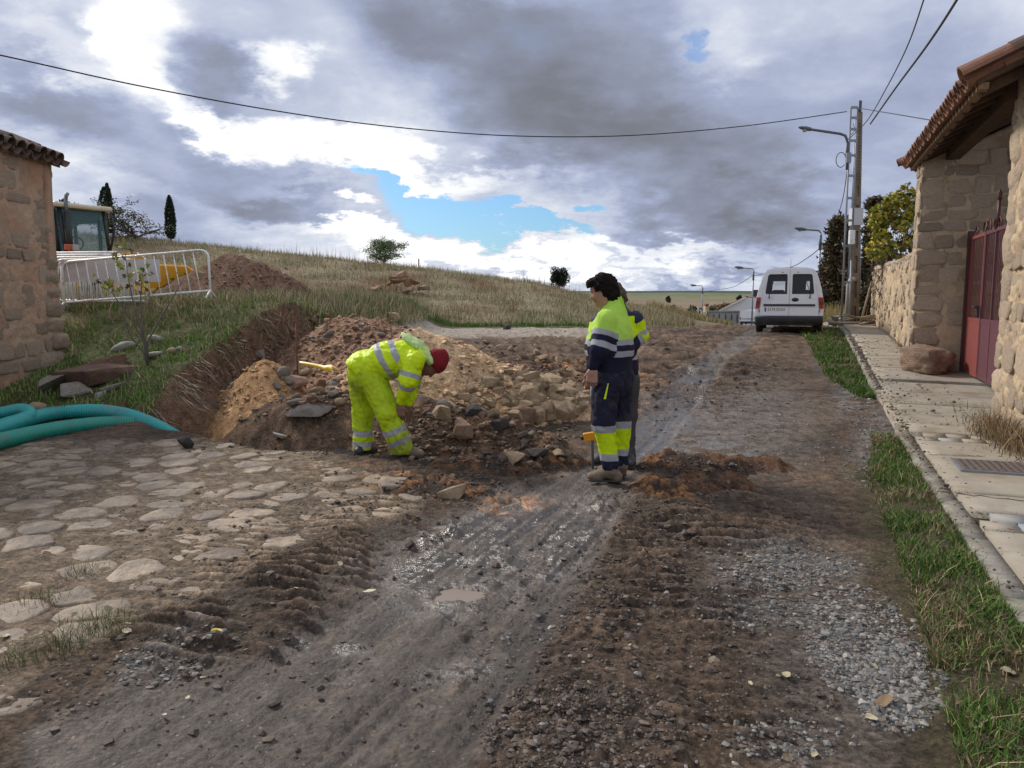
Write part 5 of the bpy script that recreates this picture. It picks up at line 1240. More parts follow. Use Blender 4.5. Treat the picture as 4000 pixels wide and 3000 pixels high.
# transitional rough grass right of the bank and behind the heaps
def kt(x, y, z, mi, wb, sd_): return ((y > 15) & (y < 24) & (mi < 0) & (wb > .25)) * np.clip(.6 + fbm(x * .7, y * .7, 3), .15, 1) * (x / y > -.62)
P, _ = scatter(26000, (-14, -1.5), (15, 24), kt, 9, 40, .25); n = len(P); rs = np.random.RandomState(10); hh = rs.uniform(.1, .4, n); isg = rs.rand(n) < .3
blades('rough_grass', P, hh, np.where(isg[:, None], pick(n, [(.08, .13, .03), (.11, .15, .04)], .25, 4), pick(n, pal1, .2, 6)), .009, .45, 9, 1, label='rough straw grass between the heaps and the hill')
# bright green verge at the foot of the hill
xs = np.random.RandomState(11).uniform(-4.5, 8, 16000); ys = 23.55 + np.random.RandomState(12).rand(16000) * 1.5; zs = surf(xs, ys)[0]; m = (xs / ys < ray(1340, 700)[0])
blades('hill_foot_grass', np.stack([xs, ys, zs], 1)[m], np.random.RandomState(13).uniform(.05, .14, m.sum()), pick(m.sum(), [(.08, .17, .02), (.10, .20, .03), (.06, .12, .02)], .2), .009, .4, 10, 1, label='bright green grass strip at the foot of the hill')
# verge along the kerb: near strip and far strip
def verge(name, s0, s1, t0f, n, seed, dryf, label, hs=.05, dens=None):
    rs = np.random.RandomState(seed); s = rs.uniform(s0, s1, n * 2); near = rs.rand(n * 2) < np.clip(4.5 / s, .12, 1); s = s[near]; t = KT - np.abs(rs.rand(len(s))) ** .8 * (KT - t0f(s)); x = s * rdx + t * rdy; y = s * rdy - t * rdx; z = surf(x, y)[0]
    k = rs.rand(len(x)) < np.clip(.5 + 1.6 * fbm(x * 1.6 + seed, y * 1.6, 3), .05, 1); x, y, z, s = x[k], y[k], z[k], s[k]; m = len(x)
    h = rs.gamma(3, hs / 3, m).clip(.015, .2); d_ = rs.rand(m) < dryf + .4 * (fbm(x * 1.3 + 9, y * 1.3, 3) > .1)
    return blades(name, np.stack([x, y, z], 1), h, np.where(d_[:, None], pick(m, [(.26, .19, .11), (.34, .27, .16), (.17, .11, .07)], .2, 3), pick(m, [(.075, .16, .02), (.055, .115, .018), (.10, .19, .03), (.09, .13, .03)], .25, 5)), np.interp(s, [2, 8, 20], [.0028, .0045, .010]), .9, seed, 2, label=label)
verge('verge_grass', 2.2, 9.0, lambda s: np.interp(s, [2, 3.5, 5, 7, 8.7], [.52, .56, .58, .55, .72]), 36000, 14, .25, 'green and brown grass verge along the pavement kerb in the foreground', .036)
verge('verge_grass', 11.8, 24, lambda s: np.interp(s, [11.5, 14, 18, 24], [.78, .35, .15, -.2]), 60000, 15, .05, 'green grass strip between the road and kerb near the van', .05)
# dry weeds at the foot of the near wall
rs = np.random.RandomState(16); n = 2600; s = rs.normal(8.9, .55, n); t = 2.1 - np.abs(rs.normal(0, .16, n)); x = s * rdx + t * rdy; y = s * rdy - t * rdx; z = road_z(y) + .09
blades('dry_weeds', np.stack([x, y, z], 1), rs.gamma(2.5, .05, n).clip(.03, .34), pick(n, [(.30, .2, .11), (.18, .115, .065), (.38, .29, .17), (.10, .09, .04)], .2), .004, .9, 17, 2, label='tangled dry weeds at the foot of the near stone wall')
n = 900; s = rs.normal(14.9, 1.6, n).clip(13.9, 20); t = 1.93 - np.abs(rs.normal(0, .05, n)); x = s * rdx + t * rdy; y = s * rdy - t * rdx; z = road_z(y) + .09
blades('dry_weeds', np.stack([x, y, z], 1), rs.gamma(2.5, .03, n).clip(.03, .2), pick(n, [(.26, .19, .11), (.2, .15, .08)], .2), .007, .8, 18, 2, label='short dry weeds along the foot of the garden wall')
rs = np.random.RandomState(61); n = 1500; js = np.array([3.3, 4.4, 5.45, 5.9, 6.45, 8.65, 9.1, 9.7, 11.2, 13.2]); s = js[rs.randint(0, len(js), n)] + rs.normal(0, .012, n); t = KT + .14 + rs.rand(n) ** 1.5 * 1.1; x = s * rdx + t * rdy; y = s * rdy - t * rdx
blades('joint_weeds', np.stack([x, y, road_z(y) + .088], 1), rs.gamma(2, .008, n).clip(.006, .05), pick(n, [(.10, .12, .04), (.2, .15, .09), (.13, .09, .055)], .2), .003, .9, 62, 1, label='small weeds and litter in the pavement joints')
# little grass tufts in the foreground paving
for i, (px, py, n, sc_, lab) in enumerate([(172, 1236, 150, 1, 'small isolated dark grass tuft among the paving stones'), (215, 1365, 420, 1.5, 'larger green grass tuft ringed by fallen leaves in the left foreground'), (120, 1400, 240, 1.2, 'faded grass tuft left of the larger green tuft'), (85, 1300, 160, 1, 'low mossy tuft between stones at the left edge'), (20, 1430, 150, 1, 'grass tuft at the very left edge of the foreground')]):
    c = gpt(px, py); rs = np.random.RandomState(30 + i); P = np.stack([c.x + rs.randn(n) * .06 * sc_, c.y + rs.randn(n) * .07 * sc_, np.full(n, c.z)], 1); P[:, 2] = surf(P[:, 0], P[:, 1])[0] - .01
    blades('grass_tuft', P, rs.gamma(3, .014 * sc_, n).clip(.01, .1), pick(n, [(.07, .10, .025), (.12, .14, .05), (.22, .18, .1)], .25, i), .0016, .9, 40 + i, 2, label=lab)['category'] = 'grass tuft'
# yellow tall grass beyond the van and along the far wall
c = at(1793, 668, 27); rs = np.random.RandomState(50); n = 900; P = np.stack([c.x + rs.randn(n) * .35, c.y + rs.randn(n) * .4, np.full(n, 0)], 1); P[:, 2] = surf(P[:, 0], P[:, 1])[0]
blades('tall_yellow_grass', P, rs.uniform(.4, 1.0, n), pick(n, [(.42, .33, .13), (.33, .26, .12)], .15), .012, .25, 51, 1, label='clump of tall yellow grass between the van and the poles')
rs = np.random.RandomState(52); n = 9000; pxs = rs.uniform(1400, 1600, n); Yv = rs.uniform(60, 92, n); x = np.array([ray(a, 700)[0] for a in pxs]) * Yv; z = surf(x, Yv)[0]
blades('field_edge_grass', np.stack([x, Yv, z], 1), rs.uniform(.3, .9, n) * np.interp(pxs, [1400, 1480, 1530, 1600], [1.6, 1.2, .7, .35]), pick(n, [(.36, .27, .13), (.28, .22, .10), (.2, .18, .08)], .2), .04, .3, 53, 1, label='pale dry grass along the road edge beyond the crest')
rs = np.random.RandomState(54); n = 12000; x = rs.uniform(5.0, 15, n); y = rs.uniform(25, 44, n); px_ = proj(x, y, road_z(y))[0]; m = (px_ > 1370) & (px_ < 1500 - (y - 25) * 0) ; m &= (x / y < ray(1480, 690)[0]); x, y = x[m], y[m]; z = surf(x, y)[0]
blades('hill_end_grass', np.stack([x, y, z], 1), rs.uniform(.15, .5, len(x)), pick(len(x), pal1 + [(.12, .13, .05)], .2), .014, .4, 55, 1, label='rough grass where the hillside meets the dirt road')
# ------------------------------------------------------------------ vans
MT['van_white'] = mat('van_white_paint', (.72, .73, .76), .3, dirt=(.42, .40, .37), dscale=1.6, damt=.35)
MT['van_glass'] = glass('van_glass', (.02, .025, .03), .04, .55, .6)
MT['bumper'] = mat('bumper_plastic', (.035, .038, .045), .55, dirt=(.13, .11, .09), dscale=4, damt=.4)
MT['lightred'] = mat('tail_light_red', (.38, .015, .012), .25)
MT['lightdark'] = mat('tail_light_smoked', (.07, .03, .03), .25)
MT['interior'] = mat('van_interior', (.03, .03, .033), .8)
MT['red_cloth'] = mat('red_interior_panel', (.40, .05, .035), .7)
MT['plate'] = mat('number_plate', (.72, .72, .70), .5); MT['plate_blue'] = mat('plate_blue', (.02, .06, .35), .5)
PROF = [(.78, .25), (.84, .42), (.855, .62), (.83, .90), (.775, 1.18), (.70, 1.44), (.645, 1.58), (.575, 1.66), (.40, 1.70), (0, 1.715)]
def text_obj(txt, size, m_, parent, loc, rot, ext=.002, sx=1.0):
    cu = bpy.data.curves.new('lettering', 'FONT'); cu.body = txt; cu.size = size; cu.extrude = ext; cu.align_x = 'CENTER'; cu.align_y = 'CENTER'
    cu.materials.append(m_); tmp = bpy.data.objects.new('tmp', cu); COL.objects.link(tmp); dg = bpy.context.evaluated_depsgraph_get(); me = bpy.data.meshes.new_from_object(tmp.evaluated_get(dg)); bpy.data.objects.remove(tmp)
    o = link('lettering', me, parent); o.location = loc; o.rotation_euler = rot; o.scale = (sx, 1, 1); return o
def make_van(loc, yaw, label, windows=True, wide=1.0):
    r = empty('parked_van', loc, label, 'van', 'white vans parked along the road', yaw)
    full = [(x, z) for x, z in PROF] + [(-x, z) for x, z in PROF[-2::-1]]; n = len(full)
    def sec(y, zs=1.0, xs=1.0, ztop=None): return [(x * xs, y + (.07 * max(0, z - .9) if y < .2 else 0), (min(z, ztop) if ztop else z) * zs) for x, z in full]
    m_ = MB(); ys = [0.03, .15, 1.4, 2.6, 2.95]; V = []
    for i, y in enumerate(ys): V += sec(y, 1, [.985, 1, 1, .99, .96][i])
    F = [(i * n + j, i * n + j + 1, (i + 1) * n + j + 1, (i + 1) * n + j) for i in range(len(ys) - 1) for j in range(n - 1)] + [(i * n + n - 1, i * n, (i + 1) * n, (i + 1) * n + n - 1) for i in range(len(ys) - 1)]
    m_.add(V, F, 0, True)
    V = []
    for y, zt, xs in ((2.95, 1.05, .96), (3.45, 1.0, .95), (4.0, .85, .9), (4.15, .6, .8)): V += [(x * xs, y, min(z, zt)) for x, z in full]
    F = [(i * n + j, i * n + j + 1, (i + 1) * n + j + 1, (i + 1) * n + j) for i in range(3) for j in range(n - 1)] + [tuple(3 * n + j for j in range(n))]
    m_.add(V, F, 0, True); m_.build('body', MT['van_white'], r)
    wl = lambda s: [(s * x, z) for x, z in ((.06, 1.02), (.575, 1.02), (.60, 1.06), (.545, 1.50), (.51, 1.54), (.09, 1.545), (.06, 1.51))]
    tilt = Matrix.Rotation(0, 3, 'X'); fr = ((0, 0, 0), (1, 0, 0), (0, .07, 1)); fr = ((0, -.055, 0), (1, 0, 0), (0, .075, .9972))
    plate('rear_frame', [(x * .985, z) for x, z in full if z > .3], [wl(1), wl(-1)][:2 if windows else 0], ((0, -.045, 0), (1, 0, 0), (0, .075, .9972)), -.04, MT['van_white'], r)
    for s in (-1, 1):
        outl = [(s * x, z) for x, z in ((.006, .46), (.715, .46), (.725, .62), (.69, .95), (.62, 1.38), (.57, 1.62), (.45, 1.655), (.006, 1.665))]
        d = plate('rear_door', outl, [wl(s)] if windows else [], fr, .03, MT['van_white'], r)
        if windows:
            m_ = MB(); m_.add([(x, -.048 + .075 * z, .9972 * z) for x, z in wl(s)], [tuple(range(7))]); m_.build('window', MT['van_glass'], d)
            w1 = [(x * .985 + s * .005, 1.28 + (z - 1.28) * .985) for x, z in wl(s)]; w2 = [(s * .318 + (x - s * .318) * .86, 1.28 + (z - 1.28) * .87) for x, z in wl(s)]
            plate('window_seal', w1, [w2], ((0, -.062, 0), (1, 0, 0), (0, .075, .9972)), .006, MT['black'], d)
            m_ = MB(); a = Vector((s * .50, -.02, .93)); b = Vector((s * .505, .0, 1.04)); m_.tube([a, b], [.014, .01], 6); m_.tube([b, (s * .40, .03, 1.35)], .008, 5); m_.lathe([(0, 0), (.022, 0), (.02, .03), (0, .03)], a, 8, (0, -1, 0)); m_.build('wiper', MT['black'], d)
            m_ = MB(); m_.box((s * .19, .045, 1.585), (.04, .03, .02)); m_.build('washer_jet', MT['black'], d)
        for z in (.58, 1.22):
            m_ = MB(); m_.box((s * (.735 if z < 1 else .655), -.02 + .07 * max(0, z - .9), z), (.02, .03, .07)); m_.build('hinge', MT['black'] if z < 1 else MT['van_white'], d)
        tl = empty('tail_light', (0, 0, 0), None, None); tl.parent = r
        for (z0_, z1_, mk) in ((.645, .74, 'lightred'), (.74, .835, 'lightdark'), (.835, .935, 'lightred')):
            m_ = MB(); x0 = lambda z: .845 - .1 * (z - .645); m_.add([(s * (x0(z0_) - .105), -.045, z0_), (s * x0(z0_), .0, z0_), (s * x0(z1_), .0, z1_), (s * (x0(z1_) - .105), -.045, z1_), (s * (x0(z0_) - .105), .06, z0_), (s * (x0(z0_) + .005), .1, z0_), (s * (x0(z1_) + .005), .1, z1_), (s * (x0(z1_) - .105), .06, z1_)],
                [(0, 1, 2, 3), (1, 5, 6, 2), (3, 2, 6, 7), (0, 4, 5, 1), (0, 3, 7, 4), (4, 7, 6, 5)]); m_.build('lens', MT[mk], tl)
        for y in (.62, 3.35):
            w = empty('wheel', (s * .74, y, .29), None, None); w.parent = r
            m_ = MB(); m_.lathe([(.17, -.09), (.26, -.09), (.29, -.07), (.29, .07), (.26, .09), (.17, .09), (.17, -.09)], (0, 0, 0), 22, (1, 0, 0)); m_.build('tyre', MT['rubber'], w)
            m_ = MB(); m_.lathe([(0, -.06), (.17, -.06), (.17, .06), (0, .06)], (0, 0, 0), 14, (1, 0, 0)); m_.build('rim', MT['steel'], w)
        m_ = MB(); m_.bbox((s * .94, 2.6, 1.06), (.17, .10, .20), None, 0, .02); m_.box((s * .84, 2.6, 1.02), (.12, .04, .05)); m_.build('wing_mirror', MT['black'], r)
    m_ = MB(); xs = [-.84, -.80, -.5, 0, .5, .80, .84]; V = [];
    for z, yo in ((.20, .03), (.27, -.10), (.42, -.13), (.46, -.12)): V += [(x, yo + (.14 if abs(x) > .82 else .0), z) for x in xs]
    V += [(x, .12, .46) for x in xs]; k = 7
    m_.add(V, [(i * k + j, i * k + j + 1, (i + 1) * k + j + 1, (i + 1) * k + j) for i in range(4) for j in range(k - 1)], 0, True); m_.build('bumper', MT['bumper'], r)
    m_ = MB(); m_.box((0, .9, .30), (1.3, 1.9, .16)); m_.box((0, .62, .29), (1.3, .09, .09)); m_.build('underbody', MT['black'], r)
    m_ = MB(); m_.tube([(.35, -.02, .22), (.35, .5, .22)], .025, 8); m_.build('exhaust', MT['steel'], r)
    m_ = MB(); m_.bbox((0, -.045, .735), (1.27, .035, .055), None, 0, .012); m_.build('grip_strip', MT['bumper'], r)
    pl = MB().bbox((-.335, -.035, .615), (.54, .014, .115), None, 0, .004).build('number_plate', MT['plate'], r)
    m_ = MB(); m_.box((-.585, -.0435, .615), (.038, .004, .105)); m_.build('blue_strip', MT['plate_blue'], pl)
    if windows:
        text_obj('2174 DCH', .105, MT['black'], pl, (-.315, -.044, .615), (math.pi / 2, 0, 0), .001, .92)
        text_obj('OPEL', .045, MT['bumper'], r, (-.56, -.02, .79), (math.pi / 2, 0, 0), .002, 1.1); text_obj('COMBO 1.7 CDTI', .045, MT['bumper'], r, (.475, -.02, .79), (math.pi / 2, 0, 0), .002)
        m_ = MB(); m_.lathe([(0, .02), (.08, .015), (.09, 0)], (0, 0, 0), 20, (0, -1, 0)); o = m_.build('badge', MT['black'], r); o.location = (.145, -.018, .875); o.scale = (1, 1, .58)
        # interior seen through the rear glass
        plate('bulkhead', [(x * .95, z) for x, z in full], [[(-.50, 1.02), (-.14, 1.02), (-.14, 1.40), (-.48, 1.40)], [(.42, 1.10), (.53, 1.10), (.52, 1.40), (.43, 1.40)]], ((0, 2.4, 0), (1, 0, 0), (0, 0, 1)), .02, MT['interior'], r)
        m_ = MB(); m_.box((.10, 2.30, 1.15), (.48, .03, .52)); m_.build('red_panel', MT['red_cloth'], r)
        for s in (-1, 1):
            m_ = MB(); m_.bbox((s * .34 + .02, 2.2, .98), (.34, .12, .34), None, 0, .05); m_.build('seat_back', MT['interior'], r)
        m_ = MB(); m_.box((0, 1.3, .45), (1.5, 2.4, .04)); m_.build('floor', MT['interior'], r)
    else:
        m_ = MB(); m_.bbox((.12, -.05, .80), (.16, .02, .03), None, 0, .006); m_.build('door_handle', MT['steel'], r)
    m_ = MB(); m_.tube([(0, .6, 1.68), (.0, .62, 1.95)], .006, 4); m_.build('aerial', MT['black'], r)
    return r
p = at(1702, 722, 20.2); van = make_van((p.x, p.y, float(macro(np.array([p.x]), np.array([p.y]))[0][0]) + .02), -YAW + .012, 'white van parked on the roadside with dark rear windows and a number plate')
van.scale = (1.0, 1.0, 1.0)
p = at(1615, 700, 88); z_ = float(macro(np.array([p.x]), np.array([p.y]))[0][0]); p.z = at(1615, 703, 88).z
v2 = make_van((p.x, p.y, p.z), -YAW - .10, 'small distant white van without rear windows beyond the crest of the road', False); v2.scale = (1.05, 1.05, 1.02)

# ------------------------------------------------------------------ far buildings, sign
FWM = mat('far_white_wall', (.66, .67, .70), .8, var=.05, vscale=.3)
def fbox(name, px0, px1, py0, py1, Y, dep, m_, parent=None): 
    a, b = at(px0, py1, Y), at(px1, py0, Y); return MB().box(((a.x + b.x) / 2, Y + dep / 2, (a.z + b.z) / 2), (b.x - a.x, dep, b.z - a.z)).build(name, m_, parent)
YH = 125
HB = empty('white_house', (0, 0, 0), 'white gabled house with sloping roof beyond the parked vans', 'house')
g = [at(1546, 688, YH), at(1546, 678, YH), at(1610, 643, YH), at(1700, 643, YH), at(1700, 705, YH), at(1552, 705, YH)]
m_ = MB(); k = len(g); m_.add([v[:] for v in g] + [(v.x + 4, v.y + 12, v.z) for v in g], [tuple(range(k)), tuple(range(2 * k - 1, k - 1, -1))] + [(i, i + k, (i + 1) % k + k, (i + 1) % k) for i in range(k)]); m_.build('wall', FWM, HB)
m_ = MB(); a, b = at(1543, 677, YH - .4), at(1611, 641.5, YH - .4); m_.tube([a, b], .22, 4); m_.build('verge_board', MT['white_metal'], HB)
m_ = MB(); u = Vector((4, 12, 0)); m_.add([at(1542, 676, YH - .6), at(1611, 640, YH - .6), at(1611, 640, YH - .6) + u, at(1542, 676, YH - .6) + u, at(1542, 674.8, YH - .6), at(1611, 638.8, YH - .6), at(1611, 638.8, YH - .6) + u, at(1542, 674.8, YH - .6) + u], [(0, 1, 2, 3), (7, 6, 5, 4), (0, 4, 5, 1), (1, 5, 6, 2), (2, 6, 7, 3), (3, 7, 4, 0)]); m_.build('roof', MT['tile'], HB)
RT = empty('tiled_roof_house', (0, 0, 0), 'house top with orange tiled roof showing above the white house', 'house')
m_ = MB(); m_.add([at(1612, 642, YH + 8), at(1690, 642, YH + 8), at(1690, 632, YH + 12), at(1632, 632, YH + 12)], [(0, 1, 2, 3)]); m_.add([at(1612, 642, YH + 8), at(1632, 632, YH + 12), at(1650, 642, YH + 16)], [(0, 1, 2)]); m_.build('roof', MT['tile'], RT)
m_ = MB(); c = at(1640, 634, YH + 9); m_.box((c.x, c.y, c.z), (2.4, 1, .8)); m_.build('chimney', MT['tile'], RT); fbox('wall', 1614, 1690, 641, 700, YH + 9, 3, FWM, RT)
YW = 108
BW = empty('boundary_wall', (0, 0, 0), 'grey concrete block boundary wall with dark pilasters beyond the crest', 'wall')
MT['blockwall'] = mat('grey_block_wall', (.33, .33, .31), .9, col2=(.25, .25, .235), vscale=.6, var=.12, dirt=(.1, .1, .09), dscale=.5, damt=.5)
fbox('panel', 1526, 1598, 671, 702, YW, .3, MT['blockwall'], BW); fbox('end_pier', 1516, 1525, 675, 703, YW - .4, .8, mat('cream_pier', (.55, .48, .38), .9), BW)
for px in (1529, 1541, 1553, 1567, 1580, 1592): fbox('pilaster', px, px + 2, 679, 697, YW - .15, .2, MT['black'], BW)
for px in np.linspace(1528, 1596, 22): fbox('vent_block', px, px + 1, 673, 677 + random.uniform(-1, 1), YW - .05, .1, MT['hole'], BW)
CH = empty('chimney', (0, 0, 0), 'yellowish stone chimney with tiled cap above the boundary wall', 'chimney')
fbox('stack', 1523.5, 1532, 662, 676, YW + 3, 1.2, mat('cream_stone', (.42, .34, .2), .9, var=.2, vscale=1), CH); fbox('cap', 1524.5, 1531.5, 656, 660, YW + 3, 1.2, MT['tile'], CH); fbox('neck', 1526, 1530, 659.5, 662.5, YW + 3.2, .8, MT['hole'], CH)
fbox('ridge', 1520, 1545, 674, 677, YW + 2, 1.5, MT['tile'], CH)
SG = empty('speed_sign', at(1507, 708, 80), 'round speed limit 40 sign with a small plate below on a post', 'sign')
o0 = SG.location; loc_ = lambda px, py, Y=80: at(px, py, Y) - o0
m_ = MB(); m_.tube([(0.05, .1, -.5), (.05, .1, 2.2)], .05, 6); m_.build('post', MT['steel'], SG)
c = loc_(1505, 690); m_ = MB(); m_.lathe([(0, .03), (.30, .03), (.30, -.03), (0, -.03)], c, 20, (0, -1, 0)); d_ = m_.build('sign_disc', mat('sign_red', (.55, .03, .03), .5), SG)
m_ = MB(); m_.lathe([(0, .036), (.235, .036), (.235, .0)], c, 20, (0, -1, 0)); m_.build('sign_face', MT['plate'], SG); text_obj('40', .30, MT['black'], SG, c + Vector((0, -.045, 0)), (math.pi / 2, 0, 0), .003, 1)
c = loc_(1505, 699.5); m_ = MB(); m_.box(c, (.55, .03, .28)); m_.build('sub_plate', MT['plate'], SG)
YR = 38
RF = empty('red_gate', (0, 0, 0), 'red and white ironwork gate glimpsed right of the white van', 'gate')
MT['redpaint'] = mat('pinkish_red_paint', (.36, .06, .05), .6); MT['palepaint'] = mat('pale_paint', (.6, .5, .48), .6)
for py in (640, 655, 679):
    a, b = at(1770, py, YR), at(1806 - (py - 640) * .5, py - 2, YR); MB().tube([a, b], .025, 5).build('rail', MT['palepaint'], RF)
for i in range(9):
    px = 1771 + i * 3.6; MB().tube([at(px, 640, YR), at(px, 680, YR)], .018, 4).build('bar', MT['palepaint'] if i % 4 == 0 else MT['redpaint'], RF)
for px in (1777, 1788): 
    c = at(px, 664, YR); MB().tube([(c.x + .22 * math.cos(a), c.y, c.z + .28 * math.sin(a)) for a in np.linspace(0, 6.28, 14)], .025, 4).build('ring', MT['redpaint'], RF)
rpb = at(1812, 700, 26); RPL = empty('rubble_pile', (rpb.x, rpb.y, hz(rpb.x, rpb.y)), 'small pile of pale rubble stones left of the two poles', 'rubble pile')
for i in range(18):
    dx, dy = random.gauss(0, .22), random.gauss(0, .5); put_rock(RPL, (dx, dy, max(0, .28 - abs(dx) * .7) * random.random()), random.uniform(.15, .40), 'rock_white' if i % 3 else 'rock_grey')

# ------------------------------------------------------------------ barriers
def barrier(name_label, A, B, H, lean, nb, grp, feet=True, dz=(0, 0), sl=0.0):
    """A,B bottom end points; lean moves the top; rounded frame, bars"""
    r = empty('barrier', A, name_label, 'barrier', grp); U = (B - A); Lg = U.length; U = U / Lg; up = (Vector((0, 0, 1)) * H + Vector(lean)); 
    R = .16; pts = [Vector((0, 0, 0)), up * (1 - R)]
    for i in range(1, 6): a = math.pi / 2 * i / 5; pts.append(up * (1 - R) + up * R * math.sin(a) + U * R * (1 - math.cos(a)))
    for i in range(0, 6): a = math.pi / 2 * i / 5; pts.append(U * (Lg - R + R * math.sin(a)) + up * (1 - R + R * math.cos(a)))
    pts += [U * Lg, ]
    m_ = MB(); m_.tube(pts, .022, 7); m_.build('frame', MT['white_metal'], r)
    m_ = MB(); m_.tube([up * .14, U * Lg + up * .14], .02, 7); m_.build('bottom_rail', MT['white_metal'], r)
    for i in range(1, nb):
        f = i / nb; m_ = MB(); m_.tube([U * Lg * f + up * .14, U * (Lg * f + sl) + up * 1.0], .010, 5); m_.build('bar', MT['white_metal'], r)
    if feet:
        for e in (0, Lg):
            nrm = Vector((U.y, -U.x, 0)); m_ = MB(); m_.tube([U * e + nrm * .2 + Vector((0, 0, -.02)), U * e + nrm * .0 + Vector((0, 0, .12)), U * e - nrm * .2 + Vector((0, 0, -.02))], .018, 6); m_.build('foot', MT['white_metal'], r)
    return r
Ab = at(139, 668, 13.9); Bb = at(455, 642, 13.7); Ab.z -= .0
barrier('front white pedestrian barrier with rusty chips standing on the bank edge', Ab, Bb, .84, (-.05, .1, 0), 15, 'white pedestrian barriers on the bank', True, sl=-.10)
labs = ['white barrier directly behind the front one, ending short of its right end', 'second white barrier back in the leaning stack', 'third white barrier back in the leaning stack', 'white barrier near the back of the leaning stack', 'rearmost white barrier of the leaning stack']
for i in range(5):
    A = at(128 - i * 6, 655 - i * 2, 14.15 + i * .22); B = at([318, 300, 285, 275, 268][i], 640, 14.2 + i * .14); B.z = A.z = hz((A.x + B.x) / 2, 14.2) - .02; 
    hh_ = at(128, [565, 561, 556, 551, 546][i], A.y).z - A.z
    barrier(labs[i], A, B, hh_, (-.02, .05, 0), 14, 'white pedestrian barriers on the bank', False)
PN = mat('grey_white_panel', (.55, .55, .56), .6, var=.05, dirt=(.35, .3, .26), dscale=4, damt=.4)
for (p0, p1, yy, lab) in ((187, 344, 14.06, 'large plain white panel sheet hung on the barriers at right'), (134, 184, 14.02, 'smaller plain white panel sheet hung on the barriers next to the building')):
    a, b = at(p0, 609, yy), at(p1, 560, yy); o = MB().box((0, 0, 0), (b.x - a.x, .015, b.z - a.z)).build('sign_panel', PN); o.location = ((a.x + b.x) / 2, yy, (a.z + b.z) / 2); tag(o, lab, 'panel')

# ------------------------------------------------------------------ backhoe loader
BHy = math.atan2(-2.2, 3.9); bc = at(150, 600, 21); bz = hz(bc.x, bc.y)
BH = empty('backhoe_loader', (bc.x, bc.y, bz), 'yellow backhoe loader with glazed cab and lowered front bucket behind the barriers', 'digger', rz=BHy)
CG = glass('cab_glass', (.10, .22, .22), .05, .42, .6); CR = mat('cab_roof_cream', (.62, .55, .40), .5, dirt=(.3, .25, .2), dscale=3, damt=.3)
m_ = MB(); m_.bbox((0, 0, 2.52), (1.75, 1.6, .13), (0, .05, 0), 0, .05); m_.build('cab_roof', CR, BH)
for x, y, dx in ((-.78, -.72, 0), (-.78, .72, 0), (.30, -.74, .02), (.30, .74, .02), (.72, -.60, .22), (.72, .60, .22)):
    m_ = MB(); m_.tube([(x + dx, y, 1.15), (x, y, 2.48)], .05, 6); m_.build('cab_post', MT['black'], BH)
for y in (-.74, .74):
    m_ = MB(); m_.add([(-.76, y, 1.15), (.30, y, 1.15), (.30, y, 2.46), (-.76, y, 2.46)], [(0, 1, 2, 3)]); m_.build('side_window', CG, BH)
    m_ = MB(); m_.add([(.34, y, 1.15), (.92, y * .84, 1.15), (.72, y * .84, 2.44), (.34, y, 2.46)], [(0, 1, 2, 3)]); m_.build('quarter_window', CG, BH)
m_ = MB(); m_.add([(.94, -.60, 1.15), (.94, .60, 1.15), (.73, .60, 2.44), (.73, -.60, 2.44)], [(0, 1, 2, 3)]); m_.build('windscreen', CG, BH)
m_ = MB(); m_.bbox((-.25, 0, 2.30), (1.2, 1.4, .34), None, 0, .05); m_.build('head_lining', MT['black'], BH)
m_ = MB(); m_.bbox((-.35, 0, 1.2), (.5, .55, .35), None, 0, .08); m_.bbox((-.6, 0, 1.6), (.16, .5, .75), None, 0, .08); m_.build('seat', MT['black'], BH)
m_ = MB(); m_.tube([(.40, .2 * math.cos(a), 1.55 + .17 * math.sin(a)) for a in np.linspace(0, 6.28, 16)], .02, 5); m_.tube([(.6, 0, 1.1), (.42, 0, 1.55)], .03, 5); m_.build('steering_wheel', MT['black'], BH)
m_ = MB(); m_.bbox((0, 0, .95), (1.7, 1.3, .5), None, 0, .05); m_.bbox((1.0, 0, .7), (2.6, .7, .35), None, 0, .05); m_.build('chassis', MT['black'], BH)
m_ = MB(); V = [(.9, -.42, .85), (.9, .42, .85), (.9, .42, 1.32), (.9, -.42, 1.32), (2.35, -.38, .85), (2.35, .38, .85), (2.35, .38, 1.10), (2.35, -.38, 1.10)]
m_.add(V, [(0, 1, 2, 3)[::-1], (4, 5, 6, 7), (3, 2, 6, 7), (0, 4, 7, 3), (1, 2, 6, 5), (0, 1, 5, 4)[::-1]]); m_.build('bonnet', MT['yellow'], BH)
m_ = MB(); m_.tube([(.98, -.50, 1.15), (.90, -.50, 2.30)], .075, 10); m_.build('exhaust_stack', MT['black'], BH); m_ = MB(); m_.tube([(.90, -.50, 2.30), (.88, -.50, 2.55), (.92, -.50, 2.70), (.99, -.50, 2.76)], .045, 8); m_.build('exhaust_pipe', MT['steel'], BH)
m_ = MB(); m_.tube([(.72, -.66, 1.15), (.55, -.70, 2.35)], .085, 8); m_.build('air_filter_duct', MT['black'], BH)
m_ = MB(); m_.lathe([(.06, 0), (.075, .02), (.07, .11), (.03, .15), (0, .155)], (-.35, -.3, 2.60), 12); m_.build('beacon', mat('beacon_orange', (.8, .18, .02), .35), BH)
m_ = MB(); m_.bbox((1.10, -.62, 1.38), (.12, .22, .17), None, 0, .03); m_.build('work_light', mat('orange_lens', (.5, .09, .03), .4), BH); m_ = MB(); m_.bbox((1.18, -.50, 1.38), (.10, .16, .16), None, 0, .02); m_.build('headlight', MT['lens'], BH)
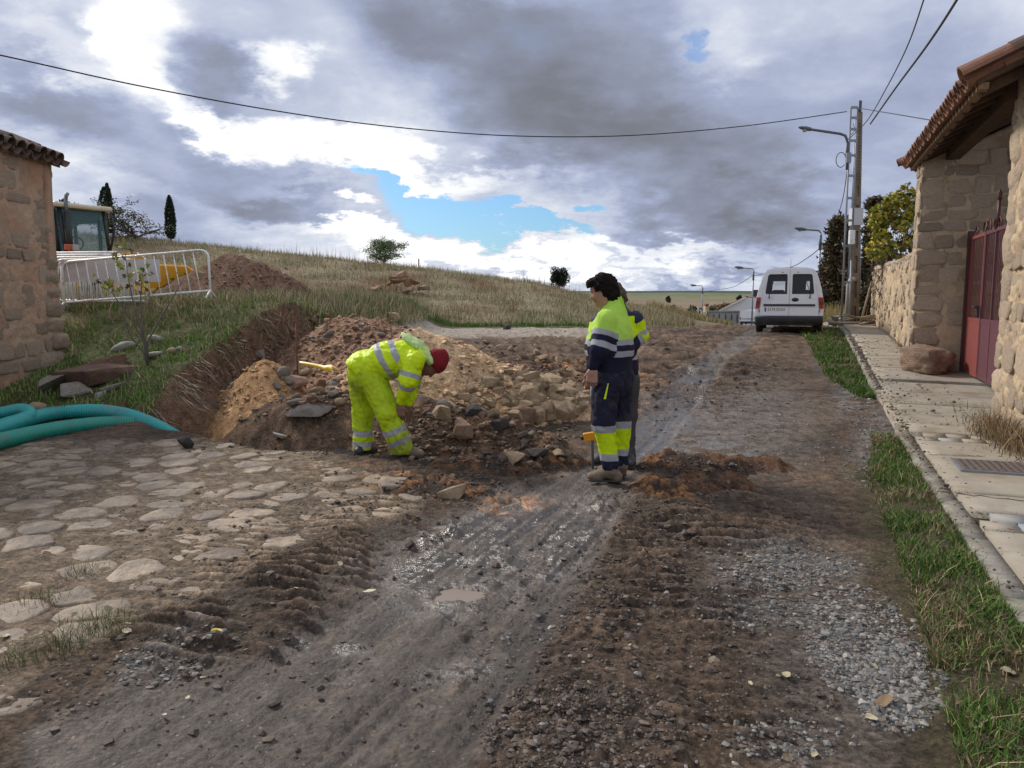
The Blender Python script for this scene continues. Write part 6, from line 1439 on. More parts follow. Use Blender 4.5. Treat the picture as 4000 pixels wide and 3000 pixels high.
m_ = MB(); m_.bbox((.62, -.95, 2.12), (.06, .26, .36), None, 0, .05); m_.tube([(.7, -.7, 2.3), (.62, -.92, 2.25)], .02, 5); m_.build('mirror', MT['black'], BH)
m_ = MB(); m_.tube([(.95, .5, 1.0), (1.15, .62, 1.9), (1.05, .62, 2.3)], .03, 5); m_.build('mirror_arm', MT['black'], BH)
for x, R, y in ((-.35, .66, .88), (1.95, .42, .80)):
    for s in (-1, 1):
        w = empty('wheel', (x, s * y, R), None, None); w.parent = BH; m_ = MB(); m_.lathe([(R * .5, -.2), (R * .9, -.2), (R, -.14), (R, .14), (R * .9, .2), (R * .5, .2), (R * .5, -.2)], (0, 0, 0), 24, (0, 1, 0)); m_.build('tyre', MT['rubber'], w); m_ = MB(); m_.lathe([(0, -.12), (R * .5, -.12), (R * .5, .12), (0, .12)], (0, 0, 0), 14, (0, 1, 0)); m_.build('rim', MT['yellow'], w)
for s in (-1, 1):
    m_ = MB(); m_.prism([(0, -.10), (.0, .12), (1.5, .08), (2.9, -.95), (2.8, -1.08), (1.4, -.12)], .09, ((.9, s * .5, 1.15), (1, 0, 0), (0, 0, 1))); m_.build('loader_arm', MT['yellow'], BH)
    m_ = MB(); m_.tube([(1.5, s * .45, .75), (2.9, s * .45, .55)], .05, 8); m_.tube([(2.3, s * .45, 1.25), (3.3, s * .45, .75)], .035, 6); m_.build('hydraulic_ram', MT['black'], BH)
m_ = MB(); prof = [(3.45, .95), (3.35, .3), (3.5, .04), (4.35, .0), (4.38, .03), (3.6, .10), (3.45, .34), (3.50, .9)]
m_.prism(prof, 2.1, ((0, 1.05, 0), (1, 0, 0), (0, 0, 1))); 
for s in (-1, 1): m_.prism([(3.45, .95), (3.38, .06), (4.36, .02), (3.8, .75)], .03, ((0, s * 1.04, 0), (1, 0, 0), (0, 0, 1)))
m_.build('bucket', MT['yellow'], BH)

# ------------------------------------------------------------------ corrugated pipes, straps, stake
MT['teal'] = mat('teal_plastic', (.018, .30, .29), .4, var=.08, vscale=3, dirt=(.16, .13, .10), dscale=4, damt=.4); MT['teal2'] = mat('green_plastic', (.016, .25, .19), .4, var=.08, vscale=3, dirt=(.12, .10, .08), dscale=4, damt=.4)
def corr(ctrl, R, mk, label):
    C = [Vector(c) for c in ctrl]; pts = []; k = len(C)
    for i in range(k - 1):
        p0, p1, p2, p3 = C[max(i - 1, 0)], C[i], C[i + 1], C[min(i + 2, k - 1)]
        for j in range(40):
            t = j / 40; pts.append(.5 * ((2 * p1) + (p2 - p0) * t + (2 * p0 - 5 * p1 + 4 * p2 - p3) * t * t + (-p0 + 3 * p1 - 3 * p2 + p3) * t ** 3))
    acc = [0]
    for a, b in zip(pts[:-1], pts[1:]): acc.append(acc[-1] + (b - a).length)
    n = int(acc[-1] / .0078); s = np.linspace(0, acc[-1], n); A = np.array([p[:] for p in pts]); Q = np.stack([np.interp(s, acc, A[:, i]) for i in range(3)], 1)
    rs = [R * (1.0, 1.0, .85, .85)[i % 4] for i in range(n)]; m_ = MB(); m_.tube([tuple(q) for q in Q], rs, 14, cap=True); o = m_.build('corrugated_pipe', MT[mk]); return tag(o, label, 'pipe', 'corrugated drain pipes on the bank foot')
P3 = lambda px, py, Y: at(px, py, Y)
corr([P3(-200, 985, 7.6), P3(-60, 945, 8.0), P3(0, 926, 8.3), P3(70, 903, 9.0), P3(135, 891, 9.35), P3(210, 888, 9.4), P3(270, 896, 9.35), P3(315, 911, 9.25), P3(352, 928, 9.15), P3(385, 948, 9.1)], .088, 'teal', 'longest teal corrugated pipe arching over the others into the pit')
corr([P3(-200, 1000, 7.0), P3(-60, 972, 7.4), P3(0, 953, 7.75), P3(75, 936, 8.2), P3(150, 923, 8.6), P3(225, 915, 9.0), P3(290, 914, 9.25), P3(340, 922, 9.4)], .088, 'teal2', 'lowest greener corrugated pipe lying on the ground under the arch')
corr([P3(-200, 905, 9.2), P3(-60, 896, 9.2), P3(-5, 893, 9.15), P3(40, 885, 9.15), P3(60, 888, 9.1), P3(64, 897, 8.95), P3(48, 905, 8.8), P3(18, 914, 8.55), P3(-40, 931, 8.2), P3(-200, 960, 7.7)], .075, 'teal', 'folded teal corrugated pipe doubling back at the left edge')
MT['strap'] = mat('yellow_strap', (.75, .52, .04), .5, var=.1)
def ribbon(pts, wv, name, mk, label, cat):
    m_ = MB(); V = []; 
    for i, p in enumerate(pts): w = wv[i] if isinstance(wv, list) else wv; V += [p - w, p + w, p + w + Vector((0, .004, -.003)), p - w + Vector((0, .004, -.003))]
    F = []
    for i in range(len(pts) - 1):
        a = i * 4; F += [(a, a + 1, a + 5, a + 4), (a + 2, a + 3, a + 7, a + 6), (a + 1, a + 2, a + 6, a + 5), (a + 3, a, a + 4, a + 7)]
    m_.add(V, F, 0, True); return tag(m_.build(name, MT[mk]), label, cat)
ribbon([at(647, 783, 11.2), at(665, 786, 11), at(685, 790, 10.9), at(700, 795, 10.8), at(715, 795, 10.7), at(728, 802, 10.6), at(733, 812, 10.5), at(726, 824, 10.4)], [Vector((0, 0, .02)), Vector((0, 0, .022)), Vector((.01, 0, .025)), Vector((0, 0, .035)), Vector((0, 0, .05)), Vector((.02, 0, .03)), Vector((.035, 0, .01)), Vector((.03, 0, 0))], 'warning_strap', 'strap', 'twisted yellow plastic strap trailing across the earth heap by the stake', 'strap')
ribbon([at(497, 935, 8.95), at(510, 931, 8.95), at(530, 928, 8.95), at(550, 926, 8.9), at(572, 921, 8.9)], [Vector((0, 0, .018)), Vector((0, .02, .028)), Vector((0, .02, .026)), Vector((0, .01, .022)), Vector((0, 0, .02))], 'warning_strap', 'strap', 'yellow plastic strap sticking out of the trench lip', 'strap')
a = at(639, 700, 12.2); b = at(642, 778, 11.9); o = MB().tube([a, b - Vector((0, 0, .2))], .012, 6).build('iron_stake', mat('rusty_iron', (.12, .05, .03), .9)); tag(o, 'thin rusty iron stake upright in the excavation', 'stake')
a = at(716, 642, 17); o = MB().tube([at(722, 668, 16), at(706, 630, 16)], .012, 5).build('dry_stem', MT['stick']); tag(o, 'leaning dry stem rising above the earth heap', 'stem')
for px, lab in ((930, 'short marker post on the skyline right of the round tree'),):
    p = at(1703 / 1.0 * 0 + 937, 588, 44.8); zz2 = hz(p.x, p.y); o = MB().tube([(0, 0, 0), (0, 0, .62)], .04, 6).build('marker_post', MT['stick']); o.location = (at(905, 600, 44.5).x, 44.5, hz(at(905, 600, 44.5).x, 44.5)); tag(o, lab, 'post')
# timber and slabs by the trench
MT['rotwood'] = mat('rotten_wood', (.05, .032, .022), .9, var=.35, vscale=16, bump=.01, bscale=30)
a, b = at(905, 858, 8.75), at(1048, 912, 8.35); d_ = b - a; m_ = MB(); pts = [a.lerp(b, i / 8) + Vector((random.gauss(0, .01), 0, random.gauss(0, .012))) for i in range(9)]; m_.tube(pts, [.02, .05, .045, .06, .05, .055, .045, .05, .02], 6); tag(m_.build('rotten_beam', MT['rotwood']), 'dark rotten timber beam lying across the trench side', 'timber')
# ------------------------------------------------------------------ people: implicit surfaces
def surfnets(F, org, h):
    S = F < 0; nx, ny, nz = F.shape; sh = (nx - 1, ny - 1, nz - 1)
    def cr(A, c): i, j, k = c; return A[i:nx - 1 + i, j:ny - 1 + j, k:nz - 1 + k]
    C = [(i, j, k) for i in (0, 1) for j in (0, 1) for k in (0, 1)]
    cnt = sum(cr(S, c).astype(np.int8) for c in C); act = (cnt > 0) & (cnt < 8); idx = -np.ones(sh, np.int64); n = int(act.sum()); idx[act] = np.arange(n)
    vals = {c: cr(F, c)[act] for c in C}; acc = np.zeros((n, 3)); w = np.zeros(n)
    for c in C:
        for ax in range(3):
            if c[ax] == 1: continue
            d = list(c); d[ax] = 1; d = tuple(d); fa, fb = vals[c], vals[d]; m = (fa < 0) != (fb < 0); t = np.where(m, fa / np.where(m, fa - fb, 1), 0)
            p = np.zeros((n, 3)); p += np.array(c); p[:, ax] += t; acc += p * m[:, None]; w += m
    V = np.stack(np.where(act), 1) + acc / np.maximum(w, 1)[:, None]; V = V * h + org; Q = []
    for ax in range(3):
        a, b = (ax + 1) % 3, (ax + 2) % 3; sl0 = [slice(None)] * 3; sl1 = [slice(None)] * 3; sl0[ax] = slice(0, -1); sl1[ax] = slice(1, None)
        d = S[tuple(sl0)] != S[tuple(sl1)]; I = np.stack(np.where(d), 1); ok = (I[:, a] > 0) & (I[:, b] > 0) & (I[:, a] < F.shape[a] - 1) & (I[:, b] < F.shape[b] - 1); I = I[ok]
        def g(da, db): J = I.copy(); J[:, a] -= da; J[:, b] -= db; return idx[J[:, 0], J[:, 1], J[:, 2]]
        q = np.stack([g(1, 1), g(0, 1), g(0, 0), g(1, 0)], 1); flip = ~S[I[:, 0], I[:, 1], I[:, 2]]; q[flip] = q[flip][:, ::-1]; Q.append(q)
    Q = np.concatenate(Q); Q = Q[(Q >= 0).all(1)]; return V, Q
class Sdf:
    def __init__(s, k=.03): s.p = []; s.k = k
    def cap(s, a, b, ra, rb, flat=None, f=1.0, tagv=0, k=None): s.p.append(('c', np.array(a, float), np.array(b, float), ra, rb, None if flat is None else np.array(flat, float) / np.linalg.norm(flat), f, tagv, k or s.k)); return s
    def ell(s, c, r, R=None, tagv=0, k=None): s.p.append(('e', np.array(c, float), np.array(r, float), np.eye(3) if R is None else np.array(R), 0, None, 1, tagv, k or s.k)); return s
    def ev(s, X, q, want=False):
        if q[0] == 'c':
            _, a, b, ra, rb, fl, f, _, _ = q; ba = b - a; L2 = max(ba @ ba, 1e-9); t = np.clip(((X - a) @ ba) / L2, 0, 1); d = X - a - t[..., None] * ba
            if fl is not None: d = d + ((d @ fl) * (1 / f - 1))[..., None] * fl
            r = np.linalg.norm(d, axis=-1) - (ra + (rb - ra) * t); return (r, t) if want else r
        _, c, r, R, *_ = q; d = (X - c) @ R; k0 = np.linalg.norm(d / r, axis=-1); k1 = np.linalg.norm(d / (r * r), axis=-1); v = k0 * (k0 - 1) / np.maximum(k1, 1e-6); return (v, np.zeros_like(v)) if want else v
    def field(s, X):
        F = None
        for q in s.p:
            v = s.ev(X, q)
            if F is None: F = v; continue
            k = q[8]; h = np.clip(.5 + .5 * (F - v) / k, 0, 1); F = F * (1 - h) + v * h - k * h * (1 - h)
        return F
    def mesh(s, name, h, mats, parent, disp=None, chop=None, attr=None, matf=None, smooth=True):
        lo = np.min([np.minimum(q[1], q[2] if q[0] == 'c' else q[1]) - (max(q[3], q[4]) * max(1, q[6]) if q[0] == 'c' else q[2].max()) for q in s.p], 0) - .05
        hi = np.max([np.maximum(q[1], q[2] if q[0] == 'c' else q[1]) + (max(q[3], q[4]) * max(1, q[6]) if q[0] == 'c' else q[2].max()) for q in s.p], 0) + .05
        n = np.ceil((hi - lo) / h).astype(int) + 1; G = np.stack(np.meshgrid(*[lo[i] + h * np.arange(n[i]) for i in range(3)], indexing='ij'), -1)
        F = s.field(G)
        if disp is not None: m = np.abs(F) < .06; F[m] += disp(G[m])
        if chop is not None: F = np.maximum(F, chop(G))
        V, Q = surfnets(F, lo, h); at_ = attr(V) if attr else None; mi = matf(V[Q].mean(1)) if matf else None
        Vp = V - np.array(parent.location)[None] if parent is not None else V
        me = mesh_np(name, Vp, Q, smooth, mats, mi, attrs=at_); return link(name, me, parent)
def chainattr(V, pts):
    """arc length of the nearest point along a polyline"""
    best = np.full(len(V), 9e9); out = np.zeros(len(V)); s0 = 0
    for a, b in zip(pts[:-1], pts[1:]):
        a, b = np.array(a), np.array(b); ba = b - a; L_ = np.linalg.norm(ba); t = np.clip(((V - a) @ ba) / (L_ * L_), -.3 if s0 == 0 else 0, 1.3 if (b == np.array(pts[-1])).all() else 1); d = np.linalg.norm(V - a - np.clip(t, 0, 1)[:, None] * ba, axis=1); m = d < best; best = np.where(m, d, best); out = np.where(m, s0 + t * L_, out); s0 += L_
    return out, best
def band_mat(name, attrname, bands, base, rough=.6, bump=.004, bscale=25, gloss=(.42, .42, .43), dirt=None, damt=.5, dscale=4):
    """flat garment colours changing at given lengths: bands = [(pos, colour), ...]"""
    m = bpy.data.materials.new(name); m.use_nodes = True; t = m.node_tree; p = t.nodes['Principled BSDF']; p.inputs['Roughness'].default_value = rough; p.inputs['Specular IOR Level'].default_value = .25
    a = t.nodes.new('ShaderNodeAttribute'); a.attribute_name = attrname; cur = None; co = t.nodes.new('ShaderNodeTexCoord').outputs['Object']
    wob = NOISE(t, co, 12, 3, .5); x = M(t, 'ADD', a.outputs['Fac'], M(t, 'MULTIPLY', M(t, 'SUBTRACT', wob.outputs[0], .5), .018))
    for pos, col in bands:
        mx = t.nodes.new('ShaderNodeMix'); mx.data_type = 'RGBA'; mr = t.nodes.new('ShaderNodeMapRange'); mr.inputs[1].default_value = pos - .002; mr.inputs[2].default_value = pos + .002; t.links.new(x, mr.inputs[0]); t.links.new(mr.outputs[0], mx.inputs[0])
        if cur is None: mx.inputs[6].default_value = (*base, 1)
        else: t.links.new(cur, mx.inputs[6])
        mx.inputs[7].default_value = (*col, 1); cur = mx.outputs[2]
    if dirt:
        n = NOISE(t, co, dscale, 7, .65); r = t.nodes.new('ShaderNodeMapRange'); r.inputs[1].default_value = .48; r.inputs[2].default_value = .68; r.inputs[4].default_value = damt; t.links.new(n.outputs[0], r.inputs[0]); mx = t.nodes.new('ShaderNodeMix'); mx.data_type = 'RGBA'; t.links.new(r.outputs[0], mx.inputs[0]); t.links.new(cur, mx.inputs[6]); mx.inputs[7].default_value = (*dirt, 1); cur = mx.outputs[2]
    t.links.new(cur, p.inputs['Base Color'])
    nn = NOISE(t, co, bscale, 5, .6); b = t.nodes.new('ShaderNodeBump'); b.inputs['Distance'].default_value = bump; t.links.new(nn.outputs[0], b.inputs['Height']); t.links.new(b.outputs[0], p.inputs['Normal']); return m
YEL = (.56, .74, .004); LIM = (.42, .66, .09); NAVY = (.012, .013, .032); GRY = (.34, .345, .36); DG = (.045, .045, .05)
SKIN = mat('skin', (.36, .19, .13), .55, var=.06); SKIN2 = mat('skin_dark', (.20, .10, .07), .6, var=.06)
HAIRM = mat('dark_hair', (.012, .009, .008), .85, var=.3, vscale=20, bump=.012, bscale=60, spec=.1); HAIR2 = mat('brown_hair', (.07, .045, .03), .7, var=.3, vscale=20, bump=.006, bscale=60)
BOOT = mat('muddy_boot', (.19, .14, .095), .85, col2=(.12, .088, .06), vscale=9, var=.2, bump=.006, bscale=40); BOOTD = mat('black_boot', (.03, .03, .033), .6, var=.2)
def v(p): return np.array(p[:], float)
def boot(parent, ankle, toe, heel, m_, top=.16, name='boot'):
    """ankle, toe, heel points on/above the ground"""
    a, t_, h_ = v(ankle), v(toe), v(heel); S = Sdf(.03); side = np.cross(t_ - h_, [0, 0, 1.]); 
    S.cap(a + [0, 0, top], a, .062, .058); ball = h_ + (t_ - h_) * .68; S.cap(a, ball + [0, 0, .055], .058, .05, (0, 0, 1), .9); S.cap(ball + [0, 0, .05], t_ + [0, 0, .045] - (t_ - h_) / np.linalg.norm(t_ - h_) * .03, .05, .043, (0, 0, 1), .85); S.cap(h_ + [0, 0, .05] + (t_ - h_) * .12, a, .05, .05)
    zg = min(t_[2], h_[2]); n_ = np.array([t_[0] - h_[0], t_[1] - h_[1], t_[2] - h_[2]])
    up = np.cross(np.cross(n_, [0, 0, 1.]), n_); up /= np.linalg.norm(up)
    o = S.mesh(name, .008, [m_], parent, lambda X: .004 * noise3(X, 30), lambda X: -((X - h_) @ up)); 
    S2 = Sdf(.02); S2.cap(h_ + (t_ - h_) * .1 + up * .015, h_ + (t_ - h_) * .45 + up * .015, .045, .036, up, .35); S2.cap(h_ + (t_ - h_) * .45 + up * .015, t_ - n_ / np.linalg.norm(n_) * .035 + up * .015, .036, .048, up, .35); so = S2.mesh('sole', .008, [BOOTD], parent, None, lambda X: -((X - h_) @ up)); par = o; so.parent = o; return o
def hand(parent, wrist, dirv, palm_n, m_, curl=.6, name='hand', sgn=1, sc=1.0):
    """palm with five fingers; dirv along the hand, palm_n the palm normal"""
    w = v(wrist); d = v(dirv); d /= np.linalg.norm(d); n = v(palm_n); n -= d * (n @ d); n /= np.linalg.norm(n); s_ = np.cross(d, n) * sgn; S = Sdf(.010)
    S.cap(w - d * .03 * sc, w + d * .02 * sc, .027 * sc, .029 * sc, n, .8, k=.02)
    for i, o in enumerate((-.032, -.011, .011, .031)): S.cap(w + d * .01 * sc + s_ * o * .7 * sc, w + d * .085 * sc + s_ * o * sc, .018 * sc, .0155 * sc, k=.014)
    for o, L_ in ((-.033, .060), (-.011, .074), (.011, .080), (.032, .070)):
        p = w + d * .085 * sc + s_ * o * sc; a = 0
        for j, (f, r0, r1) in enumerate(((.45, .0098, .0092), (.32, .0092, .0085), (.23, .0085, .0072))):
            a += curl * (1.0 if j else .7); q = p + (d * math.cos(a) + n * math.sin(a)) * L_ * f * sc; S.cap(p, q, r0 * sc, r1 * sc, k=.004); p = q
    p = w + d * .025 * sc + s_ * .034 * sc; q = p + (d * .7 + s_ * .5 + n * .45) * .045 * sc; S.cap(p, q, .0145 * sc, .012 * sc, k=.01); q2 = q + (d * .85 - s_ * .1 + n * .5) * .034 * sc; S.cap(q, q2, .012 * sc, .009 * sc, k=.005)
    return S.mesh(name, .0042, [m_], parent)
def basis(fwd, up):
    f = v(fwd); f /= np.linalg.norm(f); u = v(up); u -= f * (u @ f); u /= np.linalg.norm(u); return f, u, np.cross(u, f)      # forward, up, left
def head(parent, c, fwd, up, skin, neck_to, sc=1.0, face=True):
    """c = centre of the skull; continuous head and neck, the person's body mesh"""
    f, u, l = basis(fwd, up); c = v(c); S = Sdf(.03); B = np.stack([f, l, u], 1)
    S.ell(c, (.098 * sc, .076 * sc, .105 * sc), B); S.ell(c + f * .030 * sc - u * .065 * sc, (.062 * sc, .058 * sc, .072 * sc), B, k=.04)
    S.ell(c + f * .066 * sc - u * .116 * sc, (.026, .026, .022), B, k=.03)                      # chin
    S.cap(c - u * .06 * sc - f * .01, v(neck_to), .058, .066, k=.04)
    S.cap(c + f * .088 * sc - u * .005 * sc, c + f * .112 * sc - u * .045 * sc, .010, .0155, k=.014)     # nose
    S.cap(c + f * .086 * sc + u * .022 * sc + l * .03, c + f * .086 * sc + u * .022 * sc - l * .03, .012, .012, k=.015)
    S.cap(c + f * .090 * sc - u * .073 * sc + l * .018, c + f * .090 * sc - u * .073 * sc - l * .018, .0085, .0085, k=.008); S.cap(c + f * .088 * sc - u * .086 * sc + l * .014, c + f * .088 * sc - u * .086 * sc - l * .014, .009, .009, k=.008)
    for s in (-1, 1):
        S.ell(c + f * .07 * sc - u * .045 * sc + l * s * .038, (.022, .02, .02), B, k=.02)
        e = c - f * .012 * sc - u * .018 * sc + l * s * .078 * sc; S.cap(e + u * .022, e - u * .022 + f * .006, .014, .010, l, .45, k=.008)
    def chop(X):   # eye sockets
        r = np.full(X.shape[:-1], 9.)
        for s in (-1, 1): r = np.minimum(r, np.linalg.norm((X - (c + f * .104 * sc - u * .004 * sc + l * s * .031)), axis=-1) - .016)
        return -r
    o = S.mesh('body', .0065, [skin], parent, None, chop)
    for s in (-1, 1):
        m_ = MB(); e = c + f * .082 * sc - u * .003 * sc + l * s * .031; m_.lathe([(0, -.012), (.009, -.008), (.012, 0), (.009, .008), (0, .012)], e - v(parent.location), 8); m_.build('eye', mat('eye', (.05, .035, .03), .2), parent)
    return f, u, l
def hair(parent, c, f, u, l, m_, sc=1.0, seed=0, length=.0, h=.007):
    c = v(c); B = np.stack([f, l, u], 1); S = Sdf(.03); S.ell(c + u * .018 * sc - f * .012 * sc, (.112 * sc, .092 * sc, .108 * sc), B); S.ell(c - f * .05 * sc - u * .045 * sc, (.065 * sc, .080 * sc, .075 * sc), B); S.ell(c + f * .06 * sc + u * .065 * sc, (.058 * sc, .070 * sc, .045 * sc), B)
    if length: S.ell(c - f * .062 * sc - u * .09 * sc, (.045, .066, .05), B)
    def chop(X):
        d = (X - c) @ B; fx, lx, ux = d[..., 0], d[..., 1], d[..., 2]; a = np.minimum(fx - .045 * sc, .040 * sc - ux); b = np.minimum(np.minimum(fx + .002, -.012 * sc - ux), .5); return np.maximum(a, b)
    return S.mesh('hair', h, [m_], parent, lambda X: .017 * noise3(X, 24, seed) + .010 * noise3(X, 55, seed) , chop)
def folds(A, seed, f=(9, 24)):
    return lambda X: A * noise3(X * np.array([1, 1, .6]), f[0], seed) + A * .45 * (np.abs(noise3(X * np.array([1, 1, .8]), f[1], seed + 2)) - .4)
def creases(A, seed):
    return lambda X: 1.35 * A * (.5 * noise3(X * np.array([1, 1, .7]), 6, seed) + .8 * ((1 - np.abs(noise3(X * np.array([1.2, 1.2, .55]) + X[..., ::-1] * .35, 9, seed + 2))) ** 3 - .4) * .6 + .25 * noise3(X, 30, seed + 5))
# ---- standing man in front
YN = 6.42
def Q(px, py, dy=0.0): return at(px, py, YN + dy)
gz2 = hz(Q(1310, 1035).x, YN)
PS = empty('person', (Q(1312, 1035).x, YN, gz2), 'standing man with curly dark hair in a lime and navy fleece, hands down, full figure', 'person', 'workers in high visibility clothes')
fw = np.array([-.90, .36, 0]); fw /= np.linalg.norm(fw); lf = np.cross([0, 0, 1], fw)     # left side points to the camera
hc = v(Q(1302, 624)) ; hf = fw + np.array([0, 0, -.32])
f, u, l = head(PS, hc, hf, (-.25, .05, 1), SKIN, v(Q(1322, 668)))
hair(PS, hc, f, u, l, HAIRM, 1.05, 3, 1)
pel = v(Q(1322, 802)); che = v(Q(1320, 715)); nk = v(Q(1326, 668)); S = Sdf(.05)
S.cap(pel + [0, 0, -.03], v(Q(1318, 752)), .165, .185, lf, 1.15); S.cap(v(Q(1318, 752)), che, .185, .165, lf, 1.2); S.cap(che, v(Q(1326, 680)), .16, .10, lf, 1.5); S.cap(v(Q(1326, 675)), v(Q(1326, 652)), .085, .075)
S.ell(v(Q(1296, 752)), (.12, .16, .13))
shL = v(Q(1322, 690)) + lf * .19; elL = v(Q(1311, 752)) + lf * .24; wrL = v(Q(1297, 786)) + lf * .22
shR = v(Q(1326, 692)) - lf * .19; elR = v(Q(1316, 752)) - lf * .24; wrR = v(Q(1292, 790)) - lf * .20
for a, b, c in ((shL, elL, wrL), (shR, elR, wrR)): S.cap(a, b, .085, .073, k=.045); S.cap(b, c, .070, .047, k=.03)
def jattr(armL, armR):
    def fn(V):
        aL, dL = chainattr(V, armL); aR, dR = chainattr(V, armR); return {'arm': np.where(dL < dR, aL, aR), 'zz': V[:, 2]}
    return fn
ax0, ax1 = pel, che
def jmat(V):
    _, dL = chainattr(V, [shL, elL, wrL]); _, dR = chainattr(V, [shR, elR, wrR]); aL, _ = chainattr(V, [shL, elL, wrL]); aR, _ = chainattr(V, [shR, elR, wrR]); _, dT = chainattr(V, [pel, che, v(Q(1326, 680))]); return ((np.minimum(dL - .075, dR - .075) < dT - .16)).astype(int)
zP = lambda py: Q(1318, py).z
MJ = band_mat('fleece_torso', 'zz', [(zP(768), GRY), (zP(755.5), NAVY), (zP(743), GRY), (zP(731), LIM)], NAVY, .9, .003, 50, dirt=(.10, .10, .06), damt=.12, dscale=6)
La = np.linalg.norm(elL - shL); per = La / (752 - 690)
ap = lambda py: (py - 690) * per
MA = band_mat('fleece_sleeve', 'arm', [(ap(712), GRY), (ap(723), NAVY), (ap(735), GRY), (ap(747), NAVY)], LIM, .9, .002, 60)
S.mesh('jacket', .0105, [MJ, MA], PS, creases(.009, 4), lambda X: np.maximum(zP(808) - X[..., 2] , -9), jattr([shL, elL, wrL], [shR, elR, wrR]), jmat)
Sc = Sdf(.02); Sc.cap(v(Q(1327, 668)), v(Q(1323, 648)), .092, .080); Sc.mesh('collar', .008, [mat('lime_collar', (.30, .60, .02), .8)], PS, folds(.004, 9), lambda X: (X - v(Q(1324, 645))) @ (np.array([-.3, .05, 1]) / 1.045))
hand(PS, wrL + np.array([-.004, 0, -.035]), (-.10, 0, -1), (.3, 1, 0), SKIN, .8, sgn=-1, sc=1.05); hand(PS, wrR + np.array([0, 0, -.03]), (-.1, 0, -1), (.4, -.8, 0), SKIN, .5, sgn=-1)
hipL, kneL, ankL = v(Q(1312, 815, -.07)), v(Q(1302, 915, -.07)), v(Q(1318, 1003, -.06)); hipR, kneR, ankR = v(Q(1338, 815, .14)), v(Q(1338, 915, .16)), v(Q(1340, 1000, .16))
S = Sdf(.04); S.cap(pel + [0, 0, -.0], pel + [0, 0, -.10], .16, .155, lf, 1.1)
for a, b, c in ((hipL, kneL, ankL), (hipR, kneR, ankR)): S.cap(a, b, .125, .098, k=.05); S.cap(b, c, .094, .072, k=.03)
MTz = band_mat('work_trousers', 'zz', [(zP(990), GRY), (zP(975), YEL), (zP(929), GRY), (zP(914), NAVY)], NAVY, .75, .004, 30, dirt=(.16, .12, .08), damt=.28, dscale=5)
S.mesh('trousers', .0105, [MTz], PS, creases(.018, 7), lambda X: np.maximum(zP(1012) - X[..., 2], X[..., 2] - zP(800)), lambda V: {'zz': V[:, 2]})
for (px0, py0, px1, py1) in ((1308, 826, 1314, 862),):
    pass
m_ = MB(); m_.add([(v(Q(1304, 862, -.215)) - v(PS.location)), (v(Q(1309, 862, -.215)) - v(PS.location)), (v(Q(1315, 828, -.20)) - v(PS.location)), (v(Q(1313, 828, -.20)) - v(PS.location))], [(0, 1, 2, 3)]); m_.build('pocket_piping', mat('lime_piping', YEL, .6), PS)
g_ = lambda px, py, dy: Vector((Q(px, py, dy).x, Q(px, py, dy).y, Q(px, py, dy).z))
boot(PS, (ankL[0], ankL[1], gz2 + .10), (Q(1270, 1036).x, YN - .02, gz2 - .0), (Q(1338, 1036).x, YN - .07, gz2 + .0), BOOT, .10)
boot(PS, (ankR[0] + .0, ankR[1], gz2 + .10), (Q(1298, 1020).x, YN + .20, gz2 + .0), (Q(1354, 1020).x, YN + .16, gz2 + .0), BOOT, .10)

# ---- man behind, holding the levelling staff
YB = 7.05
def Q3(px, py, dy=0.0): return at(px, py, YB + dy)
gz3 = hz(Q3(1340, 985).x, YB)
PB_ = empty('person', (Q3(1335, 985).x, YB, gz3), 'man mostly hidden behind the standing one, in yellow and navy jacket, holding a measuring rod', 'person', 'workers in high visibility clothes')
f3 = np.array([-.55, -.75, 0]); f3 /= np.linalg.norm(f3); l3 = np.cross([0, 0, 1], f3)      # his left points right in the picture
hc3 = v(Q3(1329, 641)); f, u, l = head(PB_, hc3, f3 + [0, 0, -.45], (-.2, -.2, 1), SKIN, v(Q3(1336, 678))); hair(PB_, hc3, f, u, l, HAIR2, .98, 5)
pel3 = v(Q3(1338, 812)); che3 = v(Q3(1332, 722)); xs = np.array([1, 0, 0.])
S = Sdf(.05); S.cap(pel3, che3, .15, .155, xs, 1.15); S.cap(che3, v(Q3(1334, 685)), .15, .10, xs, 1.5); S.cap(v(Q3(1334, 682)), v(Q3(1335, 660)), .085, .075)
sR = v(Q3(1372, 690, -.02)); eR = v(Q3(1384, 727, .02)); wR = v(Q3(1352, 762, -.12)); sL = v(Q3(1292, 696)); eL = v(Q3(1281, 755, -.05)); wL = v(Q3(1275, 806, -.10))
for a, b, c in ((sR, eR, wR), (sL, eL, wL)): S.cap(a, b, .078, .068, k=.045); S.cap(b, c, .066, .047, k=.03)
zQ = lambda py: Q3(1335, py).z
MJ3 = band_mat('jacket_torso_b', 'zz', [(zQ(775), GRY), (zQ(762), NAVY), (zQ(750), GRY), (zQ(738), YEL), (zQ(682), (.02, .024, .055))], NAVY, .7, .003, 40)
MA3 = band_mat('jacket_sleeve_b', 'arm', [(.015, YEL), (.105, GRY), (.150, YEL), (.215, GRY), (.265, NAVY)], (.02, .024, .055), .7, .003, 40)
S.mesh('jacket', .012, [MJ3, MA3], PB_, creases(.015, 14), lambda X: zQ(820) - X[..., 2], lambda V: {'arm': np.where(chainattr(V, [sR, eR, wR])[1] < chainattr(V, [sL, eL, wL])[1], chainattr(V, [sR, eR, wR])[0], chainattr(V, [sL, eL, wL])[0]), 'zz': V[:, 2]}, lambda V: ((np.minimum(chainattr(V, [sR, eR, wR])[1], chainattr(V, [sL, eL, wL])[1]) - .075) < (chainattr(V, [pel3, che3, v(Q3(1334, 690))])[1] - .165)).astype(int))
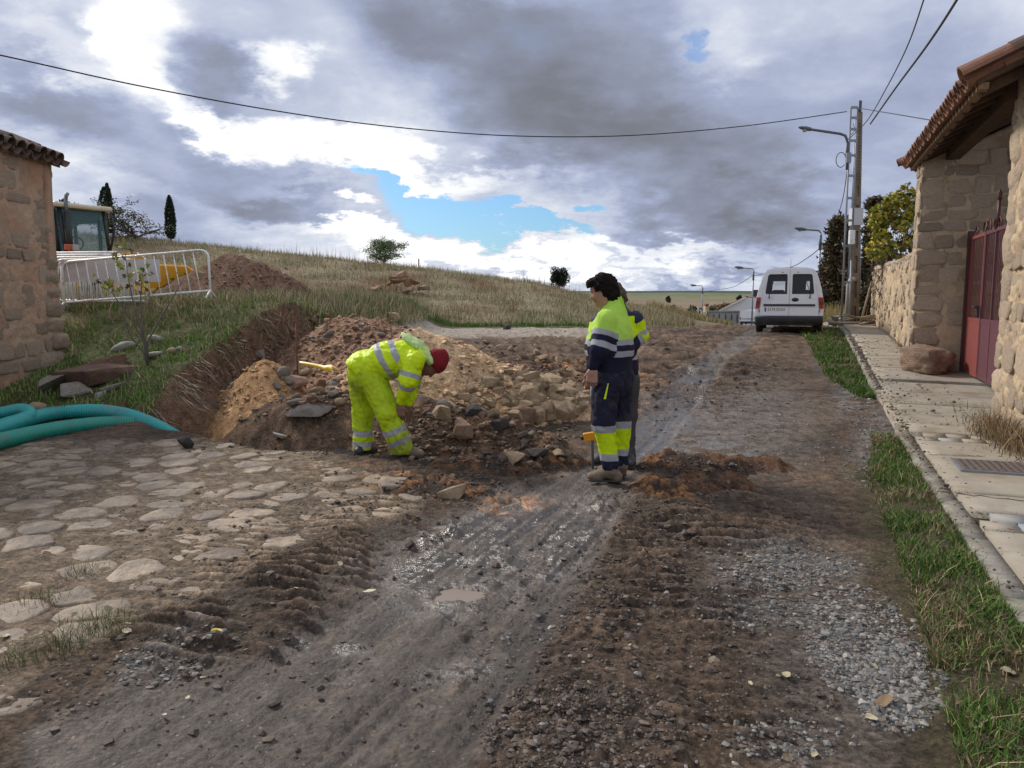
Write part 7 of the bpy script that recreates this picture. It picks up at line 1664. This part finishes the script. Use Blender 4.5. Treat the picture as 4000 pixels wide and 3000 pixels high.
S = Sdf(.04); S.cap(pel3, pel3 + [0, 0, -.1], .145, .14, xs, 1.15); a1_ = v(Q3(1312, 965, .06)); a2_ = v(Q3(1358, 972, -.05))
for a, b, c in ((v(Q3(1322, 825)), v(Q3(1320, 900)), a1_), (v(Q3(1354, 825)), v(Q3(1358, 895)), a2_)): S.cap(a, b, .11, .08, k=.05); S.cap(b, c, .076, .055, k=.03)
S.mesh('trousers', .012, [mat('dark_grey_trousers', DG, .8, var=.1)], PB_, folds(.010, 17), lambda X: X[..., 2] - zQ(808))
boot(PB_, (a1_[0], a1_[1], gz3 + .09), (Q3(1280, 975).x, YB - .10, gz3), (Q3(1322, 975).x, YB + .08, gz3), BOOTD, .05, 'shoe'); boot(PB_, (a2_[0], a2_[1], gz3 + .09), (Q3(1352, 992).x, YB - .24, gz3), (Q3(1362, 985).x, YB + .02, gz3), BOOTD, .05, 'shoe')
hand(PB_, wL + np.array([0, 0, -.03]), (-.02, -.05, -1), (-.2, 1, 0), SKIN, .9, sgn=-1)
hand(PB_, wR, (-.9, -.2, -.2), (0, 1, 0), SKIN, .6)
rt = Q3(1277, 800, -.16); rb = Q3(1281, 985, -.22); rb.z = hz(rb.x, rb.y) + .0
RD_ = empty('measuring_rod', rb, 'grey measuring rod with a small orange detector box held upright between the standing men', 'measuring rod')
m_ = MB(); m_.tube([(0, 0, 0), rt - rb + Vector((0, 0, .1))], .012, 8); m_.build('rod', MT['steel'], RD_)
c = at(1274, 943, YB - .24) - rb; m_ = MB(); m_.bbox(c, (.115, .05, .075), (0, -.15, 0), 0, .008); m_.build('detector_box', mat('orange_plastic', (.75, .30, .02), .45), RD_)
m_ = MB(); m_.lathe([(0, -.02), (.02, -.015), (.02, .015), (0, .02)], c + Vector((-.065, 0, -.01)), 10, (1, 0, 0)); m_.build('knob', MT['black'], RD_)

# ---- bending man
YM = 7.42
def Q1(px, py, dy=0.0): return at(px, py, YM + dy)
gzA = hz(Q1(784, 985).x, YM); gzB = hz(Q1(880, 998).x, YM - .1)
PM = empty('person', (Q1(820, 990).x, YM, gzA), 'worker bending over the trench in full yellow rain suit and dark red woolly hat', 'person', 'workers in high visibility clothes')
Zc = lambda X, py: 0
hc1 = v(Q1(934, 786, .02)); f, u, l = head(PM, hc1, (.22, .12, -1), (.95, .12, .25), SKIN2, v(Q1(905, 765)))
S = Sdf(.03); Bh = np.stack([f, l, u], 1); S.ell(hc1 + u * .035 - f * .012, (.118, .10, .118), Bh); S.ell(hc1 + u * .12 - f * .045, (.075, .06, .055), Bh); S.ell(hc1 + u * .05 - f * .075, (.06, .075, .07), Bh)
S.mesh('woolly_hat', .007, [mat('dark_red_wool', (.20, .006, .010), .95, var=.2, vscale=30, bump=.003, bscale=160)], PM, lambda X: .004 * noise3(X, 14) + .002 * noise3(X, 50), lambda X: -((X - hc1) @ (u * .92 - f * .40) + .012))
pel1 = v(Q1(785, 796)); mid1 = v(Q1(838, 778)); che1 = v(Q1(880, 772)); nk1 = v(Q1(907, 765))
ys = np.array([0, 1, 0.]); S = Sdf(.06)
S.cap(pel1 + [-.01, 0, .0], mid1, .165, .175, ys, 1.12); S.cap(mid1, che1, .175, .165, ys, 1.25); S.cap(che1, nk1, .15, .10, ys, 1.3)
aS = v(Q1(896, 778, -.20)); aE = v(Q1(881, 824, -.24)); aW = v(Q1(866, 866, -.16)); bS = v(Q1(900, 780, .20)); bE = v(Q1(893, 828, .22)); bW = v(Q1(880, 868, .14))
S.cap(aS, aE, .098, .085, k=.05); S.cap(aE, aW, .083, .052, k=.03); S.cap(bS, bE, .09, .08, k=.05); S.cap(bE, bW, .078, .052, k=.03)
axd = np.array([.80, 0, -.60]); axd = v(Q1(886, 745)) - v(Q1(800, 770)); axd = np.array([.83, 0, .55])
def jat(V):
    aA, dA = chainattr(V, [aS, aE, aW]); aB, dB = chainattr(V, [bS, bE, bW]); return {'arm': np.where(dA < dB, aA, aB), 'tt': (V - v(Q1(820, 745))) @ np.array([.80, 0, .0]) + (V[:, 2] - Q1(820, 745).z) * .42}
MY1 = band_mat('rain_jacket', 'tt', [(-.04, GRY), (.018, YEL), (.085, GRY), (.14, YEL)], YEL, .5, .007, 16, dirt=(.35, .42, .03), damt=.35)
MY2 = band_mat('rain_sleeve', 'arm', [(.125, GRY), (.175, YEL), (.225, GRY), (.28, YEL)], YEL, .5, .006, 18)
S.mesh('rain_jacket', .0105, [MY1, MY2], PM, creases(.022, 21), lambda X: -((X - v(Q1(756, 790))) @ np.array([.62, 0, .785])) - .00, jat, lambda V: ((np.minimum(chainattr(V, [aS, aE, aW])[1] - .085, chainattr(V, [bS, bE, bW])[1] - .085) < chainattr(V, [pel1, mid1, che1, nk1])[1] - .165)).astype(int))
# hood thrown forward over the collar
S = Sdf(.03); S.cap(v(Q1(870, 722, 0)), v(Q1(905, 746, 0)), .030, .052, ys, 3.2); S.cap(v(Q1(905, 746)), v(Q1(930, 780)), .055, .045, ys, 2.6)
S.mesh('hood', .010, [mat('pale_lining', (.50, .66, .26), .6, var=.15)], PM, creases(.022, 25), lambda X: (X - hc1) @ (np.array([.75, 0, .5]) * 0 + np.array([.86, 0, -.25])) - .015)
hand(PM, aW + np.array([-.005, 0, -.05]), (.02, 0, -1), (.1, 1, 0), SKIN2, .6); hand(PM, bW + np.array([0, 0, -.05]), (0, 0, -1), (0, -1, 0), SKIN2, .6, sgn=-1)
hA, kA, nA = v(Q1(777, 808, .10)), v(Q1(784, 888, .12)), v(Q1(784, 974, .12)); hB, kB, nB = v(Q1(802, 808, -.08)), v(Q1(836, 890, -.12)), v(Q1(870, 970, -.10))
MYt = band_mat('rain_trousers', 'leg', [(np.linalg.norm(kA - hA) + .185, GRY), (np.linalg.norm(kA - hA) + .245, (.46, .60, .01)), (np.linalg.norm(kA - hA) + .30, GRY), (np.linalg.norm(kA - hA) + .355, (.40, .48, .03))], (.42, .56, .01), .5, .007, 16, dirt=(.12, .14, .035), damt=.75, dscale=3)
for pts in ((hA, kA, nA), (hB, kB, nB)): pass
S = Sdf(.05); S.cap(v(Q1(785, 795)), v(Q1(788, 812)), .150, .150, ys, 1.15)
for a, b, c, r0, r1, r2 in ((hA, kA, nA, .120, .100, .096), (hB, kB, nB, .132, .115, .108)): S.cap(a, b, r0, r1, k=.06); S.cap(b, c, r1, r2, k=.03)
S.mesh('rain_trousers', .0105, [MYt], PM, creases(.024, 31), lambda X: gzA + .035 - X[..., 2], lambda V: {'leg': np.where(chainattr(V, [hA, kA, nA])[1] < chainattr(V, [hB, kB, nB])[1], chainattr(V, [hA, kA, nA])[0], chainattr(V, [hB, kB, nB])[0])})
boot(PM, (nB[0] + .0, nB[1], gzB + .10), (Q1(918, 995).x, YM - .14, gzB), (Q1(858, 995).x, YM - .06, gzB), BOOT, .06); boot(PM, (nA[0], nA[1], gzA + .10), (Q1(805, 985).x, YM + .20, gzA - .02), (Q1(770, 985).x, YM + .02, gzA - .02), BOOTD, .05)
# his tool: a thin wooden handle standing in the pit
o = MB().tube([at(733, 985, YM + .2) * 0 + Vector(at(843, 990, YM + .25)), at(828, 905, YM + .30)], .010, 6).build('tool_handle', mat('tool_wood', (.5, .36, .2), .7)); tag(o, 'thin wooden tool handle between the legs of the bending worker', 'tool')
o.data.transform(Matrix.Translation(Vector((Q1(738, 0).x - Q1(738, 0).x, 0, 0))))
# ------------------------------------------------------------------ loose stones, paving, gravel, clods, leaves
# nearest terrain vertex seen through every 3x3 cell of the photo (a depth map), used only to find spots on the ground
_tp, _tq = proj(TV[:, 0], TV[:, 1], TV[:, 2]); _ok = (TV[:, 1] > 1.5) & (TV[:, 1] < 60) & (_tp > -60) & (_tp < 2270) & (_tq > 500) & (_tq < 1719)
_ci = ((_tp[_ok] + 60) / 4).astype(int); _cj = ((_tq[_ok]) / 4).astype(int); _id = np.where(_ok)[0]; _o = np.argsort(-TV[_id, 1]); DMAP = -np.ones((600, 440), np.int64); DMAP[_ci[_o], _cj[_o]] = _id[_o]
def batch_gpt(P2):
    P2 = np.asarray(P2, float); i = ((P2[:, 0] + 60) / 4).astype(int).clip(0, 599); j = (P2[:, 1] / 4).astype(int).clip(0, 439); k = DMAP[i, j]
    for d in ((1, 0), (-1, 0), (0, 1), (0, -1), (2, 0), (-2, 0), (0, 2), (0, -2)):
        k2 = DMAP[(i + d[0]).clip(0, 599), (j + d[1]).clip(0, 439)]; k = np.where(k < 0, k2, k)
    ok = k >= 0; P = TV[k.clip(0)].copy(); js = np.random.RandomState(len(P2)).randn(len(P2), 2) * (P[:, 1:2] * .0012); P[:, :2] += js; return P, ok
def region_pts(n, ells, seed):
    rs = np.random.RandomState(seed); w = np.array([e[2] * e[3] * e[4] for e in ells]); k = rs.choice(len(ells), n, p=w / w.sum()); r = np.sqrt(rs.rand(n)); th = rs.rand(n) * 6.28; E = np.array([e[:4] for e in ells])[k]
    return np.stack([E[:, 0] + E[:, 2] * r * np.cos(th), E[:, 1] + E[:, 3] * r * np.sin(th)], 1), k
def heap_stones(parent, ells, sizes, n, mks, seed, kind=('a', 'a', 'r'), sink=.3, flat=.65):
    P2, k = region_pts(n, ells, seed); P, ok = batch_gpt(P2); rs = np.random.RandomState(seed + 1)
    for i in range(n):
        if not ok[i]: continue
        s0, s1 = sizes[k[i]]; sz = (s0 + (s1 - s0) * rs.rand() ** 2.2) / 1661 * P[i][1]
        put_rock(parent, P[i], sz, mks[rs.randint(len(mks))], kind[rs.randint(len(kind))], flat, sink=sink)
heap_stones(sand_heap, [(1175, 862, 85, 50, 2.2), (1090, 850, 90, 50, 1.3), (1030, 800, 120, 60, .45), (1150, 800, 90, 40, .9), (980, 760, 70, 30, .35), (1235, 870, 28, 35, 2.2)], [(22, 60), (16, 46), (5, 20), (9, 34), (4, 18), (22, 56)], 260, ['rock_sand'], 5, ('a',))
heap_stones(earth_heap, [(730, 720, 100, 40, 1), (810, 740, 70, 45, 1), (680, 700, 40, 20, 1), (660, 840, 70, 35, 1.2), (745, 850, 40, 30, 1), (690, 770, 50, 50, .8), (880, 720, 40, 14, 1)], [(6, 26), (5, 22), (5, 22), (10, 40), (10, 34), (6, 20), (8, 22)], 230, ['rock_red', 'rock_red', 'rock_sand', 'rock_grey'], 6, ('a', 'r'))
heap_stones(ground, [(1040, 940, 130, 45, 1), (960, 890, 70, 30, 1), (1180, 985, 60, 25, .7), (700, 930, 80, 20, .5), (1080, 1060, 140, 25, .4), (1450, 1050, 90, 30, .4)], [(6, 30), (6, 34), (6, 26), (6, 24), (3, 12), (3, 10)], 120, ['rock_sand', 'rock_grey', 'rock_red', 'rock_red'], 7, ('a',))
heap_stones(back_heap, [(560, 600, 90, 30, 1), (480, 590, 50, 30, 1), (650, 635, 50, 15, 1)], [(3, 10), (3, 9), (4, 14)], 70, ['rock_red', 'rock_grey'], 8)
heap_stones(bank, [(560, 740, 60, 40, 1), (470, 850, 50, 50, 1), (600, 760, 25, 50, 1.5), (520, 720, 50, 20, .6)], [(4, 16), (4, 20), (4, 16), (4, 12)], 90, ['rock_grey', 'rock_red'], 9, sink=.45)
# crumbs of soil on all heaps and the churned ground: uncountable
def crumbs(name, P, size, cols, label, seed=0, parent=None, mk='leaf'):
    rs = np.random.RandomState(seed); n = len(P); bm = bmesh.new(); bmesh.ops.create_icosphere(bm, subdivisions=1, radius=1); bm.verts.ensure_lookup_table(); T = np.array([q.co[:] for q in bm.verts]); TF = np.array([[q.index for q in f_.verts] for f_ in bm.faces]); bm.free()
    J = T[None] * (1 + .28 * rs.randn(n, len(T), 1)).clip(.5, 1.5) * (size[:, None, None] * np.stack([rs.uniform(.7, 1.3, n), rs.uniform(.7, 1.3, n), rs.uniform(.45, .85, n)], 1)[:, None]); th = rs.rand(n) * 6.28; c, s = np.cos(th)[:, None], np.sin(th)[:, None]
    X_ = J[..., 0] * c - J[..., 1] * s; Y_ = J[..., 0] * s + J[..., 1] * c; V = np.stack([X_, Y_, J[..., 2]], -1) + P[:, None]; F = (np.arange(n)[:, None, None] * len(T) + TF[None]).reshape(-1, 3)
    me = mesh_np(name, V.reshape(-1, 3), F, False, [MT[mk]], cols=np.repeat(cols, len(T), 0)); o = link(name, me, parent); o['kind'] = 'stuff'
    if label: o['label'] = label
    return o
MT['pebble'] = mat_attr('pebble', .7, .4, .002, 120, .2, vs=60); MT['clodm'] = mat_attr('mud_clod', .75, .4, .004, 90, .3, vs=40)
MDc = [(.10, .074, .056), (.07, .052, .04), (.13, .098, .075), (.055, .04, .032)]
E_ = [(1180, 1400, 200, 270, 1.0), (1250, 1580, 230, 110, 1.5), (1380, 1200, 140, 110, 1.2), (1430, 1050, 150, 70, 1.6), (1060, 1010, 160, 60, 1.6), (640, 965, 230, 25, 1.2), (1600, 1350, 250, 280, .5), (500, 1500, 450, 150, .35), (600, 1180, 420, 140, .4), (1300, 800, 320, 90, .8), (1600, 830, 150, 60, .6), (850, 1060, 250, 50, 1), (1530, 1010, 90, 12, 2), (800, 1350, 500, 300, .08)]
P2, k = region_pts(13000, E_, 11); P, ok = batch_gpt(P2); P = P[ok]; m = (P[:, 1] < 26) & ((band(*proj(P[:, 0], P[:, 1], P[:, 2]), WETTRACK) > .85) | (np.random.RandomState(8).rand(len(P)) < .25)); P = P[m]; 
sz = np.random.RandomState(3).gamma(1.8, .0034, len(P)).clip(.002, .028) * np.interp(P[:, 1], [2, 8, 25], [.75, 1.3, 3.0]); crumbs('mud_clods', P, sz, pick(len(P), MDc, .2, 4), 'small lumps of churned mud over the dirt ground', 1, None, 'clodm')
E_ = [(g[0], g[1], g[2] * 1.15, g[3] * 1.15, g[5]) for g in GRAV] + [(1500, 1400, 500, 300, .05), (1850, 1380, 110, 120, 1.3), (1925, 1480, 80, 90, 2), (1700, 1230, 120, 40, 1.5), (1890, 940, 40, 70, 2)]
P2, k = region_pts(9000, E_, 12); P, ok = batch_gpt(P2); P = P[ok]; s_, t_ = toRD(P[:, 0], P[:, 1]); P = P[(t_ < KT - .02) & (P[:, 1] < 24)]
sz = np.random.RandomState(4).gamma(2.4, .0030, len(P)).clip(.002, .022) * np.interp(P[:, 1], [2, 8, 20], [.8, 1.2, 2.2]); crumbs('gravel', P, sz, pick(len(P), [(.15, .145, .135), (.19, .175, .155), (.11, .11, .11), (.25, .235, .21), (.15, .12, .098)], .15, 5), 'grey gravel strewn along the right side of the road', 2, None, 'pebble')
E_ = [(1000, 800, 160, 90, .7), (1150, 840, 110, 70, 1.5), (760, 750, 130, 80, 1.3), (680, 850, 80, 60, 1), (1000, 930, 250, 70, .8), (560, 600, 130, 50, .7), (540, 800, 90, 110, .7)]
P2, k = region_pts(6500, E_, 13); P, ok = batch_gpt(P2); P = P[ok & (P[:, 1] < 24)]; z_, c_, w_, cl_ = terrain(P[:, 0], P[:, 1])
sz = np.random.RandomState(5).gamma(2.0, .008, len(P)).clip(.005, .05); crumbs('soil_crumbs', P, sz, (c_ * np.random.RandomState(6).uniform(.85, 1.3, (len(P), 1))).clip(.02, .7), 'crumbs of soil and small stones over the spoil heaps', 3, None, 'clodm')
# set-in paving of flat field stones (parts of the ground)
rs = np.random.RandomState(21); cell = .33; pts = []
poly = np.array(PAVE, float)
for i in range(-26, 9):
    for j in range(0, 28):
        x = i * cell * 1.0 + (j % 2) * cell * .5 + rs.uniform(-.11, .11); y = 2.3 + j * cell * .86 + rs.uniform(-.10, .10); pts.append((x, y))
pts = np.array(pts); ppx, ppy = proj(pts[:, 0], pts[:, 1], road_z(pts[:, 1])); ins = sdist_poly(ppx, ppy, PAVE) < -6
cnt_ = 0
for i in np.where(ins)[0]:
    if rs.rand() < .12: continue
    c0 = pts[i]; d = pts - c0; dist = np.hypot(d[:, 0], d[:, 1]); nb_ = np.where((dist > 0) & (dist < cell * 2.3))[0]; k = 15; ang_ = np.linspace(0, 2 * np.pi, k, endpoint=False) + rs.uniform(-.09, .09, k); rad = np.full(k, .28)
    for j in nb_:
        dd = dist[j] / 2 - .007; nx_, ny_ = d[j] / dist[j]; cs = np.cos(ang_) * nx_ + np.sin(ang_) * ny_; rad = np.where(cs > .05, np.minimum(rad, dd / np.maximum(cs, .05)), rad)
    rad = (rad * 3 + np.roll(rad, 1) * .5 + np.roll(rad, -1) * .5) / 4; rad *= rs.uniform(.88, 1.05, k) * rs.uniform(.88, 1.06); 
    if rad.mean() < .07: continue
    zc = float(terrain(np.array([c0[0]]), np.array([c0[1]]))[0][0]); top = -.005 + rs.uniform(-.012, .010); zb0 = float(road_z(c0[1])); zc = zb0 * .25 + (zc + .002) * .75
    vs = [(0, 0, top + .006)]; tl = rs.uniform(-.07, .07, 2)
    for q, f_, dz in ((.4, 1, .004), (.72, 1, .003), (.93, 1, .0), (1.0, 1, -.010), (1.03, 1, -.05)):
        for a in range(k): r_ = rad[a] * q; xx, yy_ = math.cos(ang_[a]) * r_, math.sin(ang_[a]) * r_; vs.append((xx, yy_, top + dz + tl[0] * xx + tl[1] * yy_ + rs.uniform(-.0045, .0045)))
    fs = [(0, 1 + a, 1 + (a + 1) % k) for a in range(k)] + [(1 + r_ * k + a, 1 + (r_ + 1) * k + a, 1 + (r_ + 1) * k + (a + 1) % k, 1 + r_ * k + (a + 1) % k) for r_ in range(4) for a in range(k)]
    me = bpy.data.meshes.new('paving_stone'); me.from_pydata(vs, [], fs); me.materials.append(MT['paving']); me.polygons.foreach_set('use_smooth', np.ones(len(fs), bool)); o = link('paving_stone', me, ground); o.location = (c0[0], c0[1], zc); cnt_ += 1
print('paving stones', cnt_)
# individual stones one can point at
MT['rock_dkred'] = stonem('rock_dark_red', (.25, .155, .11), (.17, .10, .075), (.09, .055, .04))
def single(px, py, wpx, mk, label, kind='a', flat=.6, name='rock', cat='stone', rz=None, grp=None, up=0.0, sub_=None):
    c = gpt(px, py); sz = wpx / 1661 * c.y * 1.15; o = put_rock(None, (c.x, c.y, c.z + up), sz, mk, kind, flat, name, .18, rz, .22); return tag(o, label, cat, grp)
for a in [(265, 757, 42, 'rock_white', 'rounded white stone in the grass, left of the sapling foot', 'r', .5), (330, 770, 36, 'rock_white', 'rounded white stone nearest the dug edge below the sapling', 'r', .5), (340, 740, 48, 'rock_white', 'flat white stone at the foot of the fig sapling', 'r', .35), (372, 763, 24, 'rock_sand', 'small tan stone right of the white stones on the bank', 'r', .6), (388, 757, 18, 'rock_white', 'smallest pale stone right of the white stones on the bank', 'r', .6),
          (215, 818, 130, 'rock_dkred', 'large flat dark brown slab lying on the bank', 'a', .42), (235, 795, 105, 'rock_red', 'reddish slab lying on top of the dark slab on the bank', 'a', .25), (122, 842, 85, 'rock_grey', 'grey brown rock left of the dark slab', 'a', .55), (168, 850, 58, 'rock_grey', 'smaller grey rock touching the grey brown one', 'a', .5), (220, 855, 28, 'rock_white', 'small pale rock below the dark slab', 'a', .4), (82, 885, 42, 'rock_sand', 'tan stone between the rocks and the teal pipe', 'r', .5), (248, 838, 60, 'rock_grey', 'flat grey slab below the dark slab on the bank', 'a', .2),
          (848, 692, 30, 'rock_sand', 'single squarish block on the right end of the earth heap ridge', 'a', .8), (955, 906, 50, 'rock_sand', 'squared tan block at the front of the sand heap beside the beam', 'a', .7), (1000, 935, 62, 'rock_red', 'tilted reddish square block in the trench side', 'a', .6), (1130, 912, 50, 'rock_red', 'large reddish brown rock at the sand heap foot', 'a', .9), (1085, 925, 40, 'rock_dark', 'dark muddy rock at the trench end', 'a', .9), (665, 895, 90, 'rock_dark', 'broken dark asphalt slab on the trench side left of the bending worker', 'a', .22),
          (610, 945, 42, 'rock_white', 'thin pale slab on the trench lip left of the bending worker', 'a', .22), (975, 1068, 62, 'rock_sand', 'mud-caked pale boulder in front of the trench', 'a', .5), (745, 982, 56, 'rock_dark', 'dark flat slab beside the bending worker left foot', 'a', .25), (1115, 1000, 40, 'rock_sand', 'upright tan stone in the trench end', 'a', .9), (1160, 985, 55, 'rock_dark', 'dark grey round-topped stone right of the trench end', 'a', .4), (1205, 985, 40, 'rock_sand', 'small rectangular brick-like stone right of the trench', 'a', .45),
          (560, 770, 20, 'rock_grey', 'grey stone in the cut face above the orange sand', 'a', .8), (400, 965, 34, 'rock_dark', 'dark clod of earth on the pit lip near the strap', 'a', .8), (95, 790, 24, 'rock_red', 'reddish fallen stone at the foot of the building wall', 'a', .5), (78, 786, 22, 'rock_sand', 'small pale fallen stone at the foot of the building wall', 'a', .5), (640, 838, 52, 'rock_red', 'large orange-red rock left of the bending worker', 'a', .9), (1028, 893, 55, 'rock_dark', 'dark hollow lump of rotten masonry under the beam end', 'a', .6), (1380, 765, 14, 'rock_grey', 'small grey stone on the churned road behind the men', 'a', .6), (1095, 712, 20, 'rock_dark', 'dark mud lump on the far churned ground edge', 'a', .8), (1345, 745, 16, 'rock_dark', 'brown clod on the churned ground behind the men', 'a', .7)]:
    single(*a)
RP = gpt(865, 632); RPe = empty('rubble_pile', RP, 'small pile of broken reddish masonry on the hillside', 'rubble pile'); 
mb_, _, _, _ = surf(np.array([RP.x]), np.array([RP.y]))
rs = np.random.RandomState(9)
for i in range(34):
    r_ = abs(rs.randn()) * .5; th = rs.rand() * 6.28; o = put_rock(RPe, (r_ * math.cos(th) * 1.1, r_ * math.sin(th) * .6, max(0, .75 - r_ * .75) * rs.uniform(.7, 1)), rs.uniform(.25, .62), 'rock_red', 'a', .45, 'slab', .5, None, .2)
RPe.scale = (1.15, 1.1, 1.0)
# puddle
c = gpt(985, 1280); m_ = MB(); k = 26; vs = []; 
for i in range(k):
    a = 2 * math.pi * i / k; r_ = 1 + .14 * math.sin(2 * a + 1) + .08 * math.sin(5 * a); vs.append((math.cos(a) * .19, math.sin(a) * .155, 0))
zc_ = terrain(np.array([c.x + q[0] for q in vs]), np.array([c.y + q[1] for q in vs]))[0]
pw = MB().add(vs, [tuple(range(k))]).build('puddle_water', mat('muddy_water', (.24, .185, .13), .04, spec=.6)); pw.location = (-.296, 3.917, float(surf(np.array([-.296]), np.array([3.917]))[0][0]) - .017); tag(pw, 'small puddle of milky brown water in the wheel track', None, None, 'structure')
# fallen leaves
MT['leafm'] = mat('fallen_leaf', (.42, .36, .22), .7, var=.12, objvar=.3); MT['leafy'] = mat('fallen_leaf_yellow', (.55, .42, .06), .6, var=.1, objvar=.2); MT['leafb'] = mat('fallen_leaf_brown', (.27, .17, .09), .75, var=.12, objvar=.3)
def leaf_mesh(mk, seed):
    rs = np.random.RandomState(seed); k = 12; vs = [(0, 0, .004)]; 
    for i in range(k): a = 2 * math.pi * i / k; r_ = (.8 + .35 * abs(math.cos(a * .5)) + rs.uniform(-.12, .12)); x, y = math.cos(a) * r_, math.sin(a) * r_ * .62; vs.append((x, y, .25 * y * y + .12 * x * rs.uniform(-.5, 1) + rs.uniform(0, .12)))
    me = bpy.data.meshes.new('fallen_leaf'); me.from_pydata(vs, [], [(0, 1 + i, 1 + (i + 1) % k) for i in range(k)]); me.materials.append(MT[mk]); return me
LMs = {mk: [leaf_mesh(mk, 60 + i) for i in range(4)] for mk in ('leafm', 'leafy', 'leafb')}
LV = [(236, 1322, 30, 'leafm'), (248, 1340, 20, 'leafm'), (246, 1388, 24, 'leafm'), (275, 1370, 22, 'leafm'), (280, 1352, 18, 'leafm'), (470, 1390, 26, 'leafy'), (640, 1297, 14, 'leafm'), (735, 1245, 16, 'leafm'), (800, 1281, 28, 'leafm'), (440, 1318, 22, 'leafm'), (420, 1318, 20, 'leafy'), (530, 1413, 8, 'leafm'), (440, 1468, 16, 'leafm'), (355, 1550, 12, 'leafm'), (405, 1513, 12, 'leafm'), (270, 1680, 10, 'leafm'), (100, 1200, 18, 'leafb'), (10, 1378, 24, 'leafm'),
      (2068, 1418, 24, 'leafy'), (2045, 1432, 40, 'leafb'), (2105, 1578, 40, 'leafm'), (1908, 1525, 44, 'leafb'), (1888, 1452, 22, 'leafm'), (1698, 1478, 26, 'leafm'), (1532, 1302, 18, 'leafm'), (1556, 1233, 10, 'leafm'), (2150, 1300, 30, 'leafb'), (1950, 935, 20, 'leafy'), (1893, 805, 14, 'leafm'), (1700, 1650, 26, 'leafb'), (1430, 1240, 12, 'leafm'), (2170, 1640, 40, 'leafb'), (1760, 1640, 18, 'leafm'), (2180, 1455, 30, 'leafm'), (1880, 1560, 26, 'leafm'), (1810, 778, 14, 'leafm'), (1360, 1400, 12, 'leafm'), (1620, 1490, 12, 'leafm')]
LL = ['pale fallen leaf behind the larger green tuft, at its upper left', 'small pale leaf touching the top of the larger green tuft', 'pale upright leaf at the front of the larger green tuft', 'pale leaf just right of the larger green tuft', 'small leaf at the far right edge of the larger green tuft', 'yellow leaf lying on dark mud in the left foreground', 'pale leaf on the mud midway between paving and puddle',
      'pale leaf on the mud nearest the bending worker', 'pale curled leaf left of the small puddle', 'pale leaf of the pair at the edge of the paving', 'yellowish leaf of the pair at the edge of the paving', 'tiny pale leaf left of the wet track', 'pale leaf low in the left foreground mud', 'small pale leaf near the left gravel patch', 'pale leaf right of the left gravel patch', 'tiny pale leaf at the bottom edge left', 'brown leaf on the paving at far left', 'brown leaf at the very left edge beside the tuft',
      'bright yellow leaf on the verge beside the gravel', 'brown leaf just below the bright yellow one', 'large pale leaf near the lower right corner', 'large brown leaf on the right gravel patch', 'pale leaf on the upper part of the right gravel patch', 'pale leaf alone on the track right of centre', 'small leaf between the gravel patches', 'tiny leaf on the ripples behind the gravel', 'brown leaf on the verge by the near pavement edge', 'yellow leaf at the top of the near verge', 'pale leaf on the green strip near the kerb end', 'brown leaf at the bottom edge right of centre',
      'small leaf on the dark ripples beside the wet track', 'brown leaf in the lower right corner grass', 'small pale leaf at the bottom edge by the gravel', 'pale leaf in the long grass near the right edge', 'pale leaf under the right gravel patch', 'pale leaf on the green strip halfway to the van', 'small leaf on dark clods beside the wet track', 'small pale leaf left of the right gravel patch']
for i, (px, py, w, mk) in enumerate(LV):
    c = gpt(px, py); o = link('fallen_leaf', random.choice(LMs[mk])); s = w / 1661 * c.y / 1.8; o.scale = (s, s, s); zt_ = float(terrain(np.array([c.x]), np.array([c.y]))[0][0]); s_, t_ = toRD(c.x, c.y); o.location = (c.x, c.y, (max(zt_, c.z) if t_ < KT else road_z(c.y) + .10) + .010); o.rotation_euler = (random.gauss(0, .25), random.gauss(0, .25), random.uniform(0, 6.28))
    tag(o, LL[i], 'leaf', 'fallen leaves on the ground')

rs = np.random.RandomState(71); n = 2600; s = 2.3 + rs.rand(n) ** .8 * 18; t = np.where(rs.rand(n) < .5, KT + .02 + np.abs(rs.normal(0, .12, n)), KT + rs.rand(n) * 1.1); k_ = t < 2.0; s, t = s[k_], t[k_]; x = s * rdx + t * rdy; y = s * rdy - t * rdx
crumbs('pavement_litter', np.stack([x, y, road_z(y) + .098], 1), rs.gamma(1.6, .0028, len(x)).clip(.0015, .016) * np.interp(y, [2, 15], [.8, 2]), pick(len(x), MDc + [(.3, .26, .2), (.2, .14, .08)], .2, 9), 'soil crumbs and grit scattered on the pavement', 5, None, 'clodm')
